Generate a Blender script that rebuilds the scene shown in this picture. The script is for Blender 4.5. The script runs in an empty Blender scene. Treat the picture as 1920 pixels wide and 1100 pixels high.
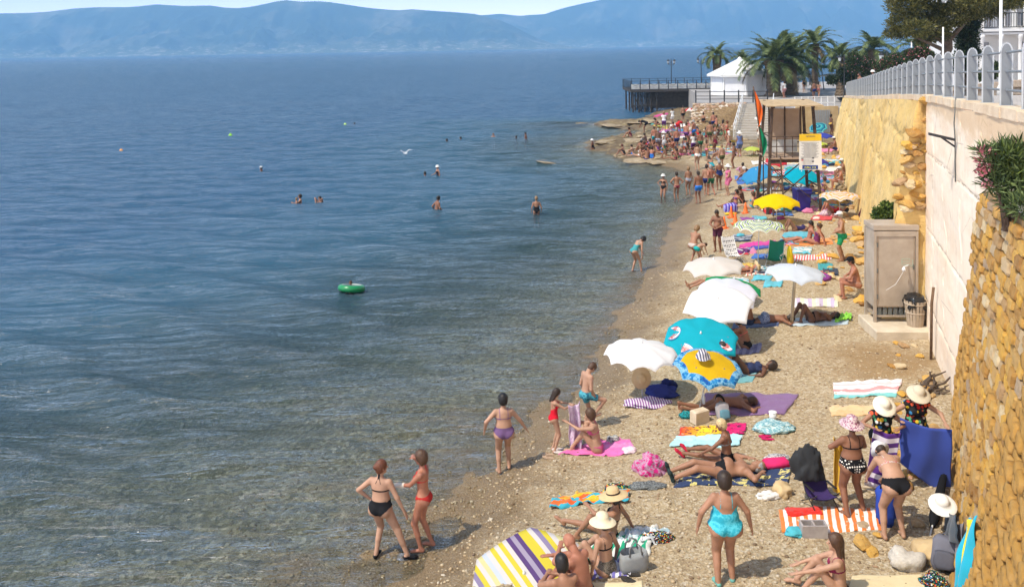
import bpy, math, random, bmesh
import numpy as np
from mathutils import Vector, Matrix, noise
R = math.radians
random.seed(7)
rng = np.random.default_rng(11)
SC = bpy.context.scene
COL = SC.collection

# ------------------------------------------------------------------ camera
F = 1650.0; PITCH = R(2.5); ROLL = R(-1.0); CAMH = 8.4; AXY = 162.5
cam = bpy.data.cameras.new('camera'); camo = bpy.data.objects.new('camera', cam); COL.objects.link(camo)
cam.sensor_width = 36; cam.lens = 36*F/1920; cam.shift_y = -(550-AXY)/1920
cam.clip_start = 0.2; cam.clip_end = 40000
CR = Matrix.Rotation(R(90)-PITCH, 3, 'X') @ Matrix.Rotation(ROLL, 3, 'Z')
camo.matrix_world = Matrix.Translation((0, 0, CAMH)) @ CR.to_4x4()
SC.camera = camo

# ------------------------------------------------------------------ light
SUN_EL = R(57); SUN_DIR = Vector((-0.86, -0.5, 0)).normalized()*math.cos(SUN_EL) + Vector((0, 0, math.sin(SUN_EL)))
SC.world = bpy.data.worlds.new('World'); SC.world.use_nodes = True
wn = SC.world.node_tree; bg = wn.nodes['Background']
sky = wn.nodes.new('ShaderNodeTexSky'); sky.sky_type = 'NISHITA'; sky.sun_disc = False
sky.sun_elevation = SUN_EL; sky.sun_rotation = math.atan2(SUN_DIR.x, SUN_DIR.y)
sky.air_density = 1.0; sky.dust_density = 2.0; sky.ozone_density = 1.5; sky.altitude = 0
bg.inputs[1].default_value = 0.105
_tc = wn.nodes.new('ShaderNodeTexCoord'); _sp = wn.nodes.new('ShaderNodeSeparateXYZ'); wn.links.new(_tc.outputs['Generated'], _sp.inputs[0])
_rp = wn.nodes.new('ShaderNodeValToRGB'); wn.links.new(_sp.outputs[2], _rp.inputs[0])          # pale summer haze low in the sky, all round
_rp.color_ramp.elements[0].position = 0; _rp.color_ramp.elements[0].color = (1, .88, .93, 1)
_rp.color_ramp.elements[1].position = .42; _rp.color_ramp.elements[1].color = (0, 0, 0, 1)
_e = _rp.color_ramp.elements.new(.08); _e.color = (.34, .34, .36, 1)
_mx = wn.nodes.new('ShaderNodeMix'); _mx.data_type = 'RGBA'; _mx.blend_type = 'ADD'; _mx.inputs[0].default_value = 1
_sc = wn.nodes.new('ShaderNodeVectorMath'); _sc.operation = 'SCALE'; _sc.inputs['Scale'].default_value = 40.0
wn.links.new(_rp.outputs[0], _sc.inputs[0]); wn.links.new(sky.outputs[0], _mx.inputs[6]); wn.links.new(_sc.outputs[0], _mx.inputs[7]); wn.links.new(_mx.outputs[2], bg.inputs[0])
sl = bpy.data.lights.new('sun', 'SUN'); sl.energy = 4.5; sl.angle = R(0.5); sl.color = (1, .91, .77)
so = bpy.data.objects.new('sun', sl); COL.objects.link(so)
so.rotation_euler = SUN_DIR.to_track_quat('Z', 'Y').to_euler()
SC.view_settings.view_transform = 'Standard'; SC.view_settings.look = 'None'
SC.view_settings.exposure = 0.10; SC.view_settings.gamma = 1
SC.cycles.use_denoising = True
SC.cycles.max_bounces = 6; SC.cycles.transparent_max_bounces = 10; SC.cycles.volume_bounces = 1
SC.cycles.diffuse_bounces = 3; SC.cycles.glossy_bounces = 2; SC.cycles.transmission_bounces = 3
SC.cycles.caustics_reflective = False; SC.cycles.caustics_refractive = False

# ------------------------------------------------------------------ helpers: objects
def tag(o, label=None, cat=None, group=None, kind=None):
    if label: o['label'] = label
    if cat: o['category'] = cat
    if group: o['group'] = group
    if kind: o['kind'] = kind
    return o
def empty(name, loc=(0, 0, 0), rz=0, label=None, cat=None, group=None):
    o = bpy.data.objects.new(name, None); COL.objects.link(o); o.location = loc; o.rotation_euler = (0, 0, rz)
    o.empty_display_size = .1
    return tag(o, label, cat, group)
def meshobj(name, verts, faces, mats, parent=None, smooth=False, midx=None, uvs=None):
    me = bpy.data.meshes.new(name)
    me.from_pydata([tuple(v) for v in verts], [], [tuple(f) for f in faces])
    if not isinstance(mats, (list, tuple)): mats = [mats]
    for m in mats: me.materials.append(m)
    if midx is not None: me.polygons.foreach_set('material_index', np.asarray(midx, dtype=np.int32))
    if smooth: me.polygons.foreach_set('use_smooth', np.ones(len(me.polygons), dtype=bool))
    if uvs is not None:
        ul = me.uv_layers.new(name='UVMap'); li = np.empty(len(me.loops), dtype=np.int32); me.loops.foreach_get('vertex_index', li)
        ul.data.foreach_set('uv', np.asarray(uvs, dtype=np.float32)[li].ravel())
    me.update()
    o = bpy.data.objects.new(name, me); COL.objects.link(o); o.parent = parent
    return o
class MB:
    """collects boxes, bars, tubes and lathes; build() links them as one mesh"""
    def __init__(s): s.v = []; s.f = []; s.mi = []; s.cur = 0
    def add(s, v, f):
        n = len(s.v); s.v += [tuple(p) for p in v]; s.f += [tuple(i+n for i in q) for q in f]; s.mi += [s.cur]*len(f); return s
    def box(s, c, d, rz=0, M=None, bev=0):
        x, y, z = [k/2 for k in d]
        if bev > 0:
            b = bev; v = []
            for (zz, k) in ((-z, b), (-z+b, 0), (z-b, 0), (z, b)):
                v += [(-x+k+ (b if k==0 else b)*0, -y+k, zz), (x-k, -y+k, zz), (x-k, y-k, zz), (-x+k, y-k, zz)]
            f = [(3, 2, 1, 0), (12, 13, 14, 15)]
            for r in range(3):
                for i in range(4):
                    a = r*4+i; b2 = r*4+(i+1) % 4; f.append((a, b2, b2+4, a+4))
        else:
            v = [(-x, -y, -z), (x, -y, -z), (x, y, -z), (-x, y, -z), (-x, -y, z), (x, -y, z), (x, y, z), (-x, y, z)]
            f = [(3, 2, 1, 0), (4, 5, 6, 7), (0, 1, 5, 4), (1, 2, 6, 5), (2, 3, 7, 6), (3, 0, 4, 7)]
        if M is None: M = Matrix.Rotation(rz, 3, 'Z')
        c = Vector(c)
        return s.add([M @ Vector(p)+c for p in v], f)
    def bar(s, a, b, w, h=None, up=(0, 0, 1)):
        a = Vector(a); b = Vector(b); h = h or w; d = b-a; L = d.length
        if L < 1e-6: return s
        z = d/L; u = Vector(up)
        if abs(z.dot(u)) > .98: u = Vector((1, 0, 0))
        x = u.cross(z).normalized(); y = z.cross(x)
        M = Matrix((x, y, z)).transposed()
        return s.box((a+b)/2, (w, h, L), M=M)
    def tube(s, pts, r, n=8, caps=True):
        pts = [Vector(p) for p in pts]; m = len(pts)
        rr = r if isinstance(r, (list, tuple)) else [r]*m
        v = []; f = []; px = None
        for i, p in enumerate(pts):
            d = (pts[min(i+1, m-1)]-pts[max(i-1, 0)])
            d = d.normalized() if d.length > 1e-9 else Vector((0, 0, 1))
            if px is None:
                u = Vector((0, 0, 1)) if abs(d.z) < .9 else Vector((1, 0, 0)); px = u.cross(d).normalized()
            else:
                px = px-d*px.dot(d); px = px.normalized() if px.length > 1e-6 else d.orthogonal().normalized()
            py = d.cross(px)
            for k in range(n):
                a = 2*math.pi*k/n; v.append(p+px*math.cos(a)*rr[i]+py*math.sin(a)*rr[i])
        for i in range(m-1):
            for k in range(n):
                a = i*n+k; b = i*n+(k+1) % n; f.append((a, b, b+n, a+n))
        if caps: f.append(tuple(range(n-1, -1, -1))); f.append(tuple((m-1)*n+k for k in range(n)))
        return s.add(v, f)
    def lathe(s, prof, n=16, c=(0, 0, 0), M=None, sx=1, sy=1):
        v = []; f = []; c = Vector(c)
        for r, z in prof:
            for k in range(n):
                a = 2*math.pi*k/n; p = Vector((r*math.cos(a)*sx, r*math.sin(a)*sy, z))
                if M is not None: p = M @ p
                v.append(p+c)
        for i in range(len(prof)-1):
            for k in range(n):
                a = i*n+k; b = i*n+(k+1) % n; f.append((a, b, b+n, a+n))
        if prof[0][0] > 1e-5: f.append(tuple(range(n-1, -1, -1)))
        if prof[-1][0] > 1e-5: f.append(tuple((len(prof)-1)*n+k for k in range(n)))
        return s.add(v, f)
    def prism(s, poly, z0, z1, M=None, c=(0, 0, 0)):
        n = len(poly); c = Vector(c); M = M or Matrix.Identity(3)
        v = [M @ Vector((x, y, z0))+c for x, y in poly]+[M @ Vector((x, y, z1))+c for x, y in poly]
        f = [tuple(range(n-1, -1, -1)), tuple(range(n, 2*n))]+[(i, (i+1) % n, (i+1) % n+n, i+n) for i in range(n)]
        return s.add(v, f)
    def build(s, name, mats, parent=None, smooth=False):
        return meshobj(name, s.v, s.f, mats, parent, smooth, s.mi)
def copy_tree(o, parent=None):
    c = o.copy(); COL.objects.link(c); c.parent = parent
    for ch in o.children: copy_tree(ch, c)
    return c

# ------------------------------------------------------------------ helpers: materials
def mat(name, col=(.5, .5, .5), rough=.7, metal=0, spec=.5):
    m = bpy.data.materials.new(name); m.use_nodes = True; b = m.node_tree.nodes['Principled BSDF']
    b.inputs['Base Color'].default_value = (*col, 1); b.inputs['Roughness'].default_value = rough
    b.inputs['Metallic'].default_value = metal; b.inputs['Specular IOR Level'].default_value = spec
    return m
class NT:
    def __init__(s, m): s.t = m.node_tree; s.n = s.t.nodes; s.b = s.n.get('Principled BSDF'); s.out = s.n.get('Material Output')
    def new(s, ty, **kw):
        nd = s.n.new('ShaderNode'+ty)
        for k, v in kw.items():
            if hasattr(nd, k): setattr(nd, k, v)
        return nd
    def L(s, a, b): s.t.links.new(a, b)
    def coord(s, which='Object', scale=(1, 1, 1), rot=(0, 0, 0)):
        if which == 'World':
            src = s.new('NewGeometry').outputs['Position']
        else:
            src = s.new('TexCoord').outputs[which]
        mp = s.new('Mapping'); mp.inputs['Scale'].default_value = scale; mp.inputs['Rotation'].default_value = rot
        s.L(src, mp.inputs[0]); return mp.outputs[0]
    def noise(s, v, scale, detail=4, rough=.55, dist=0):
        nd = s.new('TexNoise'); nd.inputs['Scale'].default_value = scale; nd.inputs['Detail'].default_value = detail
        nd.inputs['Roughness'].default_value = rough; nd.inputs['Distortion'].default_value = dist; s.L(v, nd.inputs['Vector']); return nd.outputs['Fac']
    def voro(s, v, scale, feature='F1', out='Distance', rnd=1):
        nd = s.new('TexVoronoi', feature=feature); nd.inputs['Scale'].default_value = scale
        if 'Randomness' in nd.inputs: nd.inputs['Randomness'].default_value = rnd
        s.L(v, nd.inputs['Vector']); return nd.outputs[out]
    def ramp(s, fac, stops, interp='LINEAR'):
        nd = s.new('ValToRGB'); cr = nd.color_ramp; cr.interpolation = interp
        while len(cr.elements) < len(stops): cr.elements.new(.5)
        for e, (p, c) in zip(cr.elements, stops):
            e.position = p; e.color = (*c, 1) if len(c) == 3 else c
        s.L(fac, nd.inputs[0]); return nd.outputs[0]
    def mix(s, fac, a, b, mode='MIX'):
        nd = s.new('Mix', data_type='RGBA', blend_type=mode)
        for sock, val in ((nd.inputs[0], fac), (nd.inputs[6], a), (nd.inputs[7], b)):
            if isinstance(val, (int, float)): sock.default_value = val
            elif isinstance(val, tuple): sock.default_value = (*val, 1)
            else: s.L(val, sock)
        return nd.outputs[2]
    def math(s, op, a, b=None, c=None, clamp=False):
        nd = s.new('Math', operation=op); nd.use_clamp = clamp
        for i, v in enumerate((a, b, c)):
            if v is None: continue
            if isinstance(v, (int, float)): nd.inputs[i].default_value = v
            else: s.L(v, nd.inputs[i])
        return nd.outputs[0]
    def sep(s, v):
        nd = s.new('SeparateXYZ'); s.L(v, nd.inputs[0]); return nd.outputs
    def attr(s, name, out='Fac'): nd = s.new('Attribute'); nd.attribute_name = name; return nd.outputs[out]
    def col(s, c): s.L(c, s.b.inputs['Base Color'])
    def bump(s, h, strength=.5, dist=.02, base=None, to=True):
        nd = s.new('Bump'); nd.inputs['Strength'].default_value = strength; nd.inputs['Distance'].default_value = dist
        s.L(h, nd.inputs['Height'])
        if base is not None: s.L(base, nd.inputs['Normal'])
        if to: s.L(nd.outputs[0], s.b.inputs['Normal'])
        return nd.outputs[0]
def mottled(name, c1, c2, scale=6, rough=.8, bump=.3, bscale=40, bdist=.01, coord='Object', detail=5, metal=0, spec=.4):
    m = mat(name, c1, rough, metal, spec); t = NT(m); v = t.coord(coord)
    t.col(t.ramp(t.noise(v, scale, detail), [(.3, c1), (.7, c2)]))
    if bump: t.bump(t.noise(v, bscale, 4), bump, bdist)
    return m

# ------------------------------------------------------------------ pixel rays and the ground
def raydir(px, py): return (CR @ Vector(((px-960)/F, -(py-AXY)/F, -1)))
def pz(px, py, z):
    d = raydir(px, py); k = (z-CAMH)/d.z; return Vector((d.x*k, d.y*k, z))
def pd(px, py, D):
    d = raydir(px, py); k = D/d.y; return Vector((d.x*k, D, CAMH+d.z*k))
WA, WB = 3.25, 0.332                       # promenade wall line: X = WA + WB*Y
def wallx(y): return WA+WB*y
shore_px = [(560, 1330), (640, 1200), (735, 1098), (790, 1045), (835, 1005), (872, 958), (915, 905), (960, 850), (1000, 808), (1050, 765), (1090, 725),
            (1125, 680), (1150, 640), (1162, 600), (1180, 565), (1205, 530), (1230, 490), (1250, 450), (1265, 420), (1280, 395), (1300, 372), (1312, 350),
            (1300, 328), (1262, 314), (1215, 305), (1178, 299), (1150, 286), (1122, 277), (1108, 270), (1128, 262), (1170, 258), (1205, 256), (1198, 248),
            (1175, 240), (1125, 234), (1128, 231), (1185, 229), (1225, 222), (1236, 214), (1262, 206), (1300, 201), (1322, 197)]
SH = np.array([pz(x, y, 0)[:2] for x, y in shore_px])
SH = np.vstack([[-9, -6], SH, [[34, 131], [60, 139], [120, 160], [220, 190]], [[220, -6]]])
SH[1] = (-4.2, 5.5); SH[2] = (-3.2, 10.5)
def shore_sd(P):
    """signed distance to the water's edge, positive on land"""
    P = np.atleast_2d(P); a = SH; b = np.roll(SH, -1, axis=0); best = np.full(len(P), 1e9); ins = np.zeros(len(P), bool)
    for i in range(len(a)):
        ax, ay = a[i]; bx, by = b[i]; dx, dy = bx-ax, by-ay
        t = np.clip(((P[:, 0]-ax)*dx+(P[:, 1]-ay)*dy)/(dx*dx+dy*dy), 0, 1)
        best = np.minimum(best, np.hypot(P[:, 0]-ax-t*dx, P[:, 1]-ay-t*dy))
        c = ((ay > P[:, 1]) != (by > P[:, 1]))
        with np.errstate(divide='ignore', invalid='ignore'):
            xi = (bx-ax)*(P[:, 1]-ay)/(by-ay)+ax
        ins ^= c & (P[:, 0] < xi)
    return np.where(ins, best, -best)
def vnoise(x, y, seed=0):
    xi = np.floor(x).astype(np.int64); yi = np.floor(y).astype(np.int64); fx = x-xi; fy = y-yi
    fx = fx*fx*(3-2*fx); fy = fy*fy*(3-2*fy)
    def h(a, b):
        n = (a*374761393+b*668265263+seed*1442695041) & 0x7fffffff
        n = ((n ^ (n >> 13))*1274126177) & 0x7fffffff
        return ((n ^ (n >> 16)) & 0xffff)/65535.0
    return (h(xi, yi)*(1-fx)+h(xi+1, yi)*fx)*(1-fy)+(h(xi, yi+1)*(1-fx)+h(xi+1, yi+1)*fx)*fy
def fbm(x, y, o=4, seed=0):
    s = 0; a = .5; t = 0
    for i in range(o): s = s+a*vnoise(x*2**i, y*2**i, seed+i*17); t += a; a *= .5
    return s/t
def ground_np(X, Y):
    X = np.asarray(X, float); Y = np.asarray(Y, float); sh = X.shape
    P = np.stack([X.ravel(), Y.ravel()], 1); s = shore_sd(P).reshape(sh)
    s = s+(fbm(X*.9, Y*.9, 3, 5)-.5)*.5
    land = .55*(1-np.exp(-np.maximum(s, 0)/2.2))+.010*np.maximum(s, 0)
    m = np.maximum(-s, 0); sea = -(.055*m*(1+2.4*np.clip((Y-20)/18, 0, 1))+.0030*m*m); sea = np.maximum(sea, -7)
    z = np.where(s > 0, land, sea)
    n1 = fbm(X*1.6, Y*1.6, 4, 3)-.5; amp = np.where(s > 0, .05+.05*np.exp(-np.abs(s-1.2)/1.2), .10)
    z = z+n1*amp*2+np.where(s > .8, (fbm(X*2.8, Y*2.8, 2, 77)-.5)*.055, 0)
    z = z+(fbm(X*.33, Y*.33, 3, 8)-.5)*np.clip(-s*.05, 0, .5)          # boulder bars under water
    rk = np.clip((Y-63)/14, 0, 1)*np.clip((SHX-(X-.0*Y))/1, 0, 1) if False else np.clip((Y-62)/10, 0, 1)
    rid = np.abs(fbm(X*.5, Y*.5, 4, 21)-.5)*2
    z = z+rk*np.where(s > -1.5, np.clip(1-np.abs(s)/9, 0, 1)*(.35-rid)*.9, 0)
    return z
def gz(x, y): return float(ground_np(np.array([x]), np.array([y]))[0])
def gp(px, py, off=0.0):
    """where the ray of a pixel meets the beach (or the sea, z=0)"""
    z = .4
    for i in range(6):
        p = pz(px, py, z+off); z = max(gz(p.x, p.y), 0)*.6+z*.4 if i < 5 else z
    p = pz(px, py, z+off); return Vector((p.x, p.y, max(gz(p.x, p.y), 0)))
def rockmesh(q, sub=2, flat=.6, name='rock', mt=None):
    b = bmesh.new(); bmesh.ops.create_icosphere(b, subdivisions=sub, radius=1)
    for vv in b.verts:
        p = vv.co.copy(); nn = noise.noise(p*1.2+Vector((q*7.3, 1, 0)))*.45+noise.noise(p*2.9+Vector((0, q*3.1, 2)))*.2
        cell = noise.cell(p*1.3+Vector((q, q, q)))*.12
        vv.co = p*(1+nn+cell); vv.co.z *= flat
    me = bpy.data.meshes.new(name); b.to_mesh(me); b.free(); me.materials.append(mt); return me
# ------------------------------------------------------------------ ground, sea, hills, haze
def grid(name, Ys, us, zf, mats, clampx=None, smooth=True):
    Y, U = np.meshgrid(Ys, us, indexing='ij'); X = U*(Y+6)
    if clampx: X = np.clip(X, *clampx)
    Z = zf(X, Y); n, m = X.shape
    V = np.stack([X.ravel(), Y.ravel(), Z.ravel()], 1)
    i = np.arange(n-1)[:, None]*m+np.arange(m-1)[None, :]
    Fq = np.stack([i, i+1, i+m+1, i+m], -1).reshape(-1, 4)
    me = bpy.data.meshes.new(name); me.vertices.add(len(V)); me.vertices.foreach_set('co', V.astype(np.float32).ravel())
    me.loops.add(Fq.size); me.loops.foreach_set('vertex_index', Fq.astype(np.int32).ravel())
    me.polygons.add(len(Fq)); me.polygons.foreach_set('loop_start', np.arange(0, Fq.size, 4, dtype=np.int32))
    if smooth: me.polygons.foreach_set('use_smooth', np.ones(len(Fq), bool))
    me.materials.append(mats); me.update(calc_edges=True)
    o = bpy.data.objects.new(name, me); COL.objects.link(o); return o, X, Y, Z

# beach and sea bed
m_beach = mat('beach_gravel', (.45, .36, .24), .95, spec=.2); t = NT(m_beach); v = t.coord('World')
z = t.sep(v)[2]
big = t.noise(v, .7, 5); mid = t.noise(v, 5, 5, .65); fine = t.noise(v, 38, 4, .7)
c = t.ramp(mid, [(.28, (.27, .195, .10)), (.5, (.42, .325, .18)), (.72, (.52, .42, .26))])
c = t.mix(t.math('MULTIPLY', big, .55), c, (.47, .39, .28))
vc = t.new('TexVoronoi'); vc.inputs['Scale'].default_value = 22; t.L(v, vc.inputs['Vector'])
peb = t.ramp(t.sep(vc.outputs['Color'])[0], [(0, (.22, .16, .10)), (.3, (.40, .30, .18)), (.7, (.54, .43, .28)), (1, (.72, .65, .52))])
c = t.mix(.55, c, peb)
c = t.mix(t.math('MULTIPLY', t.ramp(t.noise(v, 1.4, 6, .7), [(.45, (0, 0, 0)), (.7, (1, 1, 1))]), .30), c, (.33, .22, .12))
under = t.ramp(t.noise(v, 3.2, 6, .7), [(.3, (.13, .12, .07)), (.5, (.26, .24, .15)), (.7, (.42, .40, .28))])
vb = t.new('TexVoronoi'); vb.inputs['Scale'].default_value = 11; t.L(v, vb.inputs['Vector'])
under = t.mix(.6, under, t.ramp(t.sep(vb.outputs['Color'])[1], [(0, (.06, .055, .035)), (.4, (.17, .15, .085)), (.8, (.34, .31, .19)), (1, (.60, .56, .42))]))
wet = t.ramp(t.math('ADD', z, t.math('MULTIPLY', t.math('SUBTRACT', t.noise(v, 1.8, 4), .5), .12)), [(.0, (1, 1, 1)), (.14, (1, 1, 1)), (.34, (0, 0, 0))])
c = t.mix(t.math('MULTIPLY', wet, .75), c, (.17, .11, .05))
yy = t.sep(v)[1]; rk_ = t.math('MULTIPLY', t.math('MULTIPLY', t.math('SUBTRACT', yy, 60), .12, clamp=True), t.ramp(t.noise(v, .35, 5, .6), [(.22, (0, 0, 0)), (.40, (1, 1, 1))]))
rockc = t.ramp(t.noise(v, 1.3, 7, .75), [(.32, (.05, .038, .025)), (.48, (.14, .10, .06)), (.6, (.25, .20, .10)), (.75, (.40, .33, .22))])
c = t.mix(t.math('MULTIPLY', rk_, .85), c, rockc)
_dp = gp(1655, 680); _v = t.new('VectorMath', operation='DISTANCE'); t.L(v, _v.inputs[0]); _v.inputs[1].default_value = (_dp.x, _dp.y, .6)
dirt = t.ramp(t.math('ADD', t.math('MULTIPLY', _v.outputs['Value'], .3), t.math('MULTIPLY', t.noise(v, 1.1, 5, .7), .7)), [(.55, (1, 1, 1)), (.85, (0, 0, 0))]); c = t.mix(t.math('MULTIPLY', dirt, .75), c, (.30, .19, .085))
below = t.math('MULTIPLY', z, -6, clamp=True)
c = t.mix(below, c, under); t.col(c)
t.L(t.math('SUBTRACT', .95, t.math('MULTIPLY', wet, .5)), t.b.inputs['Roughness'])
h = t.math('ADD', t.math('MULTIPLY', t.voro(v, 22), .5), t.math('ADD', t.math('MULTIPLY', fine, .5), mid))
t.bump(h, .9, .05)
Ys = [1.0]
while Ys[-1] < 900: Ys.append(Ys[-1]+(.0052 if Ys[-1] < 150 else .04)*(Ys[-1]+6))
us = np.concatenate([np.linspace(-1.3, -.62, 16)[:-1], np.linspace(-.62, .60, 230), np.linspace(.6, 1.2, 12)[1:]])
ground, _, _, _ = grid('beach_ground', np.array(Ys), us, lambda X, Y: np.where((Y > 170), -7.5, ground_np(X, np.minimum(Y, 174))), m_beach)
tag(ground, kind='structure')

# sea surface
m_sea = mat('sea_water'); t = NT(m_sea); t.n.remove(t.b); v = t.coord('World')
dep = t.attr('depth')
vs = t.coord('World', (.42, 1.7, 1), (0, 0, R(-14)))
d = t.sep(v)[1]
nA = t.noise(vs, 1.5, 5, .62, .5); nB = t.noise(vs, 5.0, 3, .6); nC = t.noise(t.coord('World', (.22, .8, 1), (0, 0, R(-8))), .34, 5, .6)
nD = t.noise(t.coord('World', (.6, 1, 1), (0, 0, R(20))), .06, 5, .65)
b1 = t.new('Bump'); b1.inputs['Strength'].default_value = 1; b1.inputs['Distance'].default_value = .62; t.L(nA, b1.inputs['Height'])
b2 = t.new('Bump'); b2.inputs['Strength'].default_value = 1; b2.inputs['Distance'].default_value = .075; t.L(nB, b2.inputs['Height']); t.L(b1.outputs[0], b2.inputs['Normal'])
b3 = t.new('Bump'); b3.inputs['Strength'].default_value = 1; b3.inputs['Distance'].default_value = 2.4; t.L(nC, b3.inputs['Height']); t.L(b2.outputs[0], b3.inputs['Normal'])
b4 = t.new('Bump'); b4.inputs['Strength'].default_value = 1; b4.inputs['Distance'].default_value = 4.5; t.L(nD, b4.inputs['Height']); t.L(b3.outputs[0], b4.inputs['Normal'])
nrm = b4.outputs[0]
body = t.new('BsdfDiffuse'); t.L(t.ramp(t.math('DIVIDE', dep, 7.0), [(0, (.055, .085, .088)), (.15, (.040, .084, .105)), (.4, (.030, .092, .148)), (1, (.021, .076, .148))]), body.inputs['Color'])
tr = t.new('BsdfTransparent'); t.L(t.ramp(t.math('DIVIDE', dep, 2.0), [(0, (.93, .95, .94)), (.3, (.76, .83, .80)), (1, (.45, .62, .64))]), tr.inputs['Color'])
opq = t.math('SUBTRACT', 1, t.math('EXPONENT', t.math('MULTIPLY', dep, -.72)))
mb = t.new('MixShader'); t.L(opq, mb.inputs[0]); t.L(tr.outputs[0], mb.inputs[1]); t.L(body.outputs[0], mb.inputs[2])
gl = t.new('BsdfGlossy'); gl.inputs['Roughness'].default_value = .16; gl.inputs['Color'].default_value = (1, 1, 1, 1); t.L(nrm, gl.inputs['Normal'])
fr = t.new('Fresnel'); fr.inputs['IOR'].default_value = 1.33; t.L(nrm, fr.inputs['Normal'])
mg = t.new('MixShader'); t.L(t.math('MULTIPLY', t.math('MINIMUM', fr.outputs[0], .62), 1.0), mg.inputs[0]); t.L(mb.outputs[0], mg.inputs[1]); t.L(gl.outputs[0], mg.inputs[2])
t.L(mg.outputs[0], t.out.inputs[0])
Yw = [2.0]
while Yw[-1] < 16000:
    Yw.append(Yw[-1]+(.0045 if Yw[-1] < 150 else .02)*(Yw[-1]+6))
uw = np.concatenate([np.linspace(-2.2, -.62, 20)[:-1], np.linspace(-.62, .45, 260), np.linspace(.45, 2.2, 20)[1:]])
WV = [(rng.uniform(.5, 4.5), rng.normal(R(262), R(20)), rng.uniform(0, 6.28)) for _ in range(26)]
def waves(X, Y):
    Z = np.zeros_like(X)
    for lam, a, ph in WV:
        k = 2*math.pi/lam; q = k*(X*math.cos(a)+Y*math.sin(a))+ph+1.5*fbm(X*.07, Y*.07, 2, int(lam*9))
        Z += .0062*lam*np.sin(q)*np.clip(lam*95/(Y+6)-.7, 0, 1)
    dpt = np.clip(-ground_np(X, np.minimum(Y, 175)), 0, 8)
    return Z*np.clip(.15+dpt*.9, 0, 1)*np.where(Y > 170, 0, 1)
sea, X, Y, Z = grid('sea_water', np.array(Yw), uw, waves, m_sea)
dpt = np.where(Y > 150, 8, np.clip(-ground_np(X, np.minimum(Y, 174)), 0, 8)); dpt = np.maximum(dpt, np.where(shore_sd(np.stack([X.ravel(), Y.ravel()], 1)).reshape(X.shape) < -1, np.clip((Y-96)/14, 0, 1)*8, 0))
at = sea.data.attributes.new('depth', 'FLOAT', 'POINT'); at.data.foreach_set('value', dpt.astype(np.float32).ravel())
tag(sea, kind='structure')

# far hills
m_hill = mat('hill_ground', (.1, .12, .08), .95); t = NT(m_hill); v = t.coord('World')
c = t.ramp(t.noise(v, .0035, 8, .65), [(.35, (.015, .028, .018)), (.5, (.035, .055, .03)), (.60, (.13, .13, .09)), (.72, (.26, .24, .19))])
zz = t.sep(v)[2]
low = t.ramp(t.math('DIVIDE', zz, 120), [(.1, (1, 1, 1)), (.6, (0, 0, 0))])
spots = t.ramp(t.noise(t.coord('World', (1, 1, 3)), .02, 4, .7), [(.52, (.10, .12, .07)), (.60, (.45, .42, .36)), (.70, (.7, .68, .62))])
t.col(t.mix(t.math('MULTIPLY', low, .8), c, spots))
def hills(name, prof, D, dep0, seed, x0, x1, nx=520, ny=90):
    px = np.array([p[0] for p in prof], float); py = np.array([p[1] for p in prof], float)
    xs = np.linspace(x0, x1, nx); dd = np.linspace(0, 1, ny)
    Xs, DD = np.meshgrid(xs, dd); ridge = .62
    prx = np.interp(Xs, px, py)
    H = np.empty_like(Xs); hy = 90.5-(Xs-960)*math.tan(R(1))
    Yr = D+dep0*DD
    top = (hy-prx)/F*(D+dep0*ridge)*1.0
    top = np.maximum(top, 4)
    shp = np.where(DD < ridge, (DD/ridge)**1.35, 1-((DD-ridge)/(1-ridge))**1.5)
    nz = fbm(Xs*.02+seed, DD*7, 5, seed)-.5; n2 = np.abs(fbm(Xs*.016+seed*3, DD*4.5, 6, seed+5)-.5)*2
    H = top*(shp-np.where(DD < ridge, 1, .4)*n2*shp*(1-shp)*2.6)+nz*top*.22*np.clip(shp*3, 0, 1)*(1-np.exp(-((DD-ridge)/.06)**2))
    H = np.maximum(H, 2.5*np.clip(DD*20, 0, 1)-1)
    Xw = (Xs-960)/F*(D+dep0*ridge)
    V = np.stack([Xw.ravel(), Yr.ravel(), H.ravel()], 1); m = nx
    i = np.arange(ny-1)[:, None]*m+np.arange(m-1)[None, :]
    o = meshobj(name, V, np.stack([i, i+1, i+m+1, i+m], -1).reshape(-1, 4), m_hill, smooth=True)
    tag(o, kind='structure')
P1 = [(-700, 55), (-300, 35), (-60, 22), (0, 23), (60, 22), (94, 20), (140, 14), (187, 11), (240, 11), (270, 9), (300, 6), (350, 9), (400, 8), (425, 12), (450, 13), (470, 11),
      (500, 5), (520, 1), (540, -2), (570, 1), (600, 0), (625, 2), (690, 12), (720, 15), (750, 17), (775, 15), (830, 19), (860, 21), (894, 24), (920, 31), (940, 36), (960, 44), (975, 52),
      (990, 60), (1010, 70), (1040, 80), (1100, 90)]
P2 = [(600, 90), (800, 40), (880, 24), (905, 27), (940, 24), (975, 28), (1000, 26), (1022, 25), (1040, 19), (1060, 13), (1085, 7), (1100, 4), (1130, -2), (1200, -22), (1300, -45), (1400, -58),
      (1500, -52), (1600, -40), (1750, -30), (1900, -40), (2200, -10), (2600, 30)]
hills('mountain_ridge', P1, 4300, 1500, 3, -700, 1100)
hills("far_mountains", P2, 5900, 1500, 9, 600, 2600)

# haze: one closed box of even air
m_haze = bpy.data.materials.new('haze_air'); m_haze.use_nodes = True; t = NT(m_haze); t.n.remove(t.b)
pv = t.new('VolumePrincipled'); pv.inputs['Color'].default_value = (.30, .62, 1.0, 1); pv.inputs['Density'].default_value = .00021; pv.inputs['Anisotropy'].default_value = 0.0
t.L(pv.outputs[0], t.out.inputs['Volume'])
hz = MB().box((500, 3750, 290), (16000, 7900, 600)).build('haze', m_haze); tag(hz, kind='stuff')
hz.visible_shadow = True
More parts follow.
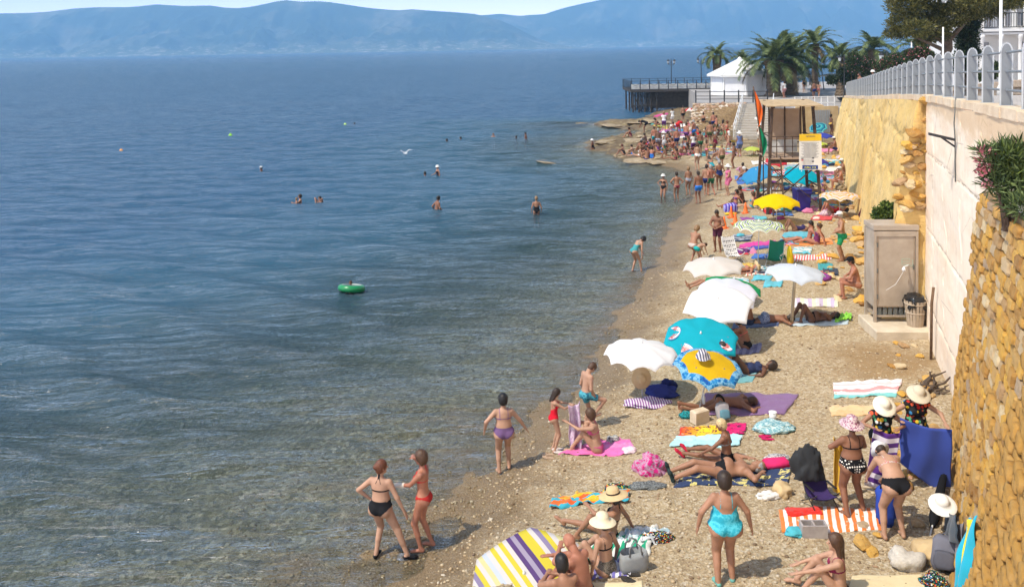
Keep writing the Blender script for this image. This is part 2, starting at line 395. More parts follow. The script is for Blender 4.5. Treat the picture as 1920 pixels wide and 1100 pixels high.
# ------------------------------------------------------------------ promenade, walls, railing
ZT = ([-5, 14, 18, 23.4, 28, 35, 44, 58, 71, 88, 200], [7.7, 7.2, 7.06, 6.86, 6.62, 6.18, 5.6, 4.75, 4.0, 2.9, 2.85])
def zt(y): return float(np.interp(y, *ZT))
def zt_np(y): return np.interp(y, *ZT)
WD = Vector((WB, 1, 0)).normalized(); WNRM = Vector((-WD.y, WD.x, 0))      # along the wall, and out towards the sea
m_pave = mottled('pavement_stone', (.50, .44, .38), (.62, .56, .50), 1.2, .85, .3, 14, .01, 'World')
t = NT(m_pave); v = t.coord('World', (1, 1, 1), (0, 0, math.atan(WB)))
bk = t.new('TexBrick'); bk.inputs['Scale'].default_value = 1.4; bk.inputs['Mortar Size'].default_value = .012
bk.inputs['Color1'].default_value = (.42, .38, .34, 1); bk.inputs['Color2'].default_value = (.54, .49, .44, 1); bk.inputs['Mortar'].default_value = (.25, .22, .2, 1)
t.L(v, bk.inputs['Vector']); t.col(bk.outputs['Color'])
ys = np.concatenate([np.linspace(-5, 90, 60)]); V = []; Fq = []
for i, y in enumerate(ys):
    for k, off in enumerate((.02, 14, 60)): V.append((wallx(y)+off*1.0, y, zt(y)))
    if i: a = (i-1)*3; Fq += [(a, a+1, a+4, a+3), (a+1, a+2, a+5, a+4)]
tag(meshobj('promenade_pavement', V, Fq, m_pave), kind='structure')
# kerb-like coping along the wall top
m_cope = mottled('coping_concrete', (.62, .46, .30), (.80, .66, .48), 2, .9, .6, 18, .03, 'World')
mb_ = MB()
y = -4.0
while y < 70:
    y2 = y+1.15; a = Vector((wallx(y), y, zt(y)+.02))+WNRM*(-.2+random.uniform(-.03,.03)); b = Vector((wallx(y2-.02), y2-.02, zt(y2)+.02))+WNRM*(-.2)
    mb_.bar(a+Vector((0, 0, random.uniform(-.015, .015))), b, .46, .13+random.uniform(0, .05)); y = y2
tag(mb_.build('coping_stones', m_cope), 'row of pale rough coping stones along the top of the promenade wall', 'coping')

# rough wall sheets with real relief
def wallsheet(name, y0, y1, zlow, relief, m, batter, dy=.09, dz=.09, parent=None, lip=0.0, edge=None):
    ny = int((y1-y0)/dy)+1; nz = int(7.2/dz)+1
    Yg, T = np.meshgrid(np.linspace(y0, y1, ny), np.linspace(0, 1, nz), indexing='ij')
    top = zt_np(Yg)-.06; Zg = zlow+(top-zlow)*T
    s = Yg*1.0537
    off = batter(Yg, Zg, T)+relief(s, Zg)
    if edge is not None: off = off*edge(Yg)
    X = WA+WB*Yg+WNRM.x*(off+lip); Yw_ = Yg+WNRM.y*(off+lip)
    V = np.stack([X.ravel(), Yw_.ravel(), Zg.ravel()], 1)
    i = np.arange(ny-1)[:, None]*nz+np.arange(nz-1)[None, :]
    f = np.stack([i, i+nz, i+nz+1, i+1], -1).reshape(-1, 4)
    # end caps back into the bank so the wall is a solid face
    o = meshobj(name, V, f, m, parent, smooth=True)
    return o
m_cream = mat('cream_plaster', (.72, .60, .49), .92, spec=.2); t = NT(m_cream); v = t.coord('World', (.35, .35, 1))
z_ = t.sep(v)[2]
c = t.ramp(t.noise(v, 1.1, 6, .65), [(.3, (.86, .68, .50)), (.5, (.92, .77, .60)), (.75, (.93, .82, .68))])
streak = t.noise(t.coord('World', (2.2, 2.2, .35)), 1.6, 5, .65)
c = t.mix(t.math('MULTIPLY', t.ramp(streak, [(.52, (0, 0, 0)), (.75, (1, 1, 1))]), .35), c, (.52, .40, .29))
up = t.ramp(z_, [(0, (0, 0, 0)), (1, (1, 1, 1))])
c = t.mix(t.math('MULTIPLY', t.ramp(t.math('ADD', t.math('MULTIPLY', z_, .2), t.math('MULTIPLY', t.noise(v, 2, 5), .25)), [(1.37-1+.05, (0, 0, 0)), (1, (0, 0, 0))]), 0.0), c, (.7, .5, .3))
zj = t.sep(t.coord('World'))[2]; wz = t.math('MULTIPLY', t.math('SUBTRACT', t.noise(t.coord('World', (.5, .5, 0)), 1.5, 5), .5), .22); tot = None
for zz_ in (1.55, 3.45, 5.45):
    dj = t.math('ABSOLUTE', t.math('SUBTRACT', t.math('ADD', zj, wz), zz_)); ln = t.math('MULTIPLY', t.ramp(dj, [(0, (1, 1, 1)), (.035, (0, 0, 0))]), t.ramp(t.noise(t.coord('World', (1, 1, 3)), 3.5, 6, .8), [(.42, (0, 0, 0)), (.55, (1, 1, 1))])); tot = ln if tot is None else t.math('ADD', tot, ln)
c = t.mix(t.math('MULTIPLY', tot, .8, clamp=True), c, (.16, .11, .07))
ck = t.new('TexVoronoi', feature='DISTANCE_TO_EDGE'); ck.inputs['Scale'].default_value = .55; t.L(t.mix(.25, t.coord('World', (.6, .6, 1)), t.new('TexNoise').outputs['Color']), ck.inputs['Vector']); c = t.mix(t.math('MULTIPLY', t.ramp(ck.outputs['Distance'], [(.002, (1, 1, 1)), (.007, (0, 0, 0))]), t.math('MULTIPLY', .5, t.ramp(t.noise(v, 1.2, 3), [(.5, (0, 0, 0)), (.6, (1, 1, 1))]))), c, (.25, .18, .12))
c = t.mix(t.math('MULTIPLY', t.ramp(t.noise(v, .8, 6, .7), [(.5, (0, 0, 0)), (.62, (1, 1, 1))]), .30), c, (.66, .46, .32))
hi_ = t.ramp(t.math('ADD', t.math('MULTIPLY', zj, .1), t.math('MULTIPLY', t.noise(v, 3, 6, .7), .12)), [(.70, (0, 0, 0)), (.735, (1, 1, 1))]); c = t.mix(t.math('MULTIPLY', hi_, .6), c, (.62, .42, .22))
t.col(c)
crk = t.noise(t.coord('World', (1, 1, 1)), 3.2, 8, .75)
t.bump(t.math('ADD', crk, t.math('MULTIPLY', t.noise(v, 25, 4, .7), .4)), .5, .03)
JZ = (1.55, 3.45, 5.45)
def rel_cream(s, z):
    r = (fbm(s*.35, z*.8, 4, 31)-.5)*.06+(fbm(s*6, z*6, 2, 3)-.5)*.012
    for j, zz in enumerate(JZ):
        d = np.abs(z-zz-(fbm(s*.5, s*0+j, 3, 4)-.5)*.10); r = r-np.exp(-(d/.028)**2)*(.015+.07*np.clip(fbm(s*3, s*0+j*7, 3, 9)-.38, 0, 1))
        r = r+np.clip((zz-z)*10, 0, 1)*0.006
    # a few wandering cracks
    for j, s0 in enumerate((15.2, 17.0, 19.1, 21.3, 23.2)):
        d = np.abs(s-s0-(fbm(z*1.3, z*0+j, 4, 7)-.5)*.9); r = r-np.exp(-(d/.03)**2)*.05*(fbm(z*2, z*0+j, 2, 5) > .5)
    return r
cream = empty('cream_wall', (wallx(18), 18, 0), label='tall smooth cream retaining wall with cracked pour lines above the near beach', cat='wall')
def at_root(o, root):
    o.parent = root; o.matrix_parent_inverse = root.matrix_basis.inverted() if True else Matrix(); return o
def reparent(o, root):
    """keep world place of geometry built in world coordinates"""
    M = Matrix.Translation(root.location) @ Matrix.Rotation(root.rotation_euler.z, 4, 'Z')
    Mi = M.inverted(); o.data.transform(Mi); o.parent = root; return o
reparent(wallsheet('plaster_face', 5, 23.35, .1, rel_cream, m_cream, lambda Y, Z, T: 0*Y, .045, .04), cream)
cap = MB(); e0 = Vector((wallx(23.35), 23.35, 0))
cap.box(e0+Vector((0, 0, 3.45))-WNRM*.55-WD*.02, (1.1, .05, 6.72), rz=math.atan2(WNRM.y, WNRM.x))
reparent(cap.build('end_face', m_cream), cream)

m_yel = mat('yellow_render', (.62, .45, .21), .95, spec=.2); t = NT(m_yel); v = t.coord('World', (.4, .4, 1))
c = t.ramp(t.noise(v, .55, 6, .6), [(.3, (.66, .43, .15)), (.5, (.78, .55, .21)), (.7, (.80, .62, .31))])
st = t.noise(t.coord('World', (.9, .9, .7), (0, R(12), 0)), .9, 6, .7)
c = t.mix(t.math('MULTIPLY', t.ramp(st, [(.5, (0, 0, 0)), (.72, (1, 1, 1))]), .5), c, (.47, .36, .24))
g = t.noise(v, 2.6, 6, .7); c = t.mix(t.math('MULTIPLY', t.ramp(g, [(.52, (0, 0, 0)), (.66, (1, 1, 1))]), .5), c, (.36, .24, .12))
ck = t.new('TexVoronoi', feature='DISTANCE_TO_EDGE'); ck.inputs['Scale'].default_value = .7; t.L(t.mix(.35, t.coord('World', (.35, .35, 1)), t.new('TexNoise').outputs['Color']), ck.inputs['Vector']); c = t.mix(t.math('MULTIPLY', t.ramp(ck.outputs['Distance'], [(.003, (1, 1, 1)), (.010, (0, 0, 0))]), t.math('MULTIPLY', .6, t.ramp(t.noise(v, 1.2, 3), [(.5, (0, 0, 0)), (.6, (1, 1, 1))]))), c, (.20, .13, .07)); t.col(c)
t.bump(t.math('ADD', t.noise(v, 4, 8, .75), t.math('MULTIPLY', t.noise(v, 22, 4), .3)), .8, .06)
def rel_yel(s, z):
    r = (fbm(s*.13, z*.4, 4, 41)-.5)*.30+(fbm(s*.6, z*1.5, 4, 43)-.5)*.09+(fbm(s*2.5, z*3, 3, 47)-.5)*.04+.16*np.exp(-(np.maximum(s-24.6, 0))/1.2)
    for j, s0 in enumerate((28.5, 34.5, 41, 52)):
        d = np.abs(s-s0+(z-3)*.35-(fbm(z*.9, z*0+j, 4, 17)-.5)*1.3); r = r-np.exp(-(d/.05)**2)*.12
    for j, zz in enumerate((5.6, 4.2)):
        d = np.abs(z-zz+.02*(s-28)-(fbm(s*.7, s*0+j, 4, 27)-.5)*.6); r = r-np.exp(-(d/.05)**2)*.10*(fbm(s*.8, s*0+j, 3, 6) > .5)
    return r
yel = empty('yellow_wall', (wallx(45), 45, 0), label='weathered yellow rendered retaining wall running to the far steps', cat='wall')
reparent(wallsheet('render_face', 23.4, 72, .1, rel_yel, m_yel, lambda Y, Z, T: .12+.85*(1-T)**1.1, .11, .11, edge=lambda Y: np.clip((72-Y)/.5, 0, 1)), yel)

capb = MB(); P0 = [Vector((wallx(23.38), 23.38, z))+WNRM*((.12+.85*(1-k)**1.1)+float(rel_yel(np.array([23.4*1.0537]), np.array([z]))[0])+.012) for z, k in [(.1+(zt(23.4)-.16)*i/24, i/24) for i in range(25)]]
capv = []; capf = []
for i, p in enumerate(P0):
    for q in range(8):
        a_ = q/7; b_ = Vector((wallx(23.4), 23.4, p.z))-WNRM*.6; capv.append(p.lerp(b_, a_)+Vector((0, -.0-.22*noise.noise(Vector((q*.7, i*.5, 3))), 0)))
for i in range(24):
    for q in range(7): a_ = i*8+q; capf.append((a_, a_+1, a_+9, a_+8))
reparent(meshobj('broken_end', capv, capf, m_yel, smooth=True), yel)
yel_cap = capv
# the stone buttress wall in the right foreground: each stone its own part
m_stone = mat('golden_stone', (.5, .33, .13), .9, spec=.25); t = NT(m_stone); v = t.coord('World')
oi = t.new('ObjectInfo').outputs['Random']
base = t.ramp(oi, [(0, (.34, .17, .05)), (.2, (.58, .32, .08)), (.4, (.74, .42, .07)), (.6, (.62, .38, .12)), (.78, (.46, .29, .15)), (.92, (.76, .62, .38)), (1, (.36, .25, .18))])
n1 = t.noise(v, 3.5, 7, .7); base = t.mix(t.ramp(n1, [(.45, (0, 0, 0)), (.7, (.40, .40, .40))]), base, (.62, .43, .20))
n2 = t.noise(v, 11, 5, .75); base = t.mix(t.math('MULTIPLY', t.ramp(n2, [(.5, (0, 0, 0)), (.7, (1, 1, 1))]), .45), base, (.33, .20, .09))
t.col(base); t.bump(t.math('ADD', t.noise(v, 9, 8, .8), t.math('MULTIPLY', t.noise(v, 40, 4), .4)), 1, .05)
m_mortar = mottled('old_mortar', (.16, .10, .05), (.34, .23, .11), 5, .95, .8, 30, .03, 'World')
sw = empty('stone_wall', (8.2, 15.5, 0), label='golden rubble stone buttress wall at the right edge of the beach', cat='wall')
def sface(t_, k, out=0):
    """t_ 0..1 from the far end towards the camera, k 0..1 up"""
    B = Vector((9.32, 18.45, .35)).lerp(Vector((3.6, 7.2, .35)), t_); T = Vector((8.20, 15.3, 5.76)).lerp(Vector((5.3, 6.8, 5.9)), t_)
    Nn = Vector((-.93, .36, .18)).normalized(); p = B.lerp(T, k); return p+Nn*out
V = []; Fq = []; n = 60; m2 = 40
for i in range(n+1):
    for j in range(m2+1):
        V.append(sface(i/n, j/m2, (noise.noise(Vector((i*.5, j*.5, 0))))*.03-.02))
for i in range(n):
    for j in range(m2): a = i*(m2+1)+j; Fq.append((a, a+m2+1, a+m2+2, a+1))
# top ledge and end closure
nb = len(V)
for i in range(n+1): V.append(sface(i/n, 1)+Vector((1.1, -.2, .02)))
for i in range(n): Fq.append((i*(m2+1)+m2, (i+1)*(m2+1)+m2, nb+i+1, nb+i))
ne = len(V)
for j in range(m2+1): V.append(sface(0, j/m2)+Vector((.9, -.1, 0)))
for j in range(m2): Fq.append((j, j+1, ne+j+1, ne+j))
reparent(meshobj('mortar_bed', V, Fq, m_mortar), sw)
stones_shared = []
for q in range(14):
    mbs = bmesh.new(); bmesh.ops.create_cube(mbs, size=2); bmesh.ops.subdivide_edges(mbs, edges=mbs.edges[:], cuts=3, use_grid_fill=True)
    for vv in mbs.verts:
        p = vv.co.copy(); m3 = sorted(abs(c) for c in p); rd = 1-.10*max(0, m3[1]-.4)-.07*max(0, m3[0]-.4)
        nn = noise.noise(p*1.1+Vector((q*7, 0, 0)))*.16+noise.noise(p*2.6+Vector((0, q*5, 0)))*.12
        sk_ = Vector((p.x*(1+.14*noise.noise(Vector((q, p.z, 3)))), p.y, p.z*(1+.16*noise.noise(Vector((q*2, p.x*.8, 7))))))
        vv.co = sk_*(.49*rd)*(1+nn*.8)
    me = bpy.data.meshes.new('stone'); mbs.to_mesh(me); mbs.free(); me.materials.append(m_stone)
    stones_shared.append(me)
k = 0.0; row = 0; slots = []
while k < .985:
    hh = random.uniform(.15, .24) if k > .5 else random.uniform(.11, .19)
    dk = hh/5.5; x = -random.uniform(0, .02)
    Lrow = (sface(1, k)-sface(0, k)).length
    while x < (.72 if k > .62 else 1.0):
        w = random.uniform(.22, .50); dt = w/Lrow
        slots.append((x+dt/2, min(k+dk/2, .99), w, hh)); x += dt
    k += dk; row += 1
def place_stone(o, s_, root_inv):
    tt, kk, w, hh = s_; p = sface(max(tt, -.01), kk, -.05+random.uniform(-.03, .05)); ang = math.atan2((sface(1, kk)-sface(0, kk)).y, (sface(1, kk)-sface(0, kk)).x)
    M = Matrix.Translation(p) @ Matrix.Rotation(ang, 4, 'Z') @ Matrix.Rotation(random.uniform(-.08, .08), 4, 'Y') @ Matrix.Rotation(R(-10), 4, 'X') @ Matrix.Diagonal((w*.98, .20, hh*.96, 1))
    return root_inv @ M
rinv = Matrix.Translation(sw.location).inverted()
def _depth(s_): p = sface(s_[0], s_[1]); return p.y
vis = [s_ for s_ in slots if s_[0] < .58]
def sarea(s_):
    p = sface(s_[0], s_[1]); return s_[2]*s_[3]/p.y**2
order = sorted(vis, key=lambda s_: -sarea(s_)); big_ = order[:298]; rest = order[298:]+[s_ for s_ in slots if s_[0] >= .58]
for s_ in big_:
    o = bpy.data.objects.new('stone', random.choice(stones_shared)); COL.objects.link(o); o.parent = sw; o.matrix_local = place_stone(o, s_, rinv)
mbr = MB()
for s_ in rest:
    me = random.choice(stones_shared); M = place_stone(None, s_, rinv)
    mbr.add([M @ vv.co for vv in me.vertices], [tuple(p.vertices) for p in me.polygons])
o = mbr.build('small_stones', m_stone, sw, True); o['kind'] = 'stuff'

RB = [rockmesh(q+80, 2, .8, 'rubble_stone', m_stone) for q in range(4)]
for i in range(70):
    q = random.choice([v_ for v_ in yel_cap if v_.z > 3.75 and v_.x > wallx(23.4)-.75]); s_ = random.uniform(.07, .19); o = bpy.data.objects.new('rubble_stone', random.choice(RB)); COL.objects.link(o); o.parent = yel; o.location = Vector(q)-yel.location+Vector((random.uniform(-.05, .05), -.02, random.uniform(-.1, .1))); o.scale = (s_*1.2, s_, s_*.8); o.rotation_euler = (random.uniform(-.5, .5), random.uniform(-.5, .5), random.uniform(0, 6))
# railing
m_rail = mottled('grey_painted_steel', (.16, .175, .19), (.21, .23, .245), 6, .45, .12, 30, .004, spec=.5)
m_rail_lit = mottled('lit_edge_steel', (.40, .43, .45), (.50, .53, .55), 6, .45, .05)  # railing steel with sunlight painted into the colour, for post edges and foot
rail = empty('promenade_railing', (wallx(14), 14, 7.2), label='grey steel railing of arched flat posts with three rails on the promenade wall', cat='railing')
pm = MB(); w = .155; hgt = 1.02; pts = [(-w/2, 0), (w/2, 0), (w/2, hgt-.10)]
for k in range(1, 8): a = math.pi*k/8; pts.append((w/2*math.cos(a), hgt-.10+.16*math.sin(a)))
pts.append((-w/2, hgt-.10))
Mx = Matrix.Rotation(R(90), 3, 'X'); pm.prism(pts, -.008, .008, M=Mx)
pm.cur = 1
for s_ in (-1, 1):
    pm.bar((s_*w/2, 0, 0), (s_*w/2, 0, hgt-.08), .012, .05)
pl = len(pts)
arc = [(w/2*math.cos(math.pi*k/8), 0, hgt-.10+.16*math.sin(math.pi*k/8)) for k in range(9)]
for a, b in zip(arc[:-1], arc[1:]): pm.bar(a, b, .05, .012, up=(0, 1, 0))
pm.box((0, 0, .01), (.24, .12, .02))
ppost = None; y = 6.0; n_ = 0; ang = math.atan2(WNRM.y, WNRM.x)
while y < 71:
    p = Vector((wallx(y), y, zt(y)+.09))-WNRM*.22
    if ppost is None: ppost = pm.build('post', [m_rail, m_rail_lit]); o = ppost
    else: o = ppost.copy(); COL.objects.link(o)
    o.parent = rail; o.location = p-rail.location; o.rotation_euler = (0, 0, ang+R(0)); y += 1.53; n_ += 1
for hh in (.28, .60, .93):
    mr = MB(); P = []
    for y in np.arange(5, 71.5, 1.53): P.append(Vector((wallx(y), y, zt(y)+.09+hh))-WNRM*.22-rail.location)
    mr.tube(P, .022, 8); mr.build('rail', m_rail, rail, True)

# ------------------------------------------------------------------ plaza, steps, rubble wall
m_plaza = mottled('plaza_paving', (.30, .29, .28), (.40, .38, .37), .8, .9, .3, 6, .01, 'World')
pz_ = 2.82
plaza = MB().prism([(17.6, 84.5), (22.3, 84), (25.1, 83.0), (24.2, 75.2), (27.6, 74.9), (29, 72), (60, 72), (110, 78), (110, 122), (46, 126), (27, 124), (23, 117), (21, 100)], -1, pz_).build('plaza_ground', m_plaza)
tag(plaza, kind='structure')
m_och = mottled('ochre_render', (.50, .34, .16), (.62, .47, .26), 1.6, .9, .5, 9, .04, 'World')
w2 = empty('ochre_wall', (25.8, 74.6, 0), label='ochre rendered wall with grey metal gate facing the beach beside the steps', cat='wall')
reparent(MB().box((25.9, 74.75, 1.65), (3.6, .3, 2.7)).build('render_face', m_och), w2)
m_gate = mottled('grey_gate', (.30, .31, .31), (.38, .39, .39), 8, .6, .1)
mg_ = MB()
for i in range(9): mg_.box((25.7+i*.15, 74.56, 1.75), (.11, .05, 1.9))
reparent(mg_.build('gate', m_gate), w2)
# steps
m_step = mottled('step_concrete', (.36, .32, .27), (.46, .42, .36), 3, .9, .4, 20, .02, 'World')
st = empty('beach_steps', (19.2, 70.8, 0), label='wide grey concrete steps with pale handrails climbing to the plaza', cat='steps')
SB = Vector((19.3, 71.0, .85)); nst = 14; run = 11.6
for i in range(nst):
    z0 = .85+(pz_+.0-.85)*(i+1)/nst; c_ = SB+WD*(run*(i+.5)/nst)
    o = MB().box((c_.x, c_.y, z0/2), (2.9, run/nst+.02, z0), rz=-math.atan(WB)).build('step', m_step); reparent(o, st)
m_white = mottled('white_paint', (.74, .75, .74), (.82, .82, .80), 6, .5, .05)
for s_ in (-1.4, 1.4):
    sd = Vector((WD.y, -WD.x, 0))*s_; mr = MB()
    for hh in (.5, .95): mr.tube([SB+sd+Vector((0, 0, hh)), SB+WD*run+sd+Vector((0, 0, hh+pz_-.85))], .035, 6)
    for i in range(7):
        b = SB+sd+WD*(run*i/6)+Vector((0, 0, (pz_-.85)*i/6)); mr.tube([b, b+Vector((0, 0, .97))], .03, 6)
    reparent(mr.build('handrail', m_white), st)
# stones: generic rocks
m_rock = mat('shore_rock', (.36, .29, .20), .9, spec=.25); t = NT(m_rock); v = t.coord('World')
oi = t.new('ObjectInfo').outputs['Random']
c = t.ramp(t.noise(v, 1.6, 7, .7), [(.3, (.16, .12, .08)), (.5, (.36, .28, .18)), (.7, (.54, .45, .32))])
c = t.mix(t.math('MULTIPLY', oi, .35), c, (.34, .26, .15)); t.col(c); t.bump(t.noise(v, 6, 8, .75), 1, .08)
rocks = [rockmesh(q, 2, .55, 'rock', m_rock) for q in range(8)]
m_rub = mat('rubble_stone', (.4, .3, .2), .9, spec=.25); t = NT(m_rub); v = t.coord('World')
oi = t.new('ObjectInfo').outputs['Random']
c = t.ramp(oi, [(0, (.30, .16, .10)), (.3, (.46, .30, .20)), (.6, (.58, .48, .36)), (.85, (.70, .64, .54)), (1, (.36, .24, .18))]); t.col(t.mix(t.math('MULTIPLY', t.noise(v, 5, 5), .5), c, (.35, .25, .17)))
rubs = [rockmesh(q+20, 2, .75, 'stone', m_rub) for q in range(6)]
rw = empty('rubble_wall', (19.5, 83.5, 0), label='reddish rubble stone bank below the black fence left of the steps', cat='wall')
V = [(15.6, 78.0, .2), (22.0, 80.5, .2), (22.4, 84, pz_-.02), (17.4, 84.6, pz_-.02)]
reparent(meshobj('earth_bank', V, [(0, 1, 2, 3)], m_mortar), rw)
for i in range(11):
    for j in range(22):
        u = (j+.5+random.uniform(-.2, .2)+(i % 2)*.5)/22.5; k = (i+.5+random.uniform(-.2, .2))/11
        a = Vector(V[0]).lerp(Vector(V[1]), u); b = Vector(V[3]).lerp(Vector(V[2]), u); p = a.lerp(b, k)
        o = bpy.data.objects.new('stone', random.choice(rubs)); COL.objects.link(o); o.parent = rw
        o.location = p-rw.location; o.rotation_euler = (random.uniform(-.3, .3)+.4, random.uniform(-.3, .3), random.uniform(0, 6)); s_ = random.uniform(.15, .24); o.scale = (s_*1.15, s_, s_)
# black fence above rubble wall
m_black = mat('black_iron', (.018, .018, .02), .5)
fe = empty('black_fence', (19.9, 84.3, pz_), label='black iron fence on the plaza edge above the rubble bank', cat='fence')
A = Vector((17.7, 84.7, pz_)); B = Vector((24.3, 83.6, pz_))
for i in range(6):
    p = A.lerp(B, i/5); reparent(MB().box(p+Vector((0, 0, .6)), (.10, .10, 1.2)).build('post', m_black), fe)
for hh in (.35, .65, 1.05): reparent(MB().tube([A+Vector((0, 0, hh)), B+Vector((0, 0, hh))], .03, 6).build('rail', m_black), fe)

# ------------------------------------------------------------------ pier
pr = empty('pier', (20, 116, 0), label='dark wooden pier on posts with a white edged railing out over the sea', cat='pier')
m_deck = mottled('dark_pier_timber', (.035, .032, .03), (.07, .06, .055), 4, .8, .3)
m_pale = mottled('pale_sheet', (.50, .50, .48), (.72, .72, .70), 3, .8, .4, 5, .05)
def pr_add(mb_x, n, m_, s=False): return reparent(mb_x.build(n, m_, None, s), pr)
dz = 2.72; dx0, dx1, dy0, dy1 = 14.9, 27.0, 110.5, 118.5
pr_add(MB().box(((dx0+dx1)/2, (dy0+dy1)/2, dz), (dx1-dx0, dy1-dy0, .28)), 'deck', m_deck)
pr_add(MB().box(((17.6+dx1)/2, 113.2, dz-1.2), (dx1-17.6, 3.2, 2.1)), 'dark_underbuilding', m_deck)
for i in range(5):
    for j in range(3):
        pr_add(MB().tube([(dx0+.35+i*.75, dy0+.4+j*3.4, -3), (dx0+.35+i*.75, dy0+.4+j*3.4, dz)], .11, 8), 'pile', m_deck)
for i in range(4):
    pr_add(MB().bar((dx0+.35+i*.75, dy0+.3, .5), (dx0+1.1+i*.75, dy0+.3, dz-.2), .08).bar((dx0+1.1+i*.75, dy0+.3, .5), (dx0+.35+i*.75, dy0+.3, dz-.2), .08), 'cross_brace', m_deck)
pr_add(MB().box(((dx0+3.7)/1*.5+dx0*.5-.0, dy0+.3, .9), (3.6, .1, .12)), 'beam', m_deck)
z0 = dz+.14
for i, x in enumerate(np.arange(dx0+.05, dx1, 1.18)):
    pr_add(MB().box((x, dy0+.05, z0+.58), (.08, .08, 1.16)), 'post', m_black)
    pr_add(MB().box((x, dy1-.05, z0+.58), (.08, .08, 1.16)), 'post', m_black)
    if x+1.18 < dx1:
        P = [Vector((x+1.1*k/8+.04, dy0+.02, z0+.85-.28*math.sin(math.pi*k/8))) for k in range(9)]
        pr_add(MB().tube(P, .028, 5), 'rope', m_black)
        pr_add(MB().box((x+.59, dy0+.32, z0+.40), (1.06, .03, .62)), 'pale_panel', m_pale)
for y in (dy0+.05, dy1-.05):
    pr_add(MB().tube([(dx0, y, z0+1.12), (dx1, y, z0+1.12)], .03, 6).tube([(dx0, y, z0+.08), (dx1, y, z0+.08)], .03, 6), 'rail', m_black)
for y in np.arange(dy0+1, dy1, 1.2): pr_add(MB().box((dx0+.05, y, z0+.58), (.08, .08, 1.16)), 'post', m_black)
m_lampg = mat('lamp_glass', (.55, .58, .60), .2)
def street_lamp(x, y, z, h, label, k=4, color=None):
    lp = empty('street_lamp', (x, y, z), 0, label, 'lamp', 'black ornamental street lamps on the pier and plaza')
    m_ = color or m_black
    MB().lathe([(.16, 0), (.16, .12), (.08, .35), (.06, .5), (.05, h-.6), (.07, h-.5), (.03, h)], 8).build('pole', m_, lp, True)
    for i in range(k):
        a = i*2*math.pi/k+.5; d = Vector((math.cos(a), math.sin(a), 0))
        P = [Vector((0, 0, h-.75))+d*(.55*q)+Vector((0, 0, -.12*math.sin(q*3.1)+.12*q)) for q in (0, .33, .66, 1)]
        MB().tube(P, .025, 5).build('arm', m_, lp)
        c_ = Vector((0, 0, h-.6))+d*.55
        ln = MB().lathe([(.07, 0), (.13, .3), (.125, .31)], 6, c_).build('lantern', m_lampg, lp)
        MB().lathe([(.17, .31), (.12, .40), (.03, .5), (.0, .58)], 6, c_).build('lantern_cap', m_, ln); MB().lathe([(.03, -.08), (.08, 0), (.07, .01)], 6, c_).build('lantern_foot', m_, ln)
    return lp
street_lamp(pd(1259, 170, 114).x, 114, z0-.1, 3.9, 'left one of the two black lamps standing on the pier')
street_lamp(pd(1315, 170, 113).x, 113, z0-.1, 4.0, 'right one of the two black lamps standing on the pier, nearer the kiosk')

# ------------------------------------------------------------------ white kiosk
kx, ky = 25.4, 98.0
ki = empty('white_kiosk', (kx, ky, pz_), R(-24), 'white eight sided kiosk with a low white tent roof between pier and palms', 'kiosk')
oct_ = [(3.15*math.cos(R(22.5+45*i)), 3.15*math.sin(R(22.5+45*i))) for i in range(8)]
m_kw = mottled('kiosk_white', (.70, .71, .74), (.80, .81, .82), 2, .6, .1)
MB().prism(oct_, 0, 2.25).build('wall', m_kw, ki)
for i in range(8):
    a = Vector((*oct_[i], 0)); b = Vector((*oct_[(i+1) % 8], 0)); MB().box(a+Vector((0, 0, 1.15)), (.16, .16, 2.3), rz=R(22.5+45*i)).build('corner_post', m_white, ki)
    mid = (a+b)/2; nn = mid.normalized()
    MB().box(mid+nn*.03+Vector((0, 0, 1.2)), (.05, 1.9, 1.5), rz=R(45+45*i)).build('shutter', m_kw, ki)
for i in range(8):
    a = Vector((*oct_[i], 2.22))*1; a = Vector((oct_[i][0]*1.16, oct_[i][1]*1.16, 2.2)); b = Vector((oct_[(i+1) % 8][0]*1.16, oct_[(i+1) % 8][1]*1.16, 2.2)); tp = Vector((0, 0, 3.95))
    mk = MB(); N_ = 6
    for k in range(N_):
        q0 = k/N_; q1 = (k+1)/N_; lift = Vector((0, 0, .035))
        A0 = a.lerp(tp, q0)+lift; B0 = b.lerp(tp, q0)+lift; A1 = a.lerp(tp, q1); B1 = b.lerp(tp, q1)
        mk.add([A0, B0, B1, A1, A0-lift*1.6, B0-lift*1.6], [(0, 1, 2, 3), (4, 5, 1, 0)])
    mk.add([a+Vector((0, 0, .03)), b+Vector((0, 0, .03)), b-Vector((0, 0, .14)), a-Vector((0, 0, .14))], [(0, 3, 2, 1)])
    mk.build('roof_panel', m_white, ki)
    MB().bar(a+Vector((0, 0, .05)), tp+Vector((0, 0, .05)), .12, .06).build('roof_ridge', m_white, ki)
MB().lathe([(.25, 3.85), (.25, 4.0), (.0, 4.2)], 8).build('finial', m_white, ki)
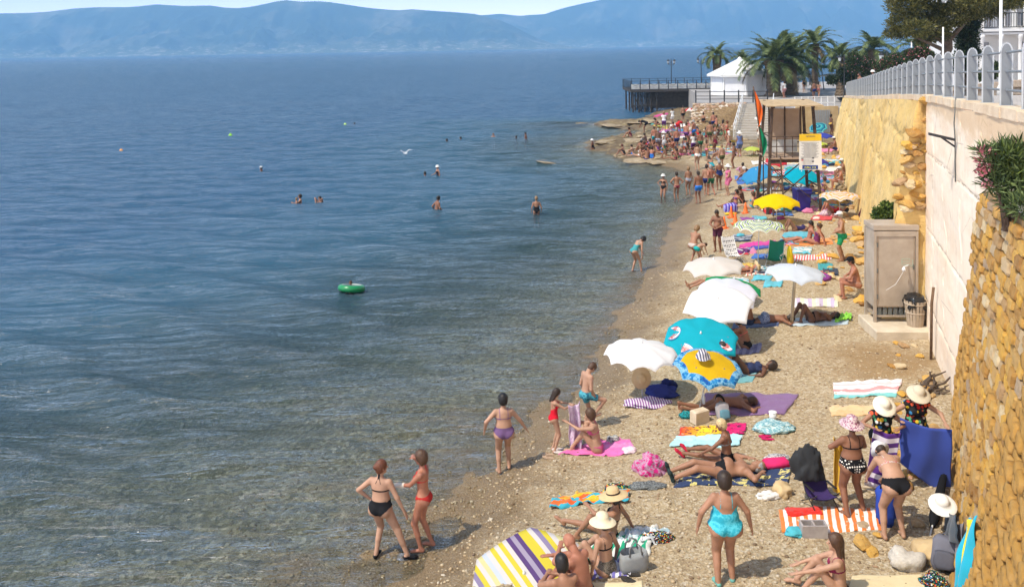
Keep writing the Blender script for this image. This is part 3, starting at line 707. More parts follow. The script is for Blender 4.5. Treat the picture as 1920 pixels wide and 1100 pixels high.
# ------------------------------------------------------------------ figures: smooth-union distance field -> one continuous skin
def ipo(a, b, t): return a+(b-a)*t
def rx(a): return Matrix.Rotation(R(a), 3, 'X')
def ry(a): return Matrix.Rotation(R(a), 3, 'Y')
def rz_(a): return Matrix.Rotation(R(a), 3, 'Z')
def frame(pitch=0, yaw=0, roll=0): return rz_(yaw) @ rx(-pitch) @ ry(roll)
def surf(prims, h):
    """prims: ('c', a, ra, b, rb, k, label) round cone; ('e', c, Rm, radii, k, label) ellipsoid; negative label subtracts"""
    lo = np.full(3, 1e9); hi = -lo.copy(); bb = []
    for p in prims:
        if p[0] == 'c':
            a, b = np.array(p[1]), np.array(p[3]); r = max(p[2], p[4]); l = np.minimum(a, b)-r; u = np.maximum(a, b)+r; k = p[5]
        else:
            c = np.array(p[1]); r = max(p[3]); l = c-r; u = c+r; k = p[4]
        bb.append((l-k-2*h, u+k+2*h))
        if p[-1] >= 0: lo = np.minimum(lo, l); hi = np.maximum(hi, u)
    lo = lo-3*h; n = np.ceil((hi+3*h-lo)/h).astype(int)+1
    D = np.full(n, .3, np.float32); Lb = np.zeros(n, np.int16)
    ax = [lo[i]+h*np.arange(n[i]) for i in range(3)]
    for p, (l, u) in zip(prims, bb):
        i0 = np.clip(((l-lo)/h).astype(int), 0, n-1); i1 = np.clip(((u-lo)/h).astype(int)+2, 1, n)
        sl_ = tuple(slice(i0[i], i1[i]) for i in range(3))
        x = ax[0][sl_[0]][:, None, None]; y = ax[1][sl_[1]][None, :, None]; z = ax[2][sl_[2]][None, None, :]
        if p[0] == 'c':
            a = p[1]; ba = Vector(p[3])-Vector(a); bl = max(ba.dot(ba), 1e-9); X = x-a[0]; Yy = y-a[1]; Z = z-a[2]
            t_ = np.clip((X*ba.x+Yy*ba.y+Z*ba.z)/bl, 0, 1); d = np.sqrt((X-t_*ba.x)**2+(Yy-t_*ba.y)**2+(Z-t_*ba.z)**2)-(p[2]+(p[4]-p[2])*t_); k = p[5]
        else:
            c = p[1]; M = p[2]; X = x-c[0]; Yy = y-c[1]; Z = z-c[2]; r = p[3]; k = p[4]
            q = [M[0][j]*X+M[1][j]*Yy+M[2][j]*Z for j in range(3)]
            k0 = np.sqrt((q[0]/r[0])**2+(q[1]/r[1])**2+(q[2]/r[2])**2); k1 = np.sqrt((q[0]/r[0]**2)**2+(q[1]/r[1]**2)**2+(q[2]/r[2]**2)**2)
            d = k0*(k0-1)/np.maximum(k1, 1e-6)
        A = D[sl_]
        if p[-1] < 0:
            D[sl_] = np.maximum(A, -d); continue
        hh = np.maximum(k-np.abs(A-d), 0)/k
        lb = Lb[sl_]; lb[d < A] = p[-1]
        D[sl_] = np.minimum(A, d)-hh*hh*k*.25
    S = D < 0
    # surface nets
    nx, ny, nz = n; acc = np.zeros((nx-1, ny-1, nz-1, 3), np.float32); cnt = np.zeros((nx-1, ny-1, nz-1), np.float32)
    quads = []
    edges = []
    for axi in range(3):
        s0 = [slice(None)]*3; s1 = [slice(None)]*3; s0[axi] = slice(0, -1); s1[axi] = slice(1, None)
        cr = S[tuple(s0)] != S[tuple(s1)]
        idx = np.argwhere(cr)
        if not len(idx): continue
        d0 = D[tuple(s0)][cr]; d1 = D[tuple(s1)][cr]; tt = d0/(d0-d1); pos = idx.astype(np.float32).copy(); pos[:, axi] += tt
        o1, o2 = [(1, 2), (2, 0), (0, 1)][axi]
        ok = (idx[:, o1] > 0) & (idx[:, o2] > 0) & (idx[:, o1] < n[o1]-1) & (idx[:, o2] < n[o2]-1)
        idx = idx[ok]; pos = pos[ok]; sg = d0[ok] < 0
        cells = []
        for (da, db) in ((-1, -1), (0, -1), (0, 0), (-1, 0)):
            c = idx.copy(); c[:, o1] += da; c[:, o2] += db; cells.append(c)
            fl = np.ravel_multi_index(c.T, cnt.shape)
            np.add.at(cnt.ravel(), fl, 1) if False else None
            cb = np.bincount(fl, minlength=cnt.size).astype(np.float32).reshape(cnt.shape); cnt += cb
            for q in range(3): acc[..., q] += np.bincount(fl, weights=pos[:, q], minlength=cnt.size).astype(np.float32).reshape(cnt.shape)
        edges.append((cells, sg))
    act = cnt > 0; vi = np.full(cnt.shape, -1, np.int32); vi[act] = np.arange(act.sum())
    V = acc[act]/cnt[act][:, None]; lab = Lb[:-1, :-1, :-1][act]
    near = np.clip(np.round(V).astype(int), 0, n-1); lab = Lb[near[:, 0], near[:, 1], near[:, 2]]
    Q = []
    for cells, sg in edges:
        q = np.stack([vi[c[:, 0], c[:, 1], c[:, 2]] for c in cells], 1); q[~sg] = q[~sg][:, ::-1]; Q.append(q)
    Q = np.concatenate(Q); V = V*h+lo
    for it in range(1):
        s = np.zeros_like(V); c = np.zeros(len(V))
        for a in range(4):
            i, j = Q[:, a], Q[:, (a+1) % 4]
            for q in range(3): s[:, q] += np.bincount(i, weights=V[j, q], minlength=len(V))+np.bincount(j, weights=V[i, q], minlength=len(V))
            c += np.bincount(i, minlength=len(V))+np.bincount(j, minlength=len(V))
        V = V*.55+.45*s/np.maximum(c, 1)[:, None]
    return V, Q, lab
def vnormals(V, Q):
    a = V[Q[:, 2]]-V[Q[:, 0]]; b = V[Q[:, 3]]-V[Q[:, 1]]; nn = np.cross(a, b); N = np.zeros_like(V)
    for k in range(4):
        for q in range(3): N[:, q] += np.bincount(Q[:, k], weights=nn[:, q], minlength=len(V))
    return N/np.maximum(np.linalg.norm(N, axis=1), 1e-12)[:, None]
def fastmesh(name, V, Q, m, smooth=True):
    me = bpy.data.meshes.new(name); me.vertices.add(len(V)); me.vertices.foreach_set('co', np.ascontiguousarray(V, np.float32).ravel())
    me.loops.add(Q.size); me.loops.foreach_set('vertex_index', np.ascontiguousarray(Q, np.int32).ravel())
    me.polygons.add(len(Q)); me.polygons.foreach_set('loop_start', np.arange(0, Q.size, 4, dtype=np.int32))
    if smooth: me.polygons.foreach_set('use_smooth', np.ones(len(Q), bool))
    me.materials.append(m); me.update(calc_edges=True); return me
def limb_ik(a, c, l1, l2, pole):
    """middle joint between a and c; c is pulled in if out of reach"""
    a = Vector(a); c = Vector(c); d = c-a; L = d.length; mx = (l1+l2)*.998
    if L > mx: c = a+d*(mx/L); d = c-a; L = mx
    L = max(L, abs(l1-l2)+.01); u = d.normalized(); x = (l1*l1-l2*l2+L*L)/(2*L); hgt = math.sqrt(max(l1*l1-x*x, 0)); pole = Vector(pole); p = pole-u*pole.dot(u)
    p = p.normalized() if p.length > 1e-5 else u.orthogonal().normalized()
    return a+u*x+p*hgt, c
PELV, CHST, HEAD_, LEGS, ARMS, NECK = 1, 2, 3, 4, 5, 6
def skel(P):
    """P: pose dict -> joints (1.72 m figure)"""
    g = dict(pel=(0, 0, .93), pp=0, py=0, cp=0, cy=None, cr=0, hp=0, hy=None, Lh=None, Rh=None, Lf=(-.10, -.02, .085), Rf=(.10, -.02, .085), lk=(0, 1, 0), rk=(0, 1, 0), le=(-.4, -1, 0), re=(.4, -1, 0), lfy=8, rfy=-8, lfp=0, rfp=0, curl=.35)
    g.update(P)
    if g['cy'] is None: g['cy'] = g['py']
    if g['hy'] is None: g['hy'] = g['cy']
    J = {}; Fp = frame(g['pp'], g['py']); Fc = frame(g['cp'], g['cy'], g['cr']); Fm = frame((g['pp']+g['cp'])/2, (g['py']+g['cy'])/2, g['cr']/2); Fh = frame(g['hp'], g['hy'])
    up = Vector((0, 0, 1)); p0 = Vector(g['pel']); p1 = p0+Fp @ up*.10; p2 = p1+Fm @ up*.15; p3 = p2+Fc @ up*.24
    J.update(p0=p0, p1=p1, p2=p2, p3=p3, Fp=Fp, Fc=Fc, Fm=Fm, Fh=Fh)
    J['head'] = p3+(Fc @ up*.5+Fh @ up*.5)*.075+Fh @ Vector((0, .025, .105))
    for s, n in ((-1, 'L'), (1, 'R')):
        sh = p3+Fc @ Vector((s*.172, .0, -.055)); hip = p0+Fp @ Vector((s*.092, 0, -.03))
        ht = g[n+'h']
        if ht is None: ht = sh+Fc @ Vector((s*.07, .05, 0))+Vector((0, 0, -.525))
        el, wr = limb_ik(sh, ht, .285, .255, g[n.lower()+'e']); kn, an = limb_ik(hip, g[n+'f'], .43, .42, g[n.lower()+'k'])
        J[n] = dict(sh=sh, el=el, wr=wr, hip=hip, kn=kn, an=an, s=s, fy=g[n.lower()+'fy'], fp=g[n.lower()+'fp'])
    J['g'] = g
    return J
def body_prims(J, sex='f', w=1.0, fingers=False, belly=0.0, bust=1.0):
    P = []; f = sex == 'f'
    def E(c, M, r, k, l): P.append(('e', tuple(c), M, r, k, l))
    def C(a, ra, b, rb, k, l): P.append(('c', tuple(a), ra, tuple(b), rb, k, l))
    Fp, Fc, Fm, Fh = J['Fp'], J['Fc'], J['Fm'], J['Fh']; V = Vector
    p0, p1, p2, p3 = J['p0'], J['p1'], J['p2'], J['p3']
    hw = (.168 if f else .155)*w
    E(p0+Fp @ V((0, -.005, .0)), Fp, (hw, .105*w, .115), .05, PELV)
    for s in (-1, 1): E(p0+Fp @ V((s*.075*w, -.065*w**.6, -.045)), Fp, (.088*w**.8, .082*w**.6, .092*w**.3), .04, PELV)
    ww = (.122 if f else .138)*w
    E(p1+Fm @ V((0, .0, .045)), Fm, (ww, .092*w, .15), .07, CHST)
    if w > 1.08 or belly: E(p1+Fm @ V((0, .045+belly*.5, .02)), Fm, (.115*w, .09*w+belly, .12), .06, CHST)
    E(p2+Fc @ V((0, .005, .085)), Fc, ((.142 if f else .160)*(.4+.6*w), .098*(.4+.6*w), .155), .06, CHST)
    E(p3+Fc @ V((0, -.005, -.065)), Fc, ((.165 if f else .19), .068, .062), .06, CHST)
    if f:
        for s in (-1, 1): E(p2+Fc @ V((s*.073, .092*(.5+.5*w), .085)), Fc, (.06*bust*w**.5, .052*bust, .058*bust*w**.5), .03, CHST)
    else:
        for s in (-1, 1): E(p2+Fc @ V((s*.08, .075, .12)), Fc, (.07, .035, .055), .03, CHST)
    hd = J['head']; nk = .050 if f else .06
    C(p3+Fc @ V((0, -.005, -.04)), nk*1.12, hd+Fh @ V((0, -.025, -.08)), nk*.95, .03, NECK)
    E(hd+Fh @ V((0, -.008, .02)), Fh, (.076, .094, .098), .02, HEAD_)
    E(hd+Fh @ V((0, .022, -.045)), Fh, (.055, .062, .072), .03, HEAD_)
    C(hd+Fh @ V((0, .090, .005)), .010, hd+Fh @ V((0, .106, -.022)), .014, .012, HEAD_)
    C(hd+Fh @ V((-.014, .074, -.060)), .010, hd+Fh @ V((.014, .074, -.060)), .010, .012, HEAD_)
    E(hd+Fh @ V((0, .062, -.098)), Fh, (.022, .020, .018), .02, HEAD_)
    for s in (-1, 1): E(hd+Fh @ V((s*.076, -.005, -.012)), Fh, (.012, .020, .032), .008, HEAD_)
    lw = (1.0 if f else 1.0)*(.45+.55*w); aw = (.86 if f else 1.08)*(.5+.5*w)
    for n in 'LR':
        j = J[n]; s = j['s']
        C(j['hip'], .083*lw*(1.06 if f else 1), j['kn'], .053*lw, .05, LEGS)
        dk = (j['an']-j['kn']); mid = j['kn']+dk*.32; bk = (j['hip']+j['an'])/2-j['kn']; bk = bk.normalized() if bk.length > .05 else Fp @ V((0, -1, 0))
        C(j['kn'], .050*lw, j['an'], .033*lw, .03, LEGS); C(j['kn']+dk*.15+bk*.012, .040*lw, j['kn']+dk*.5+bk*.012, .038*lw, .03, LEGS)
        Ff = rz_(j['fy']+J['g']['py']*0) @ rx(-j['fp']); 
        if 'Ff' in j: Ff = j['Ff']
        a = j['an']; C(a, .033, a+Ff @ V((0, -.038, -.042)), .030, .02, LEGS)
        C(a+Ff @ V((0, -.03, -.045)), .030, a+Ff @ V((s*.008, .115, -.055)), .030, .02, LEGS); C(a+Ff @ V((s*.02, .12, -.058)), .024, a+Ff @ V((s*.016, .155, -.062)), .018, .02, LEGS)
        C(a+Ff @ V((-s*.012, .12, -.058)), .022, a+Ff @ V((-s*.014, .17, -.062)), .016, .02, LEGS)
        C(j['sh']+Fc @ V((-s*.01, 0, 0)), .056*aw, j['el'], .040*aw, .04, ARMS); C(j['el'], .041*aw, j['wr'], .026*aw, .02, ARMS)
        d = (j['wr']-j['el']).normalized(); u1 = j['el']-j['sh']; side = d.cross(V((0, 0, 1)) if abs(d.z) < .8 else Fc @ V((s, 0, 0))); side = side.normalized()
        nrm_ = side.cross(d).normalized()
        if abs(d.z) > .8: side = Fc @ V((0, 1, 0)); side = (side-d*side.dot(d)).normalized(); nrm_ = side.cross(d).normalized()
        M = Matrix((side, nrm_, d)).transposed(); pc = j['wr']+d*.055
        E(pc, M, (.040, .019, .052), .015, ARMS)
        cu = J['g']['curl']
        if fingers:
            sg = 1 if nrm_.dot(Fc @ V((-s, 0, 0))) > 0 else -1
            for q, (off, ln) in enumerate(((-.030, .060), (-.011, .075), (.009, .080), (.029, .068))):
                b0 = pc+d*.040+side*off; dr = (d+side*off*1.2).normalized(); b1 = b0+dr*ln*.55; b2 = b1+(dr*math.cos(cu)+nrm_*sg*math.sin(cu)).normalized()*ln*.5
                C(b0, .0098, b1, .0090, .006, ARMS); C(b1, .0090, b2, .0078, .004, ARMS)
            t0 = j['wr']+d*.03+side*.028; t1 = t0+(d*.6+side*.7+nrm_*sg*.3).normalized()*.042; t2 = t1+(d*.95+side*.15+nrm_*sg*.3).normalized()*.032
            C(t0, .013, t1, .0115, .008, ARMS); C(t1, .0110, t2, .0085, .004, ARMS)
        else:
            E(pc+d*.06, M, (.034, .014, .045), .02, ARMS)
    return P
SKINS = {}
def skin(col):
    if col not in SKINS:
        m = mat('skin', col, .55, spec=.35); t = NT(m); v = t.coord('Object')
        n_ = t.noise(v, 5, 4, .6); t.col(t.mix(t.ramp(n_, [(.35, (0, 0, 0)), (.65, (1, 1, 1))]), tuple(c*.86 for c in col), tuple(min(1, c*1.1) for c in col)))
        t.b.inputs['Subsurface Weight'].default_value = .0; SKINS[col] = m
    return SKINS[col]
PALE, FAIR, TAN, BRN, DRK, RED = (.54, .35, .25), (.46, .265, .175), (.36, .185, .112), (.25, .115, .066), (.155, .073, .043), (.40, .17, .105)
CL = {}
def cloth(col, rough=.85, pat=None, col2=None, sc=20, tr=0):
    key = (col, pat, col2, sc, tr)
    if key in CL: return CL[key]
    m = mat('cloth', col, rough, spec=.15); t = NT(m); v = t.coord('Object'); base = None
    if pat == 'dots':
        d = t.voro(v, sc, rnd=0.15); base = t.mix(t.ramp(d, [(.33, (1, 1, 1)), (.37, (0, 0, 0))]), col, col2)
    elif pat == 'multi':
        vv = t.new('TexVoronoi'); vv.inputs['Scale'].default_value = sc; t.L(v, vv.inputs['Vector'])
        base = t.ramp(t.sep(vv.outputs['Color'])[0], [(0, col), (.22, (.75, .12, .05)), (.38, (.85, .6, .05)), (.55, (.8, .8, .75)), (.7, (.06, .25, .5)), (.85, (.1, .4, .2)), (1, col2 or col)], 'CONSTANT')
        base = t.mix(t.ramp(vv.outputs['Distance'], [(.38, (0, 0, 0)), (.46, (1, 1, 1))]), base, (.02, .02, .02))
    elif pat == 'blotch':
        base = t.ramp(t.noise(v, sc, 3, .6), [(.42, col), (.5, col2), (.62, col)])
    elif pat == 'stripe':
        x = t.sep(v)[0]; w_ = t.math('FRACT', t.math('MULTIPLY', x, sc)); base = t.ramp(w_, [(0, col), (.5, col2)], 'CONSTANT')
    else:
        base = t.mix(t.noise(v, 14, 3), tuple(c*.85 for c in col), tuple(min(1, c*1.12) for c in col))
    t.col(base); t.bump(t.noise(v, 60, 3), .25, .004)
    if tr:
        tl = t.new('BsdfTranslucent'); t.L(base, tl.inputs['Color']); mx = t.new('MixShader'); mx.inputs[0].default_value = tr
        t.L(t.b.outputs[0], mx.inputs[1]); t.L(tl.outputs[0], mx.inputs[2]); t.L(mx.outputs[0], t.out.inputs[0])
    CL[key] = m; return m
def garment(name, V, Q, N, mask, th, m, parent, flare=None, sub=1):
    fm = mask[Q].all(axis=1)
    if fm.sum() < 4: return None
    q = Q[fm]; ids, inv = np.unique(q, return_inverse=True); q = inv.reshape(q.shape)
    # rim: verts also used by faces outside
    rim = np.zeros(len(V), bool); rim[Q[~fm].ravel()] = True; rim = rim[ids]
    off = np.full(len(ids), th); off[rim] = max(th*.45, .0015)
    W = V[ids]+N[ids]*off[:, None]
    if flare is not None: W = W+flare(V[ids], N[ids])
    me = fastmesh(name, W, q, m); o = bpy.data.objects.new(name, me); COL.objects.link(o); o.parent = parent; return o
def loc_in(V, o, M): return (V-np.array(o)) @ np.array(M)
def suit_masks(J, V, lab):
    q = loc_in(V, J['p0'], J['Fp']); c = loc_in(V, J['p2'], J['Fc']); ww_ = max(1.0, np.abs(q[lab == PELV, 0]).max()/.19) if (lab == PELV).any() else 1.0; ax = np.abs(q[:, 0])/ww_
    tors = np.isin(lab, (PELV, CHST, LEGS))
    hipd = {}
    def legt(n):
        j = J[n]; d = j['kn']-j['hip']; L = d.length; u = np.array(d/L); w = V-np.array(j['hip']); t_ = w @ u; r = np.linalg.norm(w-t_[:, None]*u, axis=1); return t_, r
    tL, rL = legt('L'); tR, rR = legt('R')
    inL = (lab == LEGS) & (rL < .13*ww_) & (q[:, 0] < .02); inR = (lab == LEGS) & (rR < .13*ww_) & (q[:, 0] > -.02)
    near = (ax < .24) & (np.abs(q[:, 1]) < .2*ww_**.7)
    low = -.125+.95*np.maximum(ax-.02, 0)
    tmax = .035+.0*ax
    brief = tors & near & (q[:, 2] < .055) & (q[:, 2] > low) & ~(inL & (tL > .085)) & ~(inR & (tR > .085))
    high = tors & near & (q[:, 2] < .13) & (q[:, 2] > low) & ~(inL & (tL > .085)) & ~(inR & (tR > .085))
    def shorts(L_): return (np.isin(lab, (PELV, CHST)) & near & (q[:, 2] < .06)) | (inL & (tL < L_)) | (inR & (tR < L_))
    chest = np.isin(lab, (CHST, NECK)) | ((lab == ARMS) & (np.abs(c[:, 0]) < .15) & (np.abs(c[:, 1]) < .10))
    f_ = c[:, 1] > 0
    band = chest & (np.abs(c[:, 2]-.055) < .016); cup = chest & f_ & (np.abs(c[:, 2]-.085) < .055) & (np.abs(np.abs(c[:, 0])-.075) < .062)
    strap = chest & (np.abs(np.abs(c[:, 0])-.085) < .011) & (c[:, 2] > .05)
    xstrap = chest & (np.abs(np.abs(c[:, 0])-(.10-.09*np.clip((c[:, 2]-.05)/.2, 0, 1))) < .012) & (c[:, 2] > .05) & (f_ | (c[:, 2] > .17))
    torso = np.isin(lab, (CHST, PELV)) | ((lab == ARMS) & (np.abs(c[:, 0]) < .14) & (np.abs(c[:, 1]) < .10))
    body1 = (torso & ((c[:, 2] < .12) & f_ | (c[:, 2] < -.02+.0*c[:, 0]) | ((~f_) & (c[:, 2] < -.02+.9*np.maximum(np.abs(c[:, 0])-.06, 0)) ))) & (c[:, 2] < .13)
    one = (body1 & ~((lab == PELV) & (q[:, 2] < low))) | brief | strap | cup
    shirt = torso & (np.hypot(c[:, 0], c[:, 1]) > -.1) & (q[:, 2] > -.02) & (c[:, 2] < .235-.0*c[:, 2])
    def sleeve(L_):
        m_ = np.zeros(len(V), bool)
        for n in 'LR':
            j = J[n]; d = j['el']-j['sh']; w = V-np.array(j['sh']); t_ = w @ np.array(d.normalized()); m_ |= (lab == ARMS) & (t_ < L_) & (t_ > -.1) & (np.linalg.norm(w, axis=1) < .3)
        return m_
    for m_ in (band, cup, strap, xstrap, one, shirt): m_ &= (lab != HEAD_)
    return dict(brief=brief, high=high, shorts=shorts, bikini=band | cup | strap, halter=band | cup | xstrap, one=one, shirt=shirt, sleeve=sleeve)
HAIRC = dict(black=(.012, .010, .009), dark=(.03, .018, .012), brown=(.075, .038, .02), light=(.25, .15, .07), blond=(.55, .42, .22), grey=(.30, .29, .28), white=(.62, .60, .57), redb=(.12, .04, .018))
def hairmat(c):
    k = ('hair', c)
    if k not in CL:
        m = mat('hair', HAIRC[c], .5, spec=.4); t = NT(m); v = t.coord('Object', (1, 1, .25)); n_ = t.noise(v, 70, 3, .6); b = HAIRC[c]
        t.col(t.ramp(n_, [(.3, tuple(x*.6 for x in b)), (.7, tuple(min(1, x*1.5) for x in b))])); t.bump(n_, .6, .006); CL[k] = m
    return CL[k]
def hair_prims(J, style):
    hd = J['head']; Fh = J['Fh']; V = Vector; P = []
    def E(c, r, k=.02): P.append(('e', tuple(hd+Fh @ V(c)), Fh, r, k, 1))
    def C(a, ra, b, rb, k=.02): P.append(('c', tuple(hd+Fh @ V(a)), ra, tuple(hd+Fh @ V(b)), rb, k, 1))
    bulk = {'short': .008, 'crop': .003, 'bun': .010, 'curly': .034, 'pony': .010, 'long': .014, 'bob': .018, 'spiky': .024, 'ring': .004}[style]
    E((0, -.014, .026), (.080+bulk, .098+bulk, .100+bulk)); E((0, -.045, -.03), (.070+bulk, .062+bulk, .075+bulk*.5))
    if style == 'bun': E((0, -.115, .02), (.045, .040, .045))
    if style == 'pony': C((0, -.10, .01), .03, (0, -.13, -.12), .018)
    if style == 'long':
        C((.05, -.03, -.02), .045, (.055, -.05, -.20), .035); C((-.05, -.03, -.02), .045, (-.055, -.05, -.20), .035); C((0, -.08, 0), .05, (0, -.095, -.24), .035)
    if style == 'bob': C((.055, -.03, -.02), .045, (.06, -.03, -.085), .035); C((-.055, -.03, -.02), .045, (-.06, -.03, -.085), .035); C((0, -.06, -.03), .055, (0, -.06, -.09), .04)
    if style == 'curly':
        for q in range(14):
            a = q*2.4; z = .10-.16*(q/14); r_ = math.sqrt(max(0, 1-(z/.12)**2)); E((math.cos(a)*.082*r_, -.025+math.sin(a)*.085*r_, z+.01), (.028, .028, .028), .012)
    if style == 'spiky':
        for q in range(16):
            a = q*2.4; z = .115-.10*(q/16); r_ = math.sqrt(max(0, 1-(z/.135)**2)); d = V((math.cos(a)*r_, math.sin(a)*r_*.9-.1, z/.11)).normalized(); C(tuple(d*.085+V((0, -.012, .02))), .018, tuple(d*.125+V((0, -.015, .025))), .006, .01)
    # keep the face free
    P.append(('e', tuple(hd+Fh @ V((0, .108, -.028))), Fh, (.075, .075, .092), .01, -1))
    if style == 'ring': P.append(('e', tuple(hd+Fh @ V((0, .0, .15))), Fh, (.13, .15, .105), .01, -1))
    return P
def hat_part(J, kind, m, root, band=None):
    hd = J['head']; Fh = J['Fh']; o = hd+Fh @ Vector((0, -.01, .045)); mbx = MB(); Mt = Fh @ rx(6)
    if kind == 'sun': prof = [(.205, -.035), (.20, -.028), (.15, .0), (.105, .012), (.10, .05), (.088, .10), (.05, .125), (0, .128)]
    elif kind == 'straw': prof = [(.225, -.03), (.22, -.025), (.16, -.005), (.102, .008), (.098, .06), (.085, .105), (.04, .118), (0, .12)]
    elif kind == 'bucket': prof = [(.155, -.05), (.15, -.045), (.105, .005), (.095, .06), (.08, .085), (0, .092)]
    elif kind == 'cap': prof = [(.100, -.005), (.101, .02), (.09, .062), (.055, .09), (0, .098)]
    elif kind == 'swimcap': prof = [(.088, -.02), (.092, .02), (.082, .06), (.05, .083), (0, .09)]
    mbx.lathe(prof, 20, o, Mt, 1, 1.12)
    if kind == 'cap': mbx.add([o+Mt @ Vector(p) for p in ((-.08, .06, .01), (.08, .06, .01), (.06, .18, -.015), (-.06, .18, -.015), (-.08, .06, .002), (.08, .06, .002), (.06, .18, -.022), (-.06, .18, -.022))], [(0, 1, 2, 3), (7, 6, 5, 4), (0, 3, 7, 4), (1, 5, 6, 2), (2, 6, 7, 3)])
    h_ = mbx.build('hat', m, root, True)
    if band: MB().lathe([(.1035, .012), (.102, .035)], 20, o, Mt, 1, 1.12).build('hat_band', band, h_, True)
    return h_
def person(label, loc, rz, pose, sex='f', H=1.66, w=1.0, sk=TAN, wear=(), hair=('short', 'brown'), hat=None, h=.016, fingers=False, belly=0.0, bust=1.0, group='people', extra=None, eyes=False, mirror=False, shoes=None):
    J = skel(pose); V, Q, lab = surf(body_prims(J, sex, w, fingers, belly, bust), h/ (H/1.72)); N = vnormals(V, Q)
    root = empty('person', loc, R(rz), label, 'person', group); s = H/1.72
    body = bpy.data.objects.new('body', fastmesh('body', V, Q, skin(sk))); COL.objects.link(body); body.parent = root
    M = suit_masks(J, V, lab)
    for wi in wear:
        kind, m = wi[0], wi[1]; arg = wi[2] if len(wi) > 2 else None
        if kind == 'shorts': garment('shorts', V, Q, N, M['shorts'](arg or .26), .016, m, root)
        elif kind == 'brief': garment('swim_briefs', V, Q, N, M['brief'], .006, m, root)
        elif kind == 'high': garment('bikini_bottom', V, Q, N, M['high'], .007, m, root)
        elif kind == 'bikini': garment('bikini_top', V, Q, N, M['bikini'], .006, m, root)
        elif kind == 'halter': garment('bikini_top', V, Q, N, M['halter'], .006, m, root)
        elif kind == 'one': garment('swimsuit', V, Q, N, M['one'], .007, m, root)
        elif kind == 'shirt': garment('shirt', V, Q, N, M['shirt'] | M['sleeve'](arg or .14), .018, m, root)
        elif kind == 'dress':
            q = loc_in(V, J['p0'], J['Fp'])
            garment('dress', V, Q, N, M['shirt'] | M['sleeve'](.06) | M['shorts'](arg or .3), .022, m, root)
        elif kind == 'shoes':
            for n in 'LR':
              ms = (lab == LEGS) & (np.linalg.norm(V-np.array(J[n]['an']+(rz_(J[n]['fy']) @ rx(-J[n]['fp'])) @ Vector((0, .06, -.05))), axis=1) < .15) & (((V-np.array(J[n]['an'])) @ np.array((rz_(J[n]['fy']) @ rx(-J[n]['fp'])) @ Vector((0, 0, 1)))) < -.012)
              garment('beach_shoe', V, Q, N, ms, .006, m, root)
    if hair:
        hv, hq, _ = surf(hair_prims(J, hair[0]), min(h, .014)/s*.9); 
        if len(hv): ho = bpy.data.objects.new('hair', fastmesh('hair', hv, hq, hairmat(hair[1]))); COL.objects.link(ho); ho.parent = root
    if hat: hat_part(J, hat[0], hat[1], root, hat[2] if len(hat) > 2 else None)
    if eyes:
        for sx in (-1, 1):
            c = J['head']+J['Fh'] @ Vector((sx*.030, .080, .002)); MB().lathe([(0, -.007), (.008, -.004), (.010, 0), (.008, .004), (0, .007)], 8, c, J['Fh']).build('eye', EYE, root, True)
    root.scale = (s, s, s)
    if mirror: root.scale = (-s, s, s)
    root['H'] = H; return root, J
EYE = mat('eye_dark', (.03, .02, .015), .2)
W = lambda J, root, v: root.matrix_basis @ Vector(v)

# ---- poses (1.72 m figure, facing +Y)
ST = dict(Lf=(-.10, 0, .085), Rf=(.10, .02, .085))
def P_(base, **k): d = dict(base); d.update(k); return d
WALK = dict(pel=(0, 0, .915), Lf=(-.09, .22, .085), Rf=(.09, -.27, .12), rfp=25, Lh=(-.26, -.16, .90), Rh=(.26, .14, .92))
HIPS = P_(ST, Lh=(-.20, .02, 1.0), Rh=(.20, .02, 1.0), le=(-1, -.4, 0), re=(1, -.4, 0), curl=1.0)
BEND = dict(pel=(0, -.18, .90), pp=48, cp=82, hp=100, Lf=(-.12, 0, .085), Rf=(.12, .02, .085), Lh=(-.14, .42, .55), Rh=(.14, .45, .50), lk=(0, 1, 0), rk=(0, 1, 0))
SITUP = dict(pel=(0, 0, .11), pp=-8, cp=18, hp=10, Lf=(-.12, .52, .085), Rf=(.12, .55, .085), lk=(-.1, .2, 1), rk=(.1, .2, 1), Lh=(-.08, .46, .42), Rh=(.08, .44, .40), le=(-1, 0, -.4), re=(1, 0, -.4))
SITLEG = dict(pel=(0, 0, .11), pp=-16, cp=-14, hp=4, Lf=(-.12, .83, .085), Rf=(.14, .84, .085), lfp=-55, rfp=-55, lk=(0, 0, 1), rk=(0, 0, 1), Lh=(-.30, -.32, .06), Rh=(.30, -.32, .06), le=(-.5, -1, .2), re=(.5, -1, .2))
SITCH = dict(pel=(0, 0, .48), pp=-6, cp=10, hp=6, Lf=(-.14, .46, .085), Rf=(.14, .44, .085), lk=(-.1, 1, .6), rk=(.1, 1, .6), Lh=(-.15, .34, .58), Rh=(.15, .34, .58), le=(-1, -.5, 0), re=(1, -.5, 0))
LIEB = dict(pel=(0, 0, .115), pp=-90, cp=-88, hp=-82, Lf=(-.13, .84, .07), Rf=(.13, .84, .07), lfp=-75, rfp=-75, lk=(0, 0, 1), rk=(0, 0, 1), Lh=(-.30, -.05, .06), Rh=(.30, -.05, .06), le=(-1, 0, 0), re=(1, 0, 0))
LIEK = P_(LIEB, Lf=(-.13, .42, .085), Rf=(.13, .46, .085), lfp=0, rfp=0)
LIEP = dict(pel=(0, 0, .12), pp=88, cp=92, hp=84, Lf=(-.13, -.84, .07), Rf=(.13, -.84, .07), lfp=78, rfp=78, lfy=0, rfy=0, lk=(0, 0, -1), rk=(0, 0, -1), Lh=(-.20, .72, .05), Rh=(.20, .72, .05), le=(-1, 0, 0), re=(1, 0, 0))
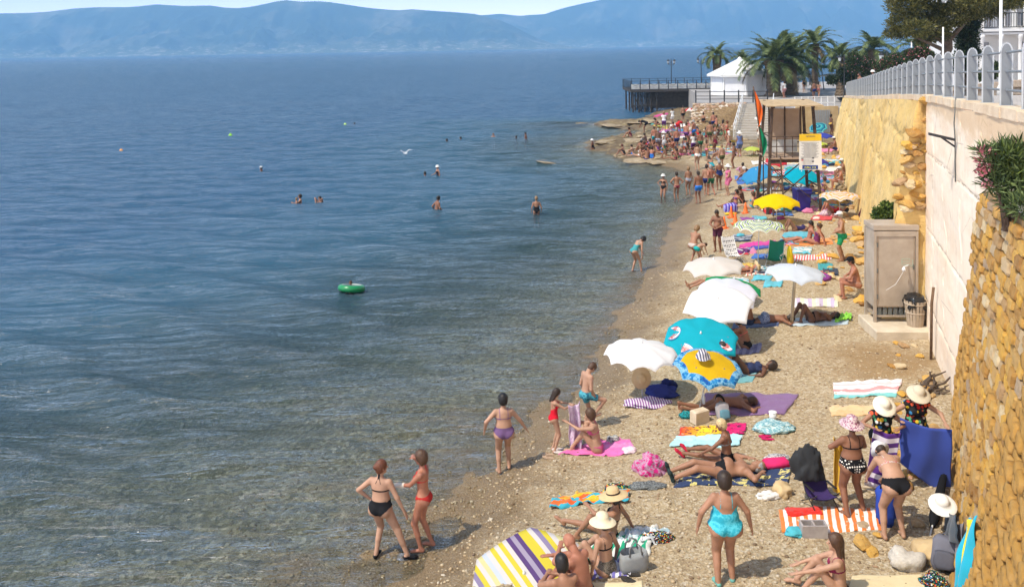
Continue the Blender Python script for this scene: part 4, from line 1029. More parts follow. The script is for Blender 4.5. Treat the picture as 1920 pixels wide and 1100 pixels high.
CROUCH = dict(pel=(0, -.12, .33), pp=30, cp=42, hp=35, Lf=(-.13, .05, .085), Rf=(.13, .08, .085), lk=(-.2, 1, .3), rk=(.2, 1, .3), Lh=(-.10, .42, .25), Rh=(.10, .42, .22))
# ------------------------------------------------------------------ builders of beach things
def umb_mat(kind, cols, tr=.3, **k):
    key = ('umb', kind, tuple(cols), tr, tuple(k.items()))
    if key in CL: return CL[key]
    m = mat('canopy_cloth', cols[0], .8, spec=.2); t = NT(m); base = None
    uv = t.new('TexCoord'); u, vv, _ = t.sep(uv.outputs['UV']); ob = t.coord('Object')
    if kind == 'solid': base = t.mix(t.noise(ob, 3, 4), tuple(c*.93 for c in cols[0]), tuple(min(1, c*1.05) for c in cols[0]))
    elif kind == 'rings':
        n = len(cols); rep = k.get('rep', 1); f = t.math('FRACT', t.math('MULTIPLY', vv, rep)); base = t.ramp(f, [(i/n, c) for i, c in enumerate(cols)], 'CONSTANT')
    elif kind == 'gores':
        f = t.math('FRACT', t.math('MULTIPLY', u, k.get('rep', 4))); n = len(cols); base = t.ramp(f, [(i/n, c) for i, c in enumerate(cols)], 'CONSTANT')
    elif kind == 'lines':
        x = t.sep(t.coord('Object', (1, 1, 1), (0, 0, k.get('rot', 0))))[0]; n = len(cols); f = t.math('FRACT', t.math('MULTIPLY', t.math('ADD', x, 5), k.get('rep', 1))); base = t.ramp(f, [(i/n, c) for i, c in enumerate(cols)], 'CONSTANT')
    elif kind == 'border':
        nn = t.noise(ob, 9, 3); inner = t.mix(t.ramp(t.noise(ob, 4, 2), [(.4, (0, 0, 0)), (.6, (1, 1, 1))]), cols[0], tuple(c*.92 for c in cols[0]))
        dd = t.voro(ob, 6.5); ms = t.math('MULTIPLY', t.ramp(dd, [(.10, (1, 1, 1)), (.15, (0, 0, 0))]), t.math('GREATER_THAN', vv, .5)); inner = t.mix(ms, inner, (.10, .12, .25))
        bord = t.ramp(t.noise(ob, 7, 4, .7), [(.35, (.02, .10, .45)), (.45, cols[1]), (.55, (.35, .65, .85)), (.65, cols[1])]); base = t.mix(t.math('GREATER_THAN', vv, .80), inner, bord)
    t.col(base)
    tl = t.new('BsdfTranslucent'); t.L(base, tl.inputs['Color']); mx = t.new('MixShader'); mx.inputs[0].default_value = tr
    t.L(t.b.outputs[0], mx.inputs[1]); t.L(tl.outputs[0], mx.inputs[2]); t.L(mx.outputs[0], t.out.inputs[0]); CL[key] = m; return m
m_pole = mottled('pole_metal', (.55, .55, .54), (.70, .70, .68), 8, .4, .05)
m_polew = mottled('pole_wood', (.45, .36, .24), (.60, .50, .36), 8, .7, .2)
def canopy_mesh(Rd, hg, n, val, seed, sag=.0, sub=4, rad=9):
    V = []; UV = []; Fq = []; rr = [i/rad for i in range(rad+1)]; A = n*sub; rs = random.Random(seed)
    wob = [rs.uniform(-.02, .02) for _ in range(n)]
    rings = rr+([1.004, 1.008] if val else [])
    for ri, r in enumerate(rings):
        for a in range(A):
            g, f = divmod(a, sub); f /= sub; a0 = 2*math.pi*g/n; a1 = 2*math.pi*(g+1)/n; q = min(r, 1)
            z0 = -hg*(q**1.65); p0 = Vector((math.cos(a0)*q*Rd, math.sin(a0)*q*Rd, z0*(1+wob[g]*2))); p1 = Vector((math.cos(a1)*q*Rd, math.sin(a1)*q*Rd, z0*(1+wob[(g+1) % n]*2)))
            p = p0.lerp(p1, f); bow = 4*f*(1-f); p *= 1.0; p.z += -sag*bow*q*(1-q)*Rd*.0+sag*bow*q*q*Rd*.35 if q else 0; p.x *= 1-.03*bow*q; p.y *= 1-.03*bow*q
            if ri > rad: p.z -= val*(ri-rad)/2*(1+.25*bow); p.x *= 1.0+.01*(ri-rad); p.y *= 1+.01*(ri-rad)
            V.append(p); UV.append((a/A+.001, min(r, 1)))
    for i in range(len(rings)-1):
        for a in range(A): b = (a+1) % A; Fq.append((i*A+a, (i+1)*A+a, (i+1)*A+b, i*A+b) if i else (a, A+a, A+b))
    return V, Fq, UV
def umbrella(label, base, hub, Rd, m, hg=.30, n=8, tilt=(0, 0), val=.06, spin=0, pole=m_pole, pr_=.018, ribs=True, group='sunshades open along the beach', sag=.35, sandbase=None):
    """base: foot of the pole; hub: centre of the rim"""
    base = Vector(base); hub = Vector(hub); root = empty('beach_umbrella', base, 0, label, 'umbrella', group)
    ax = Vector((tilt[0], tilt[1], 1)).normalized(); M = ax.to_track_quat('Z', 'Y').to_matrix() @ rz_(spin)
    V, Fq, UV = canopy_mesh(Rd, Rd*hg, n, val*Rd, int(hub.x*100), sag)
    top = hub-base+ax*Rd*hg*.85
    c = meshobj('canopy', [v for v in V], Fq, m, root, smooth=True, uvs=UV); c.matrix_local = Matrix.Translation(top) @ M.to_4x4()
    jt = top-ax*min(.35, Rd*.4)-Vector((0, 0, .0)); MB().tube([(0, 0, -.02), Vector(jt), top], [pr_, pr_*.85, pr_*.8], 8).build('pole', pole, root, True)
    MB().lathe([(.018, -.02), (.03, .0), (.022, .03), (.010, .06), (0, .065)], 8, top, M).build('finial', m_white, root, True)
    if ribs:
        for i in range(n):
            a = 2*math.pi*i/n; pts_ = [top+M @ Vector((math.cos(a)*q*Rd*.985, math.sin(a)*q*Rd*.985, -Rd*hg*(q**1.65)-.012)) for q in (.03, .35, .7, 1)]
            MB().tube(pts_, .006, 4).build('rib', m_pole, root)
    return root
def umb_px(label, bpx, cpx, wpx, m, D=None, **k):
    b = gp(*bpx) if D is None else None
    if b is None: h_ = pd(cpx[0], cpx[1], D); b = Vector((pd(bpx[0], bpx[1], D).x, D, 0)); b.z = gz(b.x, D)
    hub = pd(cpx[0], cpx[1], b.y+k.pop('dy', 0)); return umbrella(label, b, hub, wpx/2*b.y/F, m, **k)
def towel_mat(cols, along='v', rep=1, weights=None, noise_=.0, pat=None):
    key = ('tow', tuple(cols), along, rep, tuple(weights or ()), noise_, pat)
    if key in CL: return CL[key]
    m = mat('towel_cloth', cols[0], .95, spec=.1); t = NT(m); uv = t.new('TexCoord'); s_ = t.sep(uv.outputs['UV']); x = s_[0] if along == 'u' else s_[1]
    if pat == 'flower':
        ob = t.coord('UV', (4, 2, 1)); base = t.ramp(s_[0], [(0, (.62, .02, .015)), (.22, (.85, .35, .02)), (.35, (.85, .62, .02)), (.66, (.85, .50, .02)), (.72, (.62, .01, .12)), (1, (.62, .01, .16))])
        base = t.mix(t.ramp(t.noise(ob, 3.2, 3, .7), [(.54, (0, 0, 0)), (.58, (1, 1, 1))]), base, (.12, .01, .05))
    elif pat == 'weave':
        ob = t.coord('UV', (60, 28, 1)); d = t.new('TexWave'); d.inputs['Scale'].default_value = .5; t.L(ob, d.inputs['Vector']); base = t.mix(d.outputs['Fac'], cols[0], cols[1])
    elif pat == 'blotch':
        ob = t.coord('UV', (3, 1.5, 1)); base = t.ramp(t.noise(ob, 3, 3, .6), [(.38, cols[0]), (.47, cols[1]), (.55, cols[2] if len(cols) > 2 else cols[0]), (.66, cols[1])], 'CONSTANT')
    else:
        f = t.math('FRACT', t.math('MULTIPLY', x, rep*.9999)); n = len(cols); w_ = weights or [1]*n; acc = 0; st_ = []
        for c, q in zip(cols, w_): st_.append((acc/sum(w_), c)); acc += q
        base = t.ramp(f, st_, 'CONSTANT')
    t.col(base); t.bump(t.noise(t.coord('Object'), 90, 3), .5, .006); t.b.inputs['Sheen Weight'].default_value = .2
    CL[key] = m; return m
def towel(label, corners, m, wr=.03, seed=0, name='towel', cat='towel', group='towels and mats laid on the beach', fold=0, res=(36, 20), lift=.015, fringe=None, th=.012):
    """corners: near-left, near-right, far-right, far-left as pixels on the beach"""
    C4 = [gp(*c) for c in corners]; cen = sum(C4, Vector())/4; wr = wr*1.5 if wr > .006 else wr; nu, nv = res; V = []; UV = []; Fq = []
    U, Vv = np.meshgrid(np.linspace(0, 1, nu), np.linspace(0, 1, nv), indexing='ij')
    A = [np.array(c) for c in C4]; P = (A[0][None, None]*((1-U)*(1-Vv))[..., None]+A[1]*(U*(1-Vv))[..., None]+A[2]*(U*Vv)[..., None]+A[3]*((1-U)*Vv)[..., None])
    ex = (fbm(U*6+seed, Vv*3, 3, seed)-.5); ey = (fbm(U*6, Vv*3+seed, 3, seed+9)-.5); X = P[..., 0]+ex*wr*2; Y = P[..., 1]+ey*wr*2
    wrk = np.abs(fbm(U*5+seed*1.3, Vv*4+U*3, 3, seed+4)-.5)*2; Z = ground_np(X, Y)+lift+wr*1.6*(1-np.clip(wrk*3, 0, 1))
    if fold: Z = Z+np.clip((U-(1-fold))*10, 0, 1)*.03
    n = nu*nv; top = np.stack([X-cen.x, Y-cen.y, Z-cen.z], -1).reshape(-1, 3); bot = top-np.array([0, 0, th+lift*.6])
    i = np.arange(nu-1)[:, None]*nv+np.arange(nv-1)[None, :]; q = np.stack([i, i+nv, i+nv+1, i+1], -1).reshape(-1, 4)
    b = [k*nv for k in range(nu)]; r_ = [(nu-1)*nv+k for k in range(nv)]; t_ = [k*nv+nv-1 for k in range(nu-1, -1, -1)]; l_ = [k for k in range(nv-1, -1, -1)]
    loop = b+r_[1:]+t_[1:]+l_[1:-1]; side = [(loop[k], loop[k]+n, loop[(k+1) % len(loop)]+n, loop[(k+1) % len(loop)]) for k in range(len(loop))]
    o = meshobj(name, np.vstack([top, bot]), [tuple(x) for x in q]+side, m, smooth=True, uvs=np.concatenate([np.stack([U.ravel(), Vv.ravel()], 1)]*2))
    o.location = cen; return tag(o, label, cat, group)
_bun = {}
def bundle(label, px, size, m, seed=0, name='cloth_pile', cat='clothes', group='bags and clothes left on the beach', at=None, rz=0, sub=4, amp=.35):
    p = at if at is not None else gp(*px); b = bmesh.new(); bmesh.ops.create_icosphere(b, subdivisions=sub, radius=1)
    for v in b.verts:
        c = v.co.copy(); n1 = noise.noise(c*1.6+Vector((seed*3.1, 0, 1))); n2 = 1-abs(noise.noise(c*2.6+Vector((0, seed*2.3, 5))))*2.2; n3 = 1-abs(noise.noise(c*5.5+Vector((2, seed, 5))))*2
        n4 = 1-abs(noise.noise(c*9+Vector((2, seed*2, 9))))*2; v.co = c*(1+n1*amp*1.2+n2*amp*.5+n3*amp*.3+n4*amp*.12)*.85
        if v.co.z < -.25: v.co.z = -.25-(abs(v.co.z)-.25)*.1
    me = bpy.data.meshes.new(name); b.to_mesh(me); b.free(); me.materials.append(m); me.polygons.foreach_set('use_smooth', np.ones(len(me.polygons), bool))
    o = bpy.data.objects.new(name, me); COL.objects.link(o); o.scale = (size[0]/2, size[1]/2, size[2]/2*1.1); o.location = p+Vector((0, 0, size[2]*.14)); o.rotation_euler = (0, 0, R(rz)); return tag(o, label, cat, group)
def rolled(label, a, b, r, m, name='folded_umbrella', cat='umbrella', group='folded umbrellas leaning on the walls', pole=True):
    a = Vector(a); b = Vector(b); root = empty(name, a, 0, label, cat, group); d = b-a; mb = MB(); pts_ = [d*q for q in (.12, .2, .45, .75, .93)]; rr = [r*.5, r*1.0, r*.95, r*.7, r*.3]
    n = 14; V = []; Fq = []; u = d.normalized(); x = u.orthogonal().normalized(); y = u.cross(x)
    for i, (p, q) in enumerate(zip(pts_, rr)):
        for k in range(n): aa = 2*math.pi*k/n; rad = q*(1+.22*(k % 2)); V.append(p+x*math.cos(aa+i*.2)*rad+y*math.sin(aa+i*.2)*rad)
    for i in range(len(pts_)-1):
        for k in range(n): Fq.append((i*n+k, i*n+(k+1) % n, (i+1)*n+(k+1) % n, (i+1)*n+k))
    Fq.append(tuple(range(n-1, -1, -1))); Fq.append(tuple((len(pts_)-1)*n+k for k in range(n)))
    meshobj('folded_cloth', V, Fq, m, root, smooth=True)
    if pole: MB().tube([(0, 0, 0), d], .014, 6).build('pole', m_pole, root, True)
    return root
def hang(label, A, B, drop, m, seed=0, fold=.06, name='towel', cat='towel', group='cloths hung up or held up', kx=7, bottom=None, th=.01, sway=0):
    """cloth hanging between two upper corners, with vertical folds; solid thickness"""
    A = Vector(A); B = Vector(B); nu, nv = 34, 22; e = (B-A); nrm_ = Vector((e.y, -e.x, 0)).normalized(); V = []; UV = []
    for side in (0, 1):
        for i in range(nu):
            for j in range(nv):
                u = i/(nu-1); k = j/(nv-1); p = A.lerp(B, u)+Vector((0, 0, -drop*k-.10*math.sin(math.pi*u)*(1-k)*drop*.5)); f = math.sin(u*kx*2+seed+k*1.2)*fold*(.25+k*.75)+noise.noise(Vector((u*3, k*2, seed)))*fold*.9
                p += nrm_*(f-th*side)+Vector((sway*k, 0, 0))+e.normalized()*(noise.noise(Vector((seed, k*3, u*2)))*fold*.8*k)
                if bottom: p.z += bottom*k*(u-.5)
                V.append(p-A); UV.append((u, k))
    n = nu*nv; Fq = []
    for s in (0, 1):
        for i in range(nu-1):
            for j in range(nv-1):
                a = s*n+i*nv+j; q = (a, a+nv, a+nv+1, a+1); Fq.append(q if s == 0 else q[::-1])
    loop = [k*nv for k in range(nu)]+[(nu-1)*nv+k for k in range(1, nv)]+[k*nv+nv-1 for k in range(nu-2, -1, -1)]+list(range(nv-2, 0, -1))
    for k in range(len(loop)): a, b = loop[k], loop[(k+1) % len(loop)]; Fq.append((a, a+n, b+n, b))
    o = meshobj(name, V, Fq, m, smooth=True, uvs=UV); o.location = A; return tag(o, label, cat, group)
def superblob(name, dims, m, parent, loc=(0, 0, 0), e=.45, nz=.06, seed=0, rot=None, sub=3):
    b = bmesh.new(); bmesh.ops.create_icosphere(b, subdivisions=sub, radius=1)
    for v in b.verts:
        c = v.co.copy(); q = Vector([math.copysign(abs(k)**e, k) for k in c]); v.co = Vector((q.x*dims[0]/2, q.y*dims[1]/2, q.z*dims[2]/2))*(1+nz*noise.noise(c*2.2+Vector((seed, 0, 0)))*2)
    me = bpy.data.meshes.new(name); b.to_mesh(me); b.free(); me.materials.append(m); me.polygons.foreach_set('use_smooth', np.ones(len(me.polygons), bool))
    o = bpy.data.objects.new(name, me); COL.objects.link(o); o.parent = parent; o.location = loc
    if rot: o.rotation_euler = rot
    return o
def backpack(label, p, m, m2, rz=0, s=1, tilt=-20):
    r = empty('backpack', p, R(rz), label, 'backpack', 'bags and clothes left on the beach'); b = superblob('bag_body', (.34, .24, .46), m, r, (0, 0, .22), .5, .10, p.x, (R(tilt), 0, 0)); superblob('front_pocket', (.27, .12, .24), m2, b, (0, -.14, -.07), .5, .08, 3)
    for q in (-.09, .09): MB().tube([(q, .10, .18), (q*1.2, .19, .08), (q*1.3, .17, -.12), (q*1.2, .11, -.2)], .016, 6).build('strap', m2, b, True)
    MB().tube([(-.05, .04, .23), (0, .04, .27), (.05, .04, .23)], .010, 6).build('top_handle', m2, b, True); r.scale = (s, s, s); return r
def tote(label, p, m, m2, rz=0, s=1):
    r = empty('beach_bag', p, R(rz), label, 'bag', 'bags and clothes left on the beach'); n = 20; V = []; Fq = []
    for i, (z, k) in enumerate(((0, .8), (.02, .95), (.12, 1.05), (.24, 1.0), (.33, .93), (.32, .86), (.06, .8))):
        for q in range(n): a = 2*math.pi*q/n; V.append((math.copysign(abs(math.cos(a))**.6, math.cos(a))*.22*k*(1+.05*math.sin(3*a+i)), math.copysign(abs(math.sin(a))**.6, math.sin(a))*.10*k, z+.012*math.sin(2*a+i)))
    for i in range(6):
        for q in range(n): Fq.append((i*n+q, i*n+(q+1) % n, (i+1)*n+(q+1) % n, (i+1)*n+q))
    Fq.append(tuple(range(n-1, -1, -1))); Fq.append(tuple(6*n+q for q in range(n))); meshobj('bag_body', V, Fq, m, r, smooth=True)
    for y in (-.09, .09): MB().tube([(-.10, y, .30), (-.09, y*.9, .42), (0, y*.7, .50), (.09, y*.9, .42), (.10, y, .30)], .012, 6).build('handle', m2, r, True)
    r.scale = (s, s, s); return r
def flipflops(label, p, m, rz=0, gap=.13, s=1):
    r = empty('flip_flops', p, R(rz), label, 'flip flops', 'footwear left on the beach')
    for q in (-1, 1):
        sole = [( .045*math.cos(a)*(1.1 if math.sin(a) > 0 else .85), .13*math.sin(a)) for a in [2*math.pi*i/14 for i in range(14)]]
        o = MB().prism(sole, 0, .02).build('sole', m, r); o.location = (q*gap/2, q*.02, .012); o.rotation_euler = (0, 0, q*.12); MB().tube([(-.038, -.01, .02), (0, .06, .045), (.038, -.01, .02)], .007, 5).build('strap', m, o)
    r.scale = (s, s, s); return r
def hat_thing(label, p, m, kind='sun', band=None, tilt=(0, 0, 0), group='hats set down or hung up'):
    r = empty('sun_hat', p, 0, label, 'hat', group); r.rotation_euler = tilt
    J = dict(head=Vector((0, .01, -.045+.03)), Fh=Matrix.Identity(3)); hat_part(J, kind, m, r, band); return r
def stone_thing(label, px, size, seed=0, m=None, at=None, name='rock'):
    p = at if at is not None else gp(*px); o = bpy.data.objects.new(name, rockmesh(seed, 3, .8, name, m or m_rock)); o.data.polygons.foreach_set('use_smooth', np.ones(len(o.data.polygons), bool)); COL.objects.link(o); o.location = p+Vector((0, 0, size*.25)); o.scale = (size*.62, size*.5, size*.5); o.rotation_euler = (.1, .1, seed)
    return tag(o, label, 'stone')
# ------------------------------------------------------------------ vegetation
def leafmat(name, c1, c2, tr=.25, rough=.6):
    m = mat(name, c1, rough, spec=.3); t = NT(m); rnd = t.new('NewGeometry').outputs['Random Per Island']; c = t.ramp(rnd, [(0, tuple(x*.55 for x in c1)), (.4, c1), (.8, c2), (1, tuple(min(1, x*1.5) for x in c2))]); t.col(c)
    tl = t.new('BsdfTranslucent'); t.L(c, tl.inputs['Color']); mx = t.new('MixShader'); mx.inputs[0].default_value = tr; t.L(t.b.outputs[0], mx.inputs[1]); t.L(tl.outputs[0], mx.inputs[2]); t.L(mx.outputs[0], t.out.inputs[0]); return m
def leafcloud(clumps, n, L, Wd, seed=0, up=.2, shell=.55):
    """n blades spread through ellipsoid clumps [(centre, radii)] -> verts, faces"""
    g = np.random.default_rng(seed); vol = np.array([c[1][0]*c[1][1]*c[1][2] for c in clumps])**.7; ci = g.choice(len(clumps), n, p=vol/vol.sum())
    C = np.array([c[0] for c in clumps])[ci]; Rr = np.array([c[1] for c in clumps])[ci]
    d = g.normal(size=(n, 3)); d /= np.linalg.norm(d, axis=1)[:, None]; r = shell+(1-shell)*g.random(n)**.5; r *= 1+.18*g.normal(size=n)*.6; P = C+d*Rr*r[:, None]
    dr = d*.8+g.normal(size=(n, 3))*.6; dr[:, 2] += up; dr /= np.linalg.norm(dr, axis=1)[:, None]; s = np.cross(dr, g.normal(size=(n, 3))); s /= np.maximum(np.linalg.norm(s, axis=1), 1e-6)[:, None]
    l = L*(.6+.8*g.random(n))[:, None]; w_ = Wd*(.6+.8*g.random(n))[:, None]
    V = np.stack([P, P+dr*l*.5+s*w_, P+dr*l, P+dr*l*.5-s*w_], 1).reshape(-1, 3); Fq = np.arange(n*4).reshape(-1, 4); return V, Fq
m_bark = mottled('bark', (.07, .045, .03), (.15, .11, .08), 4, .95, .9, 14, .04)
m_palmbark = mottled('palm_bark', (.09, .065, .045), (.20, .15, .10), 9, .95, 1, 16, .06)
m_palml = leafmat('palm_leaf', (.075, .11, .038), (.16, .20, .07), .3)
m_palmd = leafmat('palm_dry_leaf', (.12, .09, .04), (.20, .15, .07), .2)
def palm_mesh(seed, nf=46, L=2.9, droop=1.0):
    rs = random.Random(seed); V = []; Fq = []; Vd = []; Fd = []
    for i in range(nf):
        k = i/nf; az = i*2.39996+rs.uniform(-.2, .2); el = R(78-88*k**.8+rs.uniform(-8, 8)); ln = L*rs.uniform(.85, 1.08)*(.8+.25*min(1, k*3)); h0 = Vector((math.cos(az), math.sin(az), 0)); pts_ = []; p = h0*.12+Vector((0, 0, rs.uniform(-.05, .25)-.25*k)); e = el
        for q in range(12): pts_.append(p.copy()); p = p+(h0*math.cos(e)+Vector((0, 0, math.sin(e))))*(ln/11); e -= R((7.5+6*k)*droop*(.5+q*.10))
        sd = Vector((-h0.y, h0.x, 0)); dst, fst = (V, Fq) if k < .93 else (Vd, Fd)
        for q in range(11):
            a, b = pts_[q], pts_[q+1]; n = len(dst); w_ = .05*(1-q/12); up = Vector((0, 0, .02)); dst += [a-sd*w_, a+sd*w_, b+sd*w_*.9, b-sd*w_*.9]; fst.append((n, n+1, n+2, n+3))
            if q < 1: continue
            tdir = (b-a).normalized(); nm = sd.cross(tdir)
            for u in range(4):
                c = a.lerp(b, u/4); ll = .55*math.sin(math.pi*(q+u/4+1)/13)**.6*rs.uniform(.85, 1.1)
                for s in (-1, 1):
                    dd = (sd*s*.85+tdir*.65+Vector((0, 0, .22 if k < .5 else -.05))+nm*rs.uniform(-.15, .15)).normalized(); tip = c+dd*ll-Vector((0, 0, ll*.18)); wv = tdir*.036; n = len(dst); dst += [c-wv, c+wv, c.lerp(tip, .6)+wv*.9, tip, c.lerp(tip, .6)-wv*.9]; fst.append((n, n+1, n+2, n+3, n+4))
    return V, Fq, Vd, Fd
_pm = []
def palm(label, base, h, r=.28, cs=1.0, proto=0, fat=False, rz=0, lean=(0, 0)):
    global _pm
    while len(_pm) <= proto:
        q = len(_pm); V, Fq, Vd, Fd = palm_mesh(q*7+3, [34, 46, 28][q % 3], [2.9, 3.3, 2.6][q % 3], [.85, .72, .95][q % 3]); a = meshobj('fronds', V, Fq, m_palml); b = meshobj('dry_fronds', Vd, Fd, m_palmd)
        _pm.append((a.data, b.data)); bpy.data.objects.remove(a); bpy.data.objects.remove(b)
    root = empty('palm_tree', base, R(rz), label, 'palm tree', 'palm trees of the seafront'); n = 14; V = []; Fq = []; st_ = int(h/.16)
    for i in range(st_+1):
        k = i/st_; rr_ = r*(1.25-.35*min(1, k*6) if k < .16 else .90+.02*math.sin(i))*(1 if i % 2 else .93)
        if k > .72: rr_ *= 1+(k-.72)*(2.0 if fat else .9)
        for q in range(n): a = 2*math.pi*(q+(i % 2)*.5)/n; V.append((math.cos(a)*rr_*(1+.06*((q+i) % 2))+lean[0]*k*k, math.sin(a)*rr_*(1+.06*((q+i) % 2))+lean[1]*k*k, h*k))
    for i in range(st_):
        for q in range(n): Fq.append((i*n+q, i*n+(q+1) % n, (i+1)*n+(q+1) % n, (i+1)*n+q))
    Fq.append(tuple(st_*n+k for k in range(n))); meshobj('trunk', V, Fq, m_palmbark, root)
    tr_ = root.children[0]
    for d, nm in zip(_pm[proto], ('crown', 'dry_fronds')):
        o = bpy.data.objects.new(nm, d); COL.objects.link(o); o.parent = root; o.location = (lean[0], lean[1], h+.05); o.scale = (cs, cs, cs); o['kind'] = 'stuff'
        del o['kind']
    return root
def bush(label, base, clumps, n, L, Wd, m, seed=0, stems=6, cat='bush', name='bush', group=None, flowers=None, up=.3):
    root = empty(name, base, 0, label, cat, group); V, Fq = leafcloud(clumps, n, L, Wd, seed, up, .35); meshobj('foliage', V, Fq, m, root)
    mb = MB(); rs = random.Random(seed)
    for i in range(stems): c = rs.choice(clumps); e = Vector(c[0]); mb.tube([(rs.uniform(-.08, .08), rs.uniform(-.08, .08), -.05), e*.5+Vector((rs.uniform(-.05, .05), 0, 0)), e], [.03, .02, .008], 5)
    mb.build('stems', m_bark, root, True)
    if flowers: V, Fq = leafcloud([(c[0], tuple(x*1.06 for x in c[1])) for c in flowers[3]] if len(flowers) > 3 else [(c[0], tuple(x*1.05 for x in c[1])) for c in clumps], flowers[1], flowers[2], flowers[2]*.5, seed+5, .3, .8); meshobj('blossom', V, Fq, flowers[0], root)
    return root
def tree(label, base, trunk, limbs, clumps, n, L, Wd, m, seed=0, name='pine_tree', cat='tree', mb_=None, group=None):
    """trunk: [(point, radius)], limbs: list of the same"""
    root = empty(name, base, 0, label, cat, group); tm = mb_ or m_bark
    MB().tube([p for p, r in trunk], [r for p, r in trunk], 12).build('trunk', tm, root, True)
    for l in limbs: MB().tube([p for p, r in l], [r for p, r in l], 7).build('limb', tm, root, True)
    V, Fq = leafcloud(clumps, n, L, Wd, seed, .3, .25); meshobj('crown', V, Fq, m, root); return root
# ------------------------------------------------------------------ trees, building, things behind the railing
m_pine = leafmat('pine_needles', (.07, .078, .022), (.16, .145, .04), .2)
m_dark = leafmat('dark_foliage', (.018, .032, .014), (.04, .06, .022), .15)
m_ole = leafmat('oleander_leaf', (.06, .10, .035), (.16, .22, .08), .3)
m_green = leafmat('green_leaf', (.06, .11, .02), (.16, .22, .05), .3)
m_grn2 = leafmat('park_leaf', (.03, .055, .02), (.07, .10, .035), .2)
m_pink = leafmat('pink_blossom', (.55, .16, .20), (.75, .35, .38), .3)
def pt(x, y, D): return pd(x, y, D)
def cl(D, items, base, zf=1.0):
    """clumps from pixel circles at distance D: (px, py, rpx [, depth offset])"""
    out = []
    for it in items:
        x, y, r = it[:3]; dd = it[3] if len(it) > 3 else 0; p = pt(x, y, D+dd)-base; rr = r*D/F; out.append((tuple(p), (rr, rr*1.1, rr*.62*zf)))
    return out
b = Vector((pt(1768, 150, 44).x, 44, 5.6)); tp = pt(1778, 60, 44)-b
its = [(1700, 12, 34), (1740, 22, 34, 1), (1690, 45, 26), (1720, 55, 26, -1), (1755, 50, 28), (1785, 30, 34), (1690, 62, 16, 1), (1670, 64, 12), (1735, 72, 20, 1), (1765, 66, 16), (1815, 12, 34), (1850, 18, 30, 1), (1880, -6, 30), (1730, -25, 44), (1800, -30, 44, 2), (1860, -40, 44), (1690, -20, 30), (1900, 2, 22, -1), (1840, -10, 40, -2)]
tree('large umbrella pine with dense olive green crown above the railing', b, [((0, 0, 0), .34), ((tp.x*.35-.35, .1, tp.z*.4), .27), ((tp.x*.8+.1, .1, tp.z*.75), .22), (tp, .17)],
     [[(tp*.8, .15), (pt(1720, 40, 44)-b, .06)], [(tp*.85, .15), (pt(1830, 20, 44)-b, .06)], [(tp*.9, .14), (pt(1760, -10, 45)-b, .05)], [(tp*.7, .12), (pt(1700, 62, 44)-b, .04)]],
     cl(44, its, b), 52000, .20, .022, m_pine, 1)
b = Vector((pt(1815, 150, 47).x, 47, 5.4))
tree('dark ivy covered tree trunk right of the pine', b, [((0, 0, 0), .3), ((0, 0, 3), .25), ((.2, 0, 7), .15)], [], cl(47, [(1815, 100, 20), (1812, 75, 20), (1816, 50, 20), (1818, 28, 22), (1808, 118, 22), (1824, 0, 26)], b, 1.7), 14000, .16, .03, m_dark, 2, name='ivy_tree')
b = Vector((pt(1855, 150, 40).x, 40, 5.8)); bush('clipped green shrub in front of the building columns', b, cl(40, [(1858, 135, 14), (1868, 128, 10), (1848, 142, 12)], b, 1.4), 2500, .14, .03, m_grn2, 4)
for i, (lab, D, zb, it, fl, mm, nn) in enumerate([
    ('oleander hedge with pink blossom beside the far lamp', 72, 3.9, [(1600, 108, 12), (1615, 118, 14), (1632, 122, 12), (1606, 128, 14), (1595, 120, 10)], .4, m_grn2, 5000),
    ('pink flowering oleander hedge left of the flagpole', 60, 4.6, [(1665, 118, 12), (1680, 112, 14), (1700, 112, 12), (1690, 122, 12)], .5, m_grn2, 5000),
    ('tall pink flowering oleander behind the railing posts', 52, 5.1, [(1712, 104, 13), (1728, 100, 14), (1742, 106, 10), (1722, 116, 13)], 1.0, m_grn2, 5000),
    ('low red leaved hedge beside the promenade people', 66, 4.3, [(1652, 125, 8), (1662, 128, 8), (1672, 130, 8), (1645, 130, 7)], .7, m_grn2, 2500)]):
    b = Vector((pt(it[0][0], 130, D).x, D, zb)); bush(lab, b, cl(D, it, b, 1.3), nn, .16, .035, mm, 10+i, flowers=(m_pink, int(nn*.05*fl*2), .09), group='shrubs behind the promenade railing')
# park mass of trees and hedges further right and behind
b = Vector((34, 82, 3)); bush('dark garden hedge behind the kneeling palms on the plaza', b, cl(82, [(1560, 150, 10), (1585, 138, 14), (1605, 140, 16), (1630, 140, 14), (1590, 150, 12)], b, 1.2), 8000, .22, .05, m_dark, 30)

# palms
def palm_px(label, tx, ty, D, zb, r, cs, proto, fat=False, rz=0):
    t_ = pt(tx, ty, D); palm(label, Vector((t_.x, D, zb)), t_.z-zb-.05, r, cs, proto, fat, rz)
palm_px('single palm rising behind the white kiosk', 1344, 103, 108, pz_, .55, .95, 2, rz=20)
palm_px('small palm half hidden right of the lone palm', 1392, 112, 112, pz_, .4, .7, 0, rz=80)
palm_px('thick palm with huge crown just right of the kiosk', 1450, 112, 93, pz_, .80, 1.35, 1, True, 10)
palm_px('second thick palm pressed against the huge crowned palm', 1482, 108, 95, pz_, .75, 1.25, 1, True, 95)
palm_px('tall slender palm with arching crown standing over the thick pair', 1528, 82, 100, pz_, .42, 1.12, 0, rz=50)
palm_px('medium palm between the tall palm and the far oleander', 1576, 106, 92, pz_, .5, .95, 2, rz=140)
palm_px('palm with leaning trunk above the promenade people', 1637, 92, 84, 3.2, .42, 1.0, 0, rz=200)
palm_px('palm half hidden below the pine branches', 1725, 92, 74, 4, .38, 1.05, 2, rz=300)
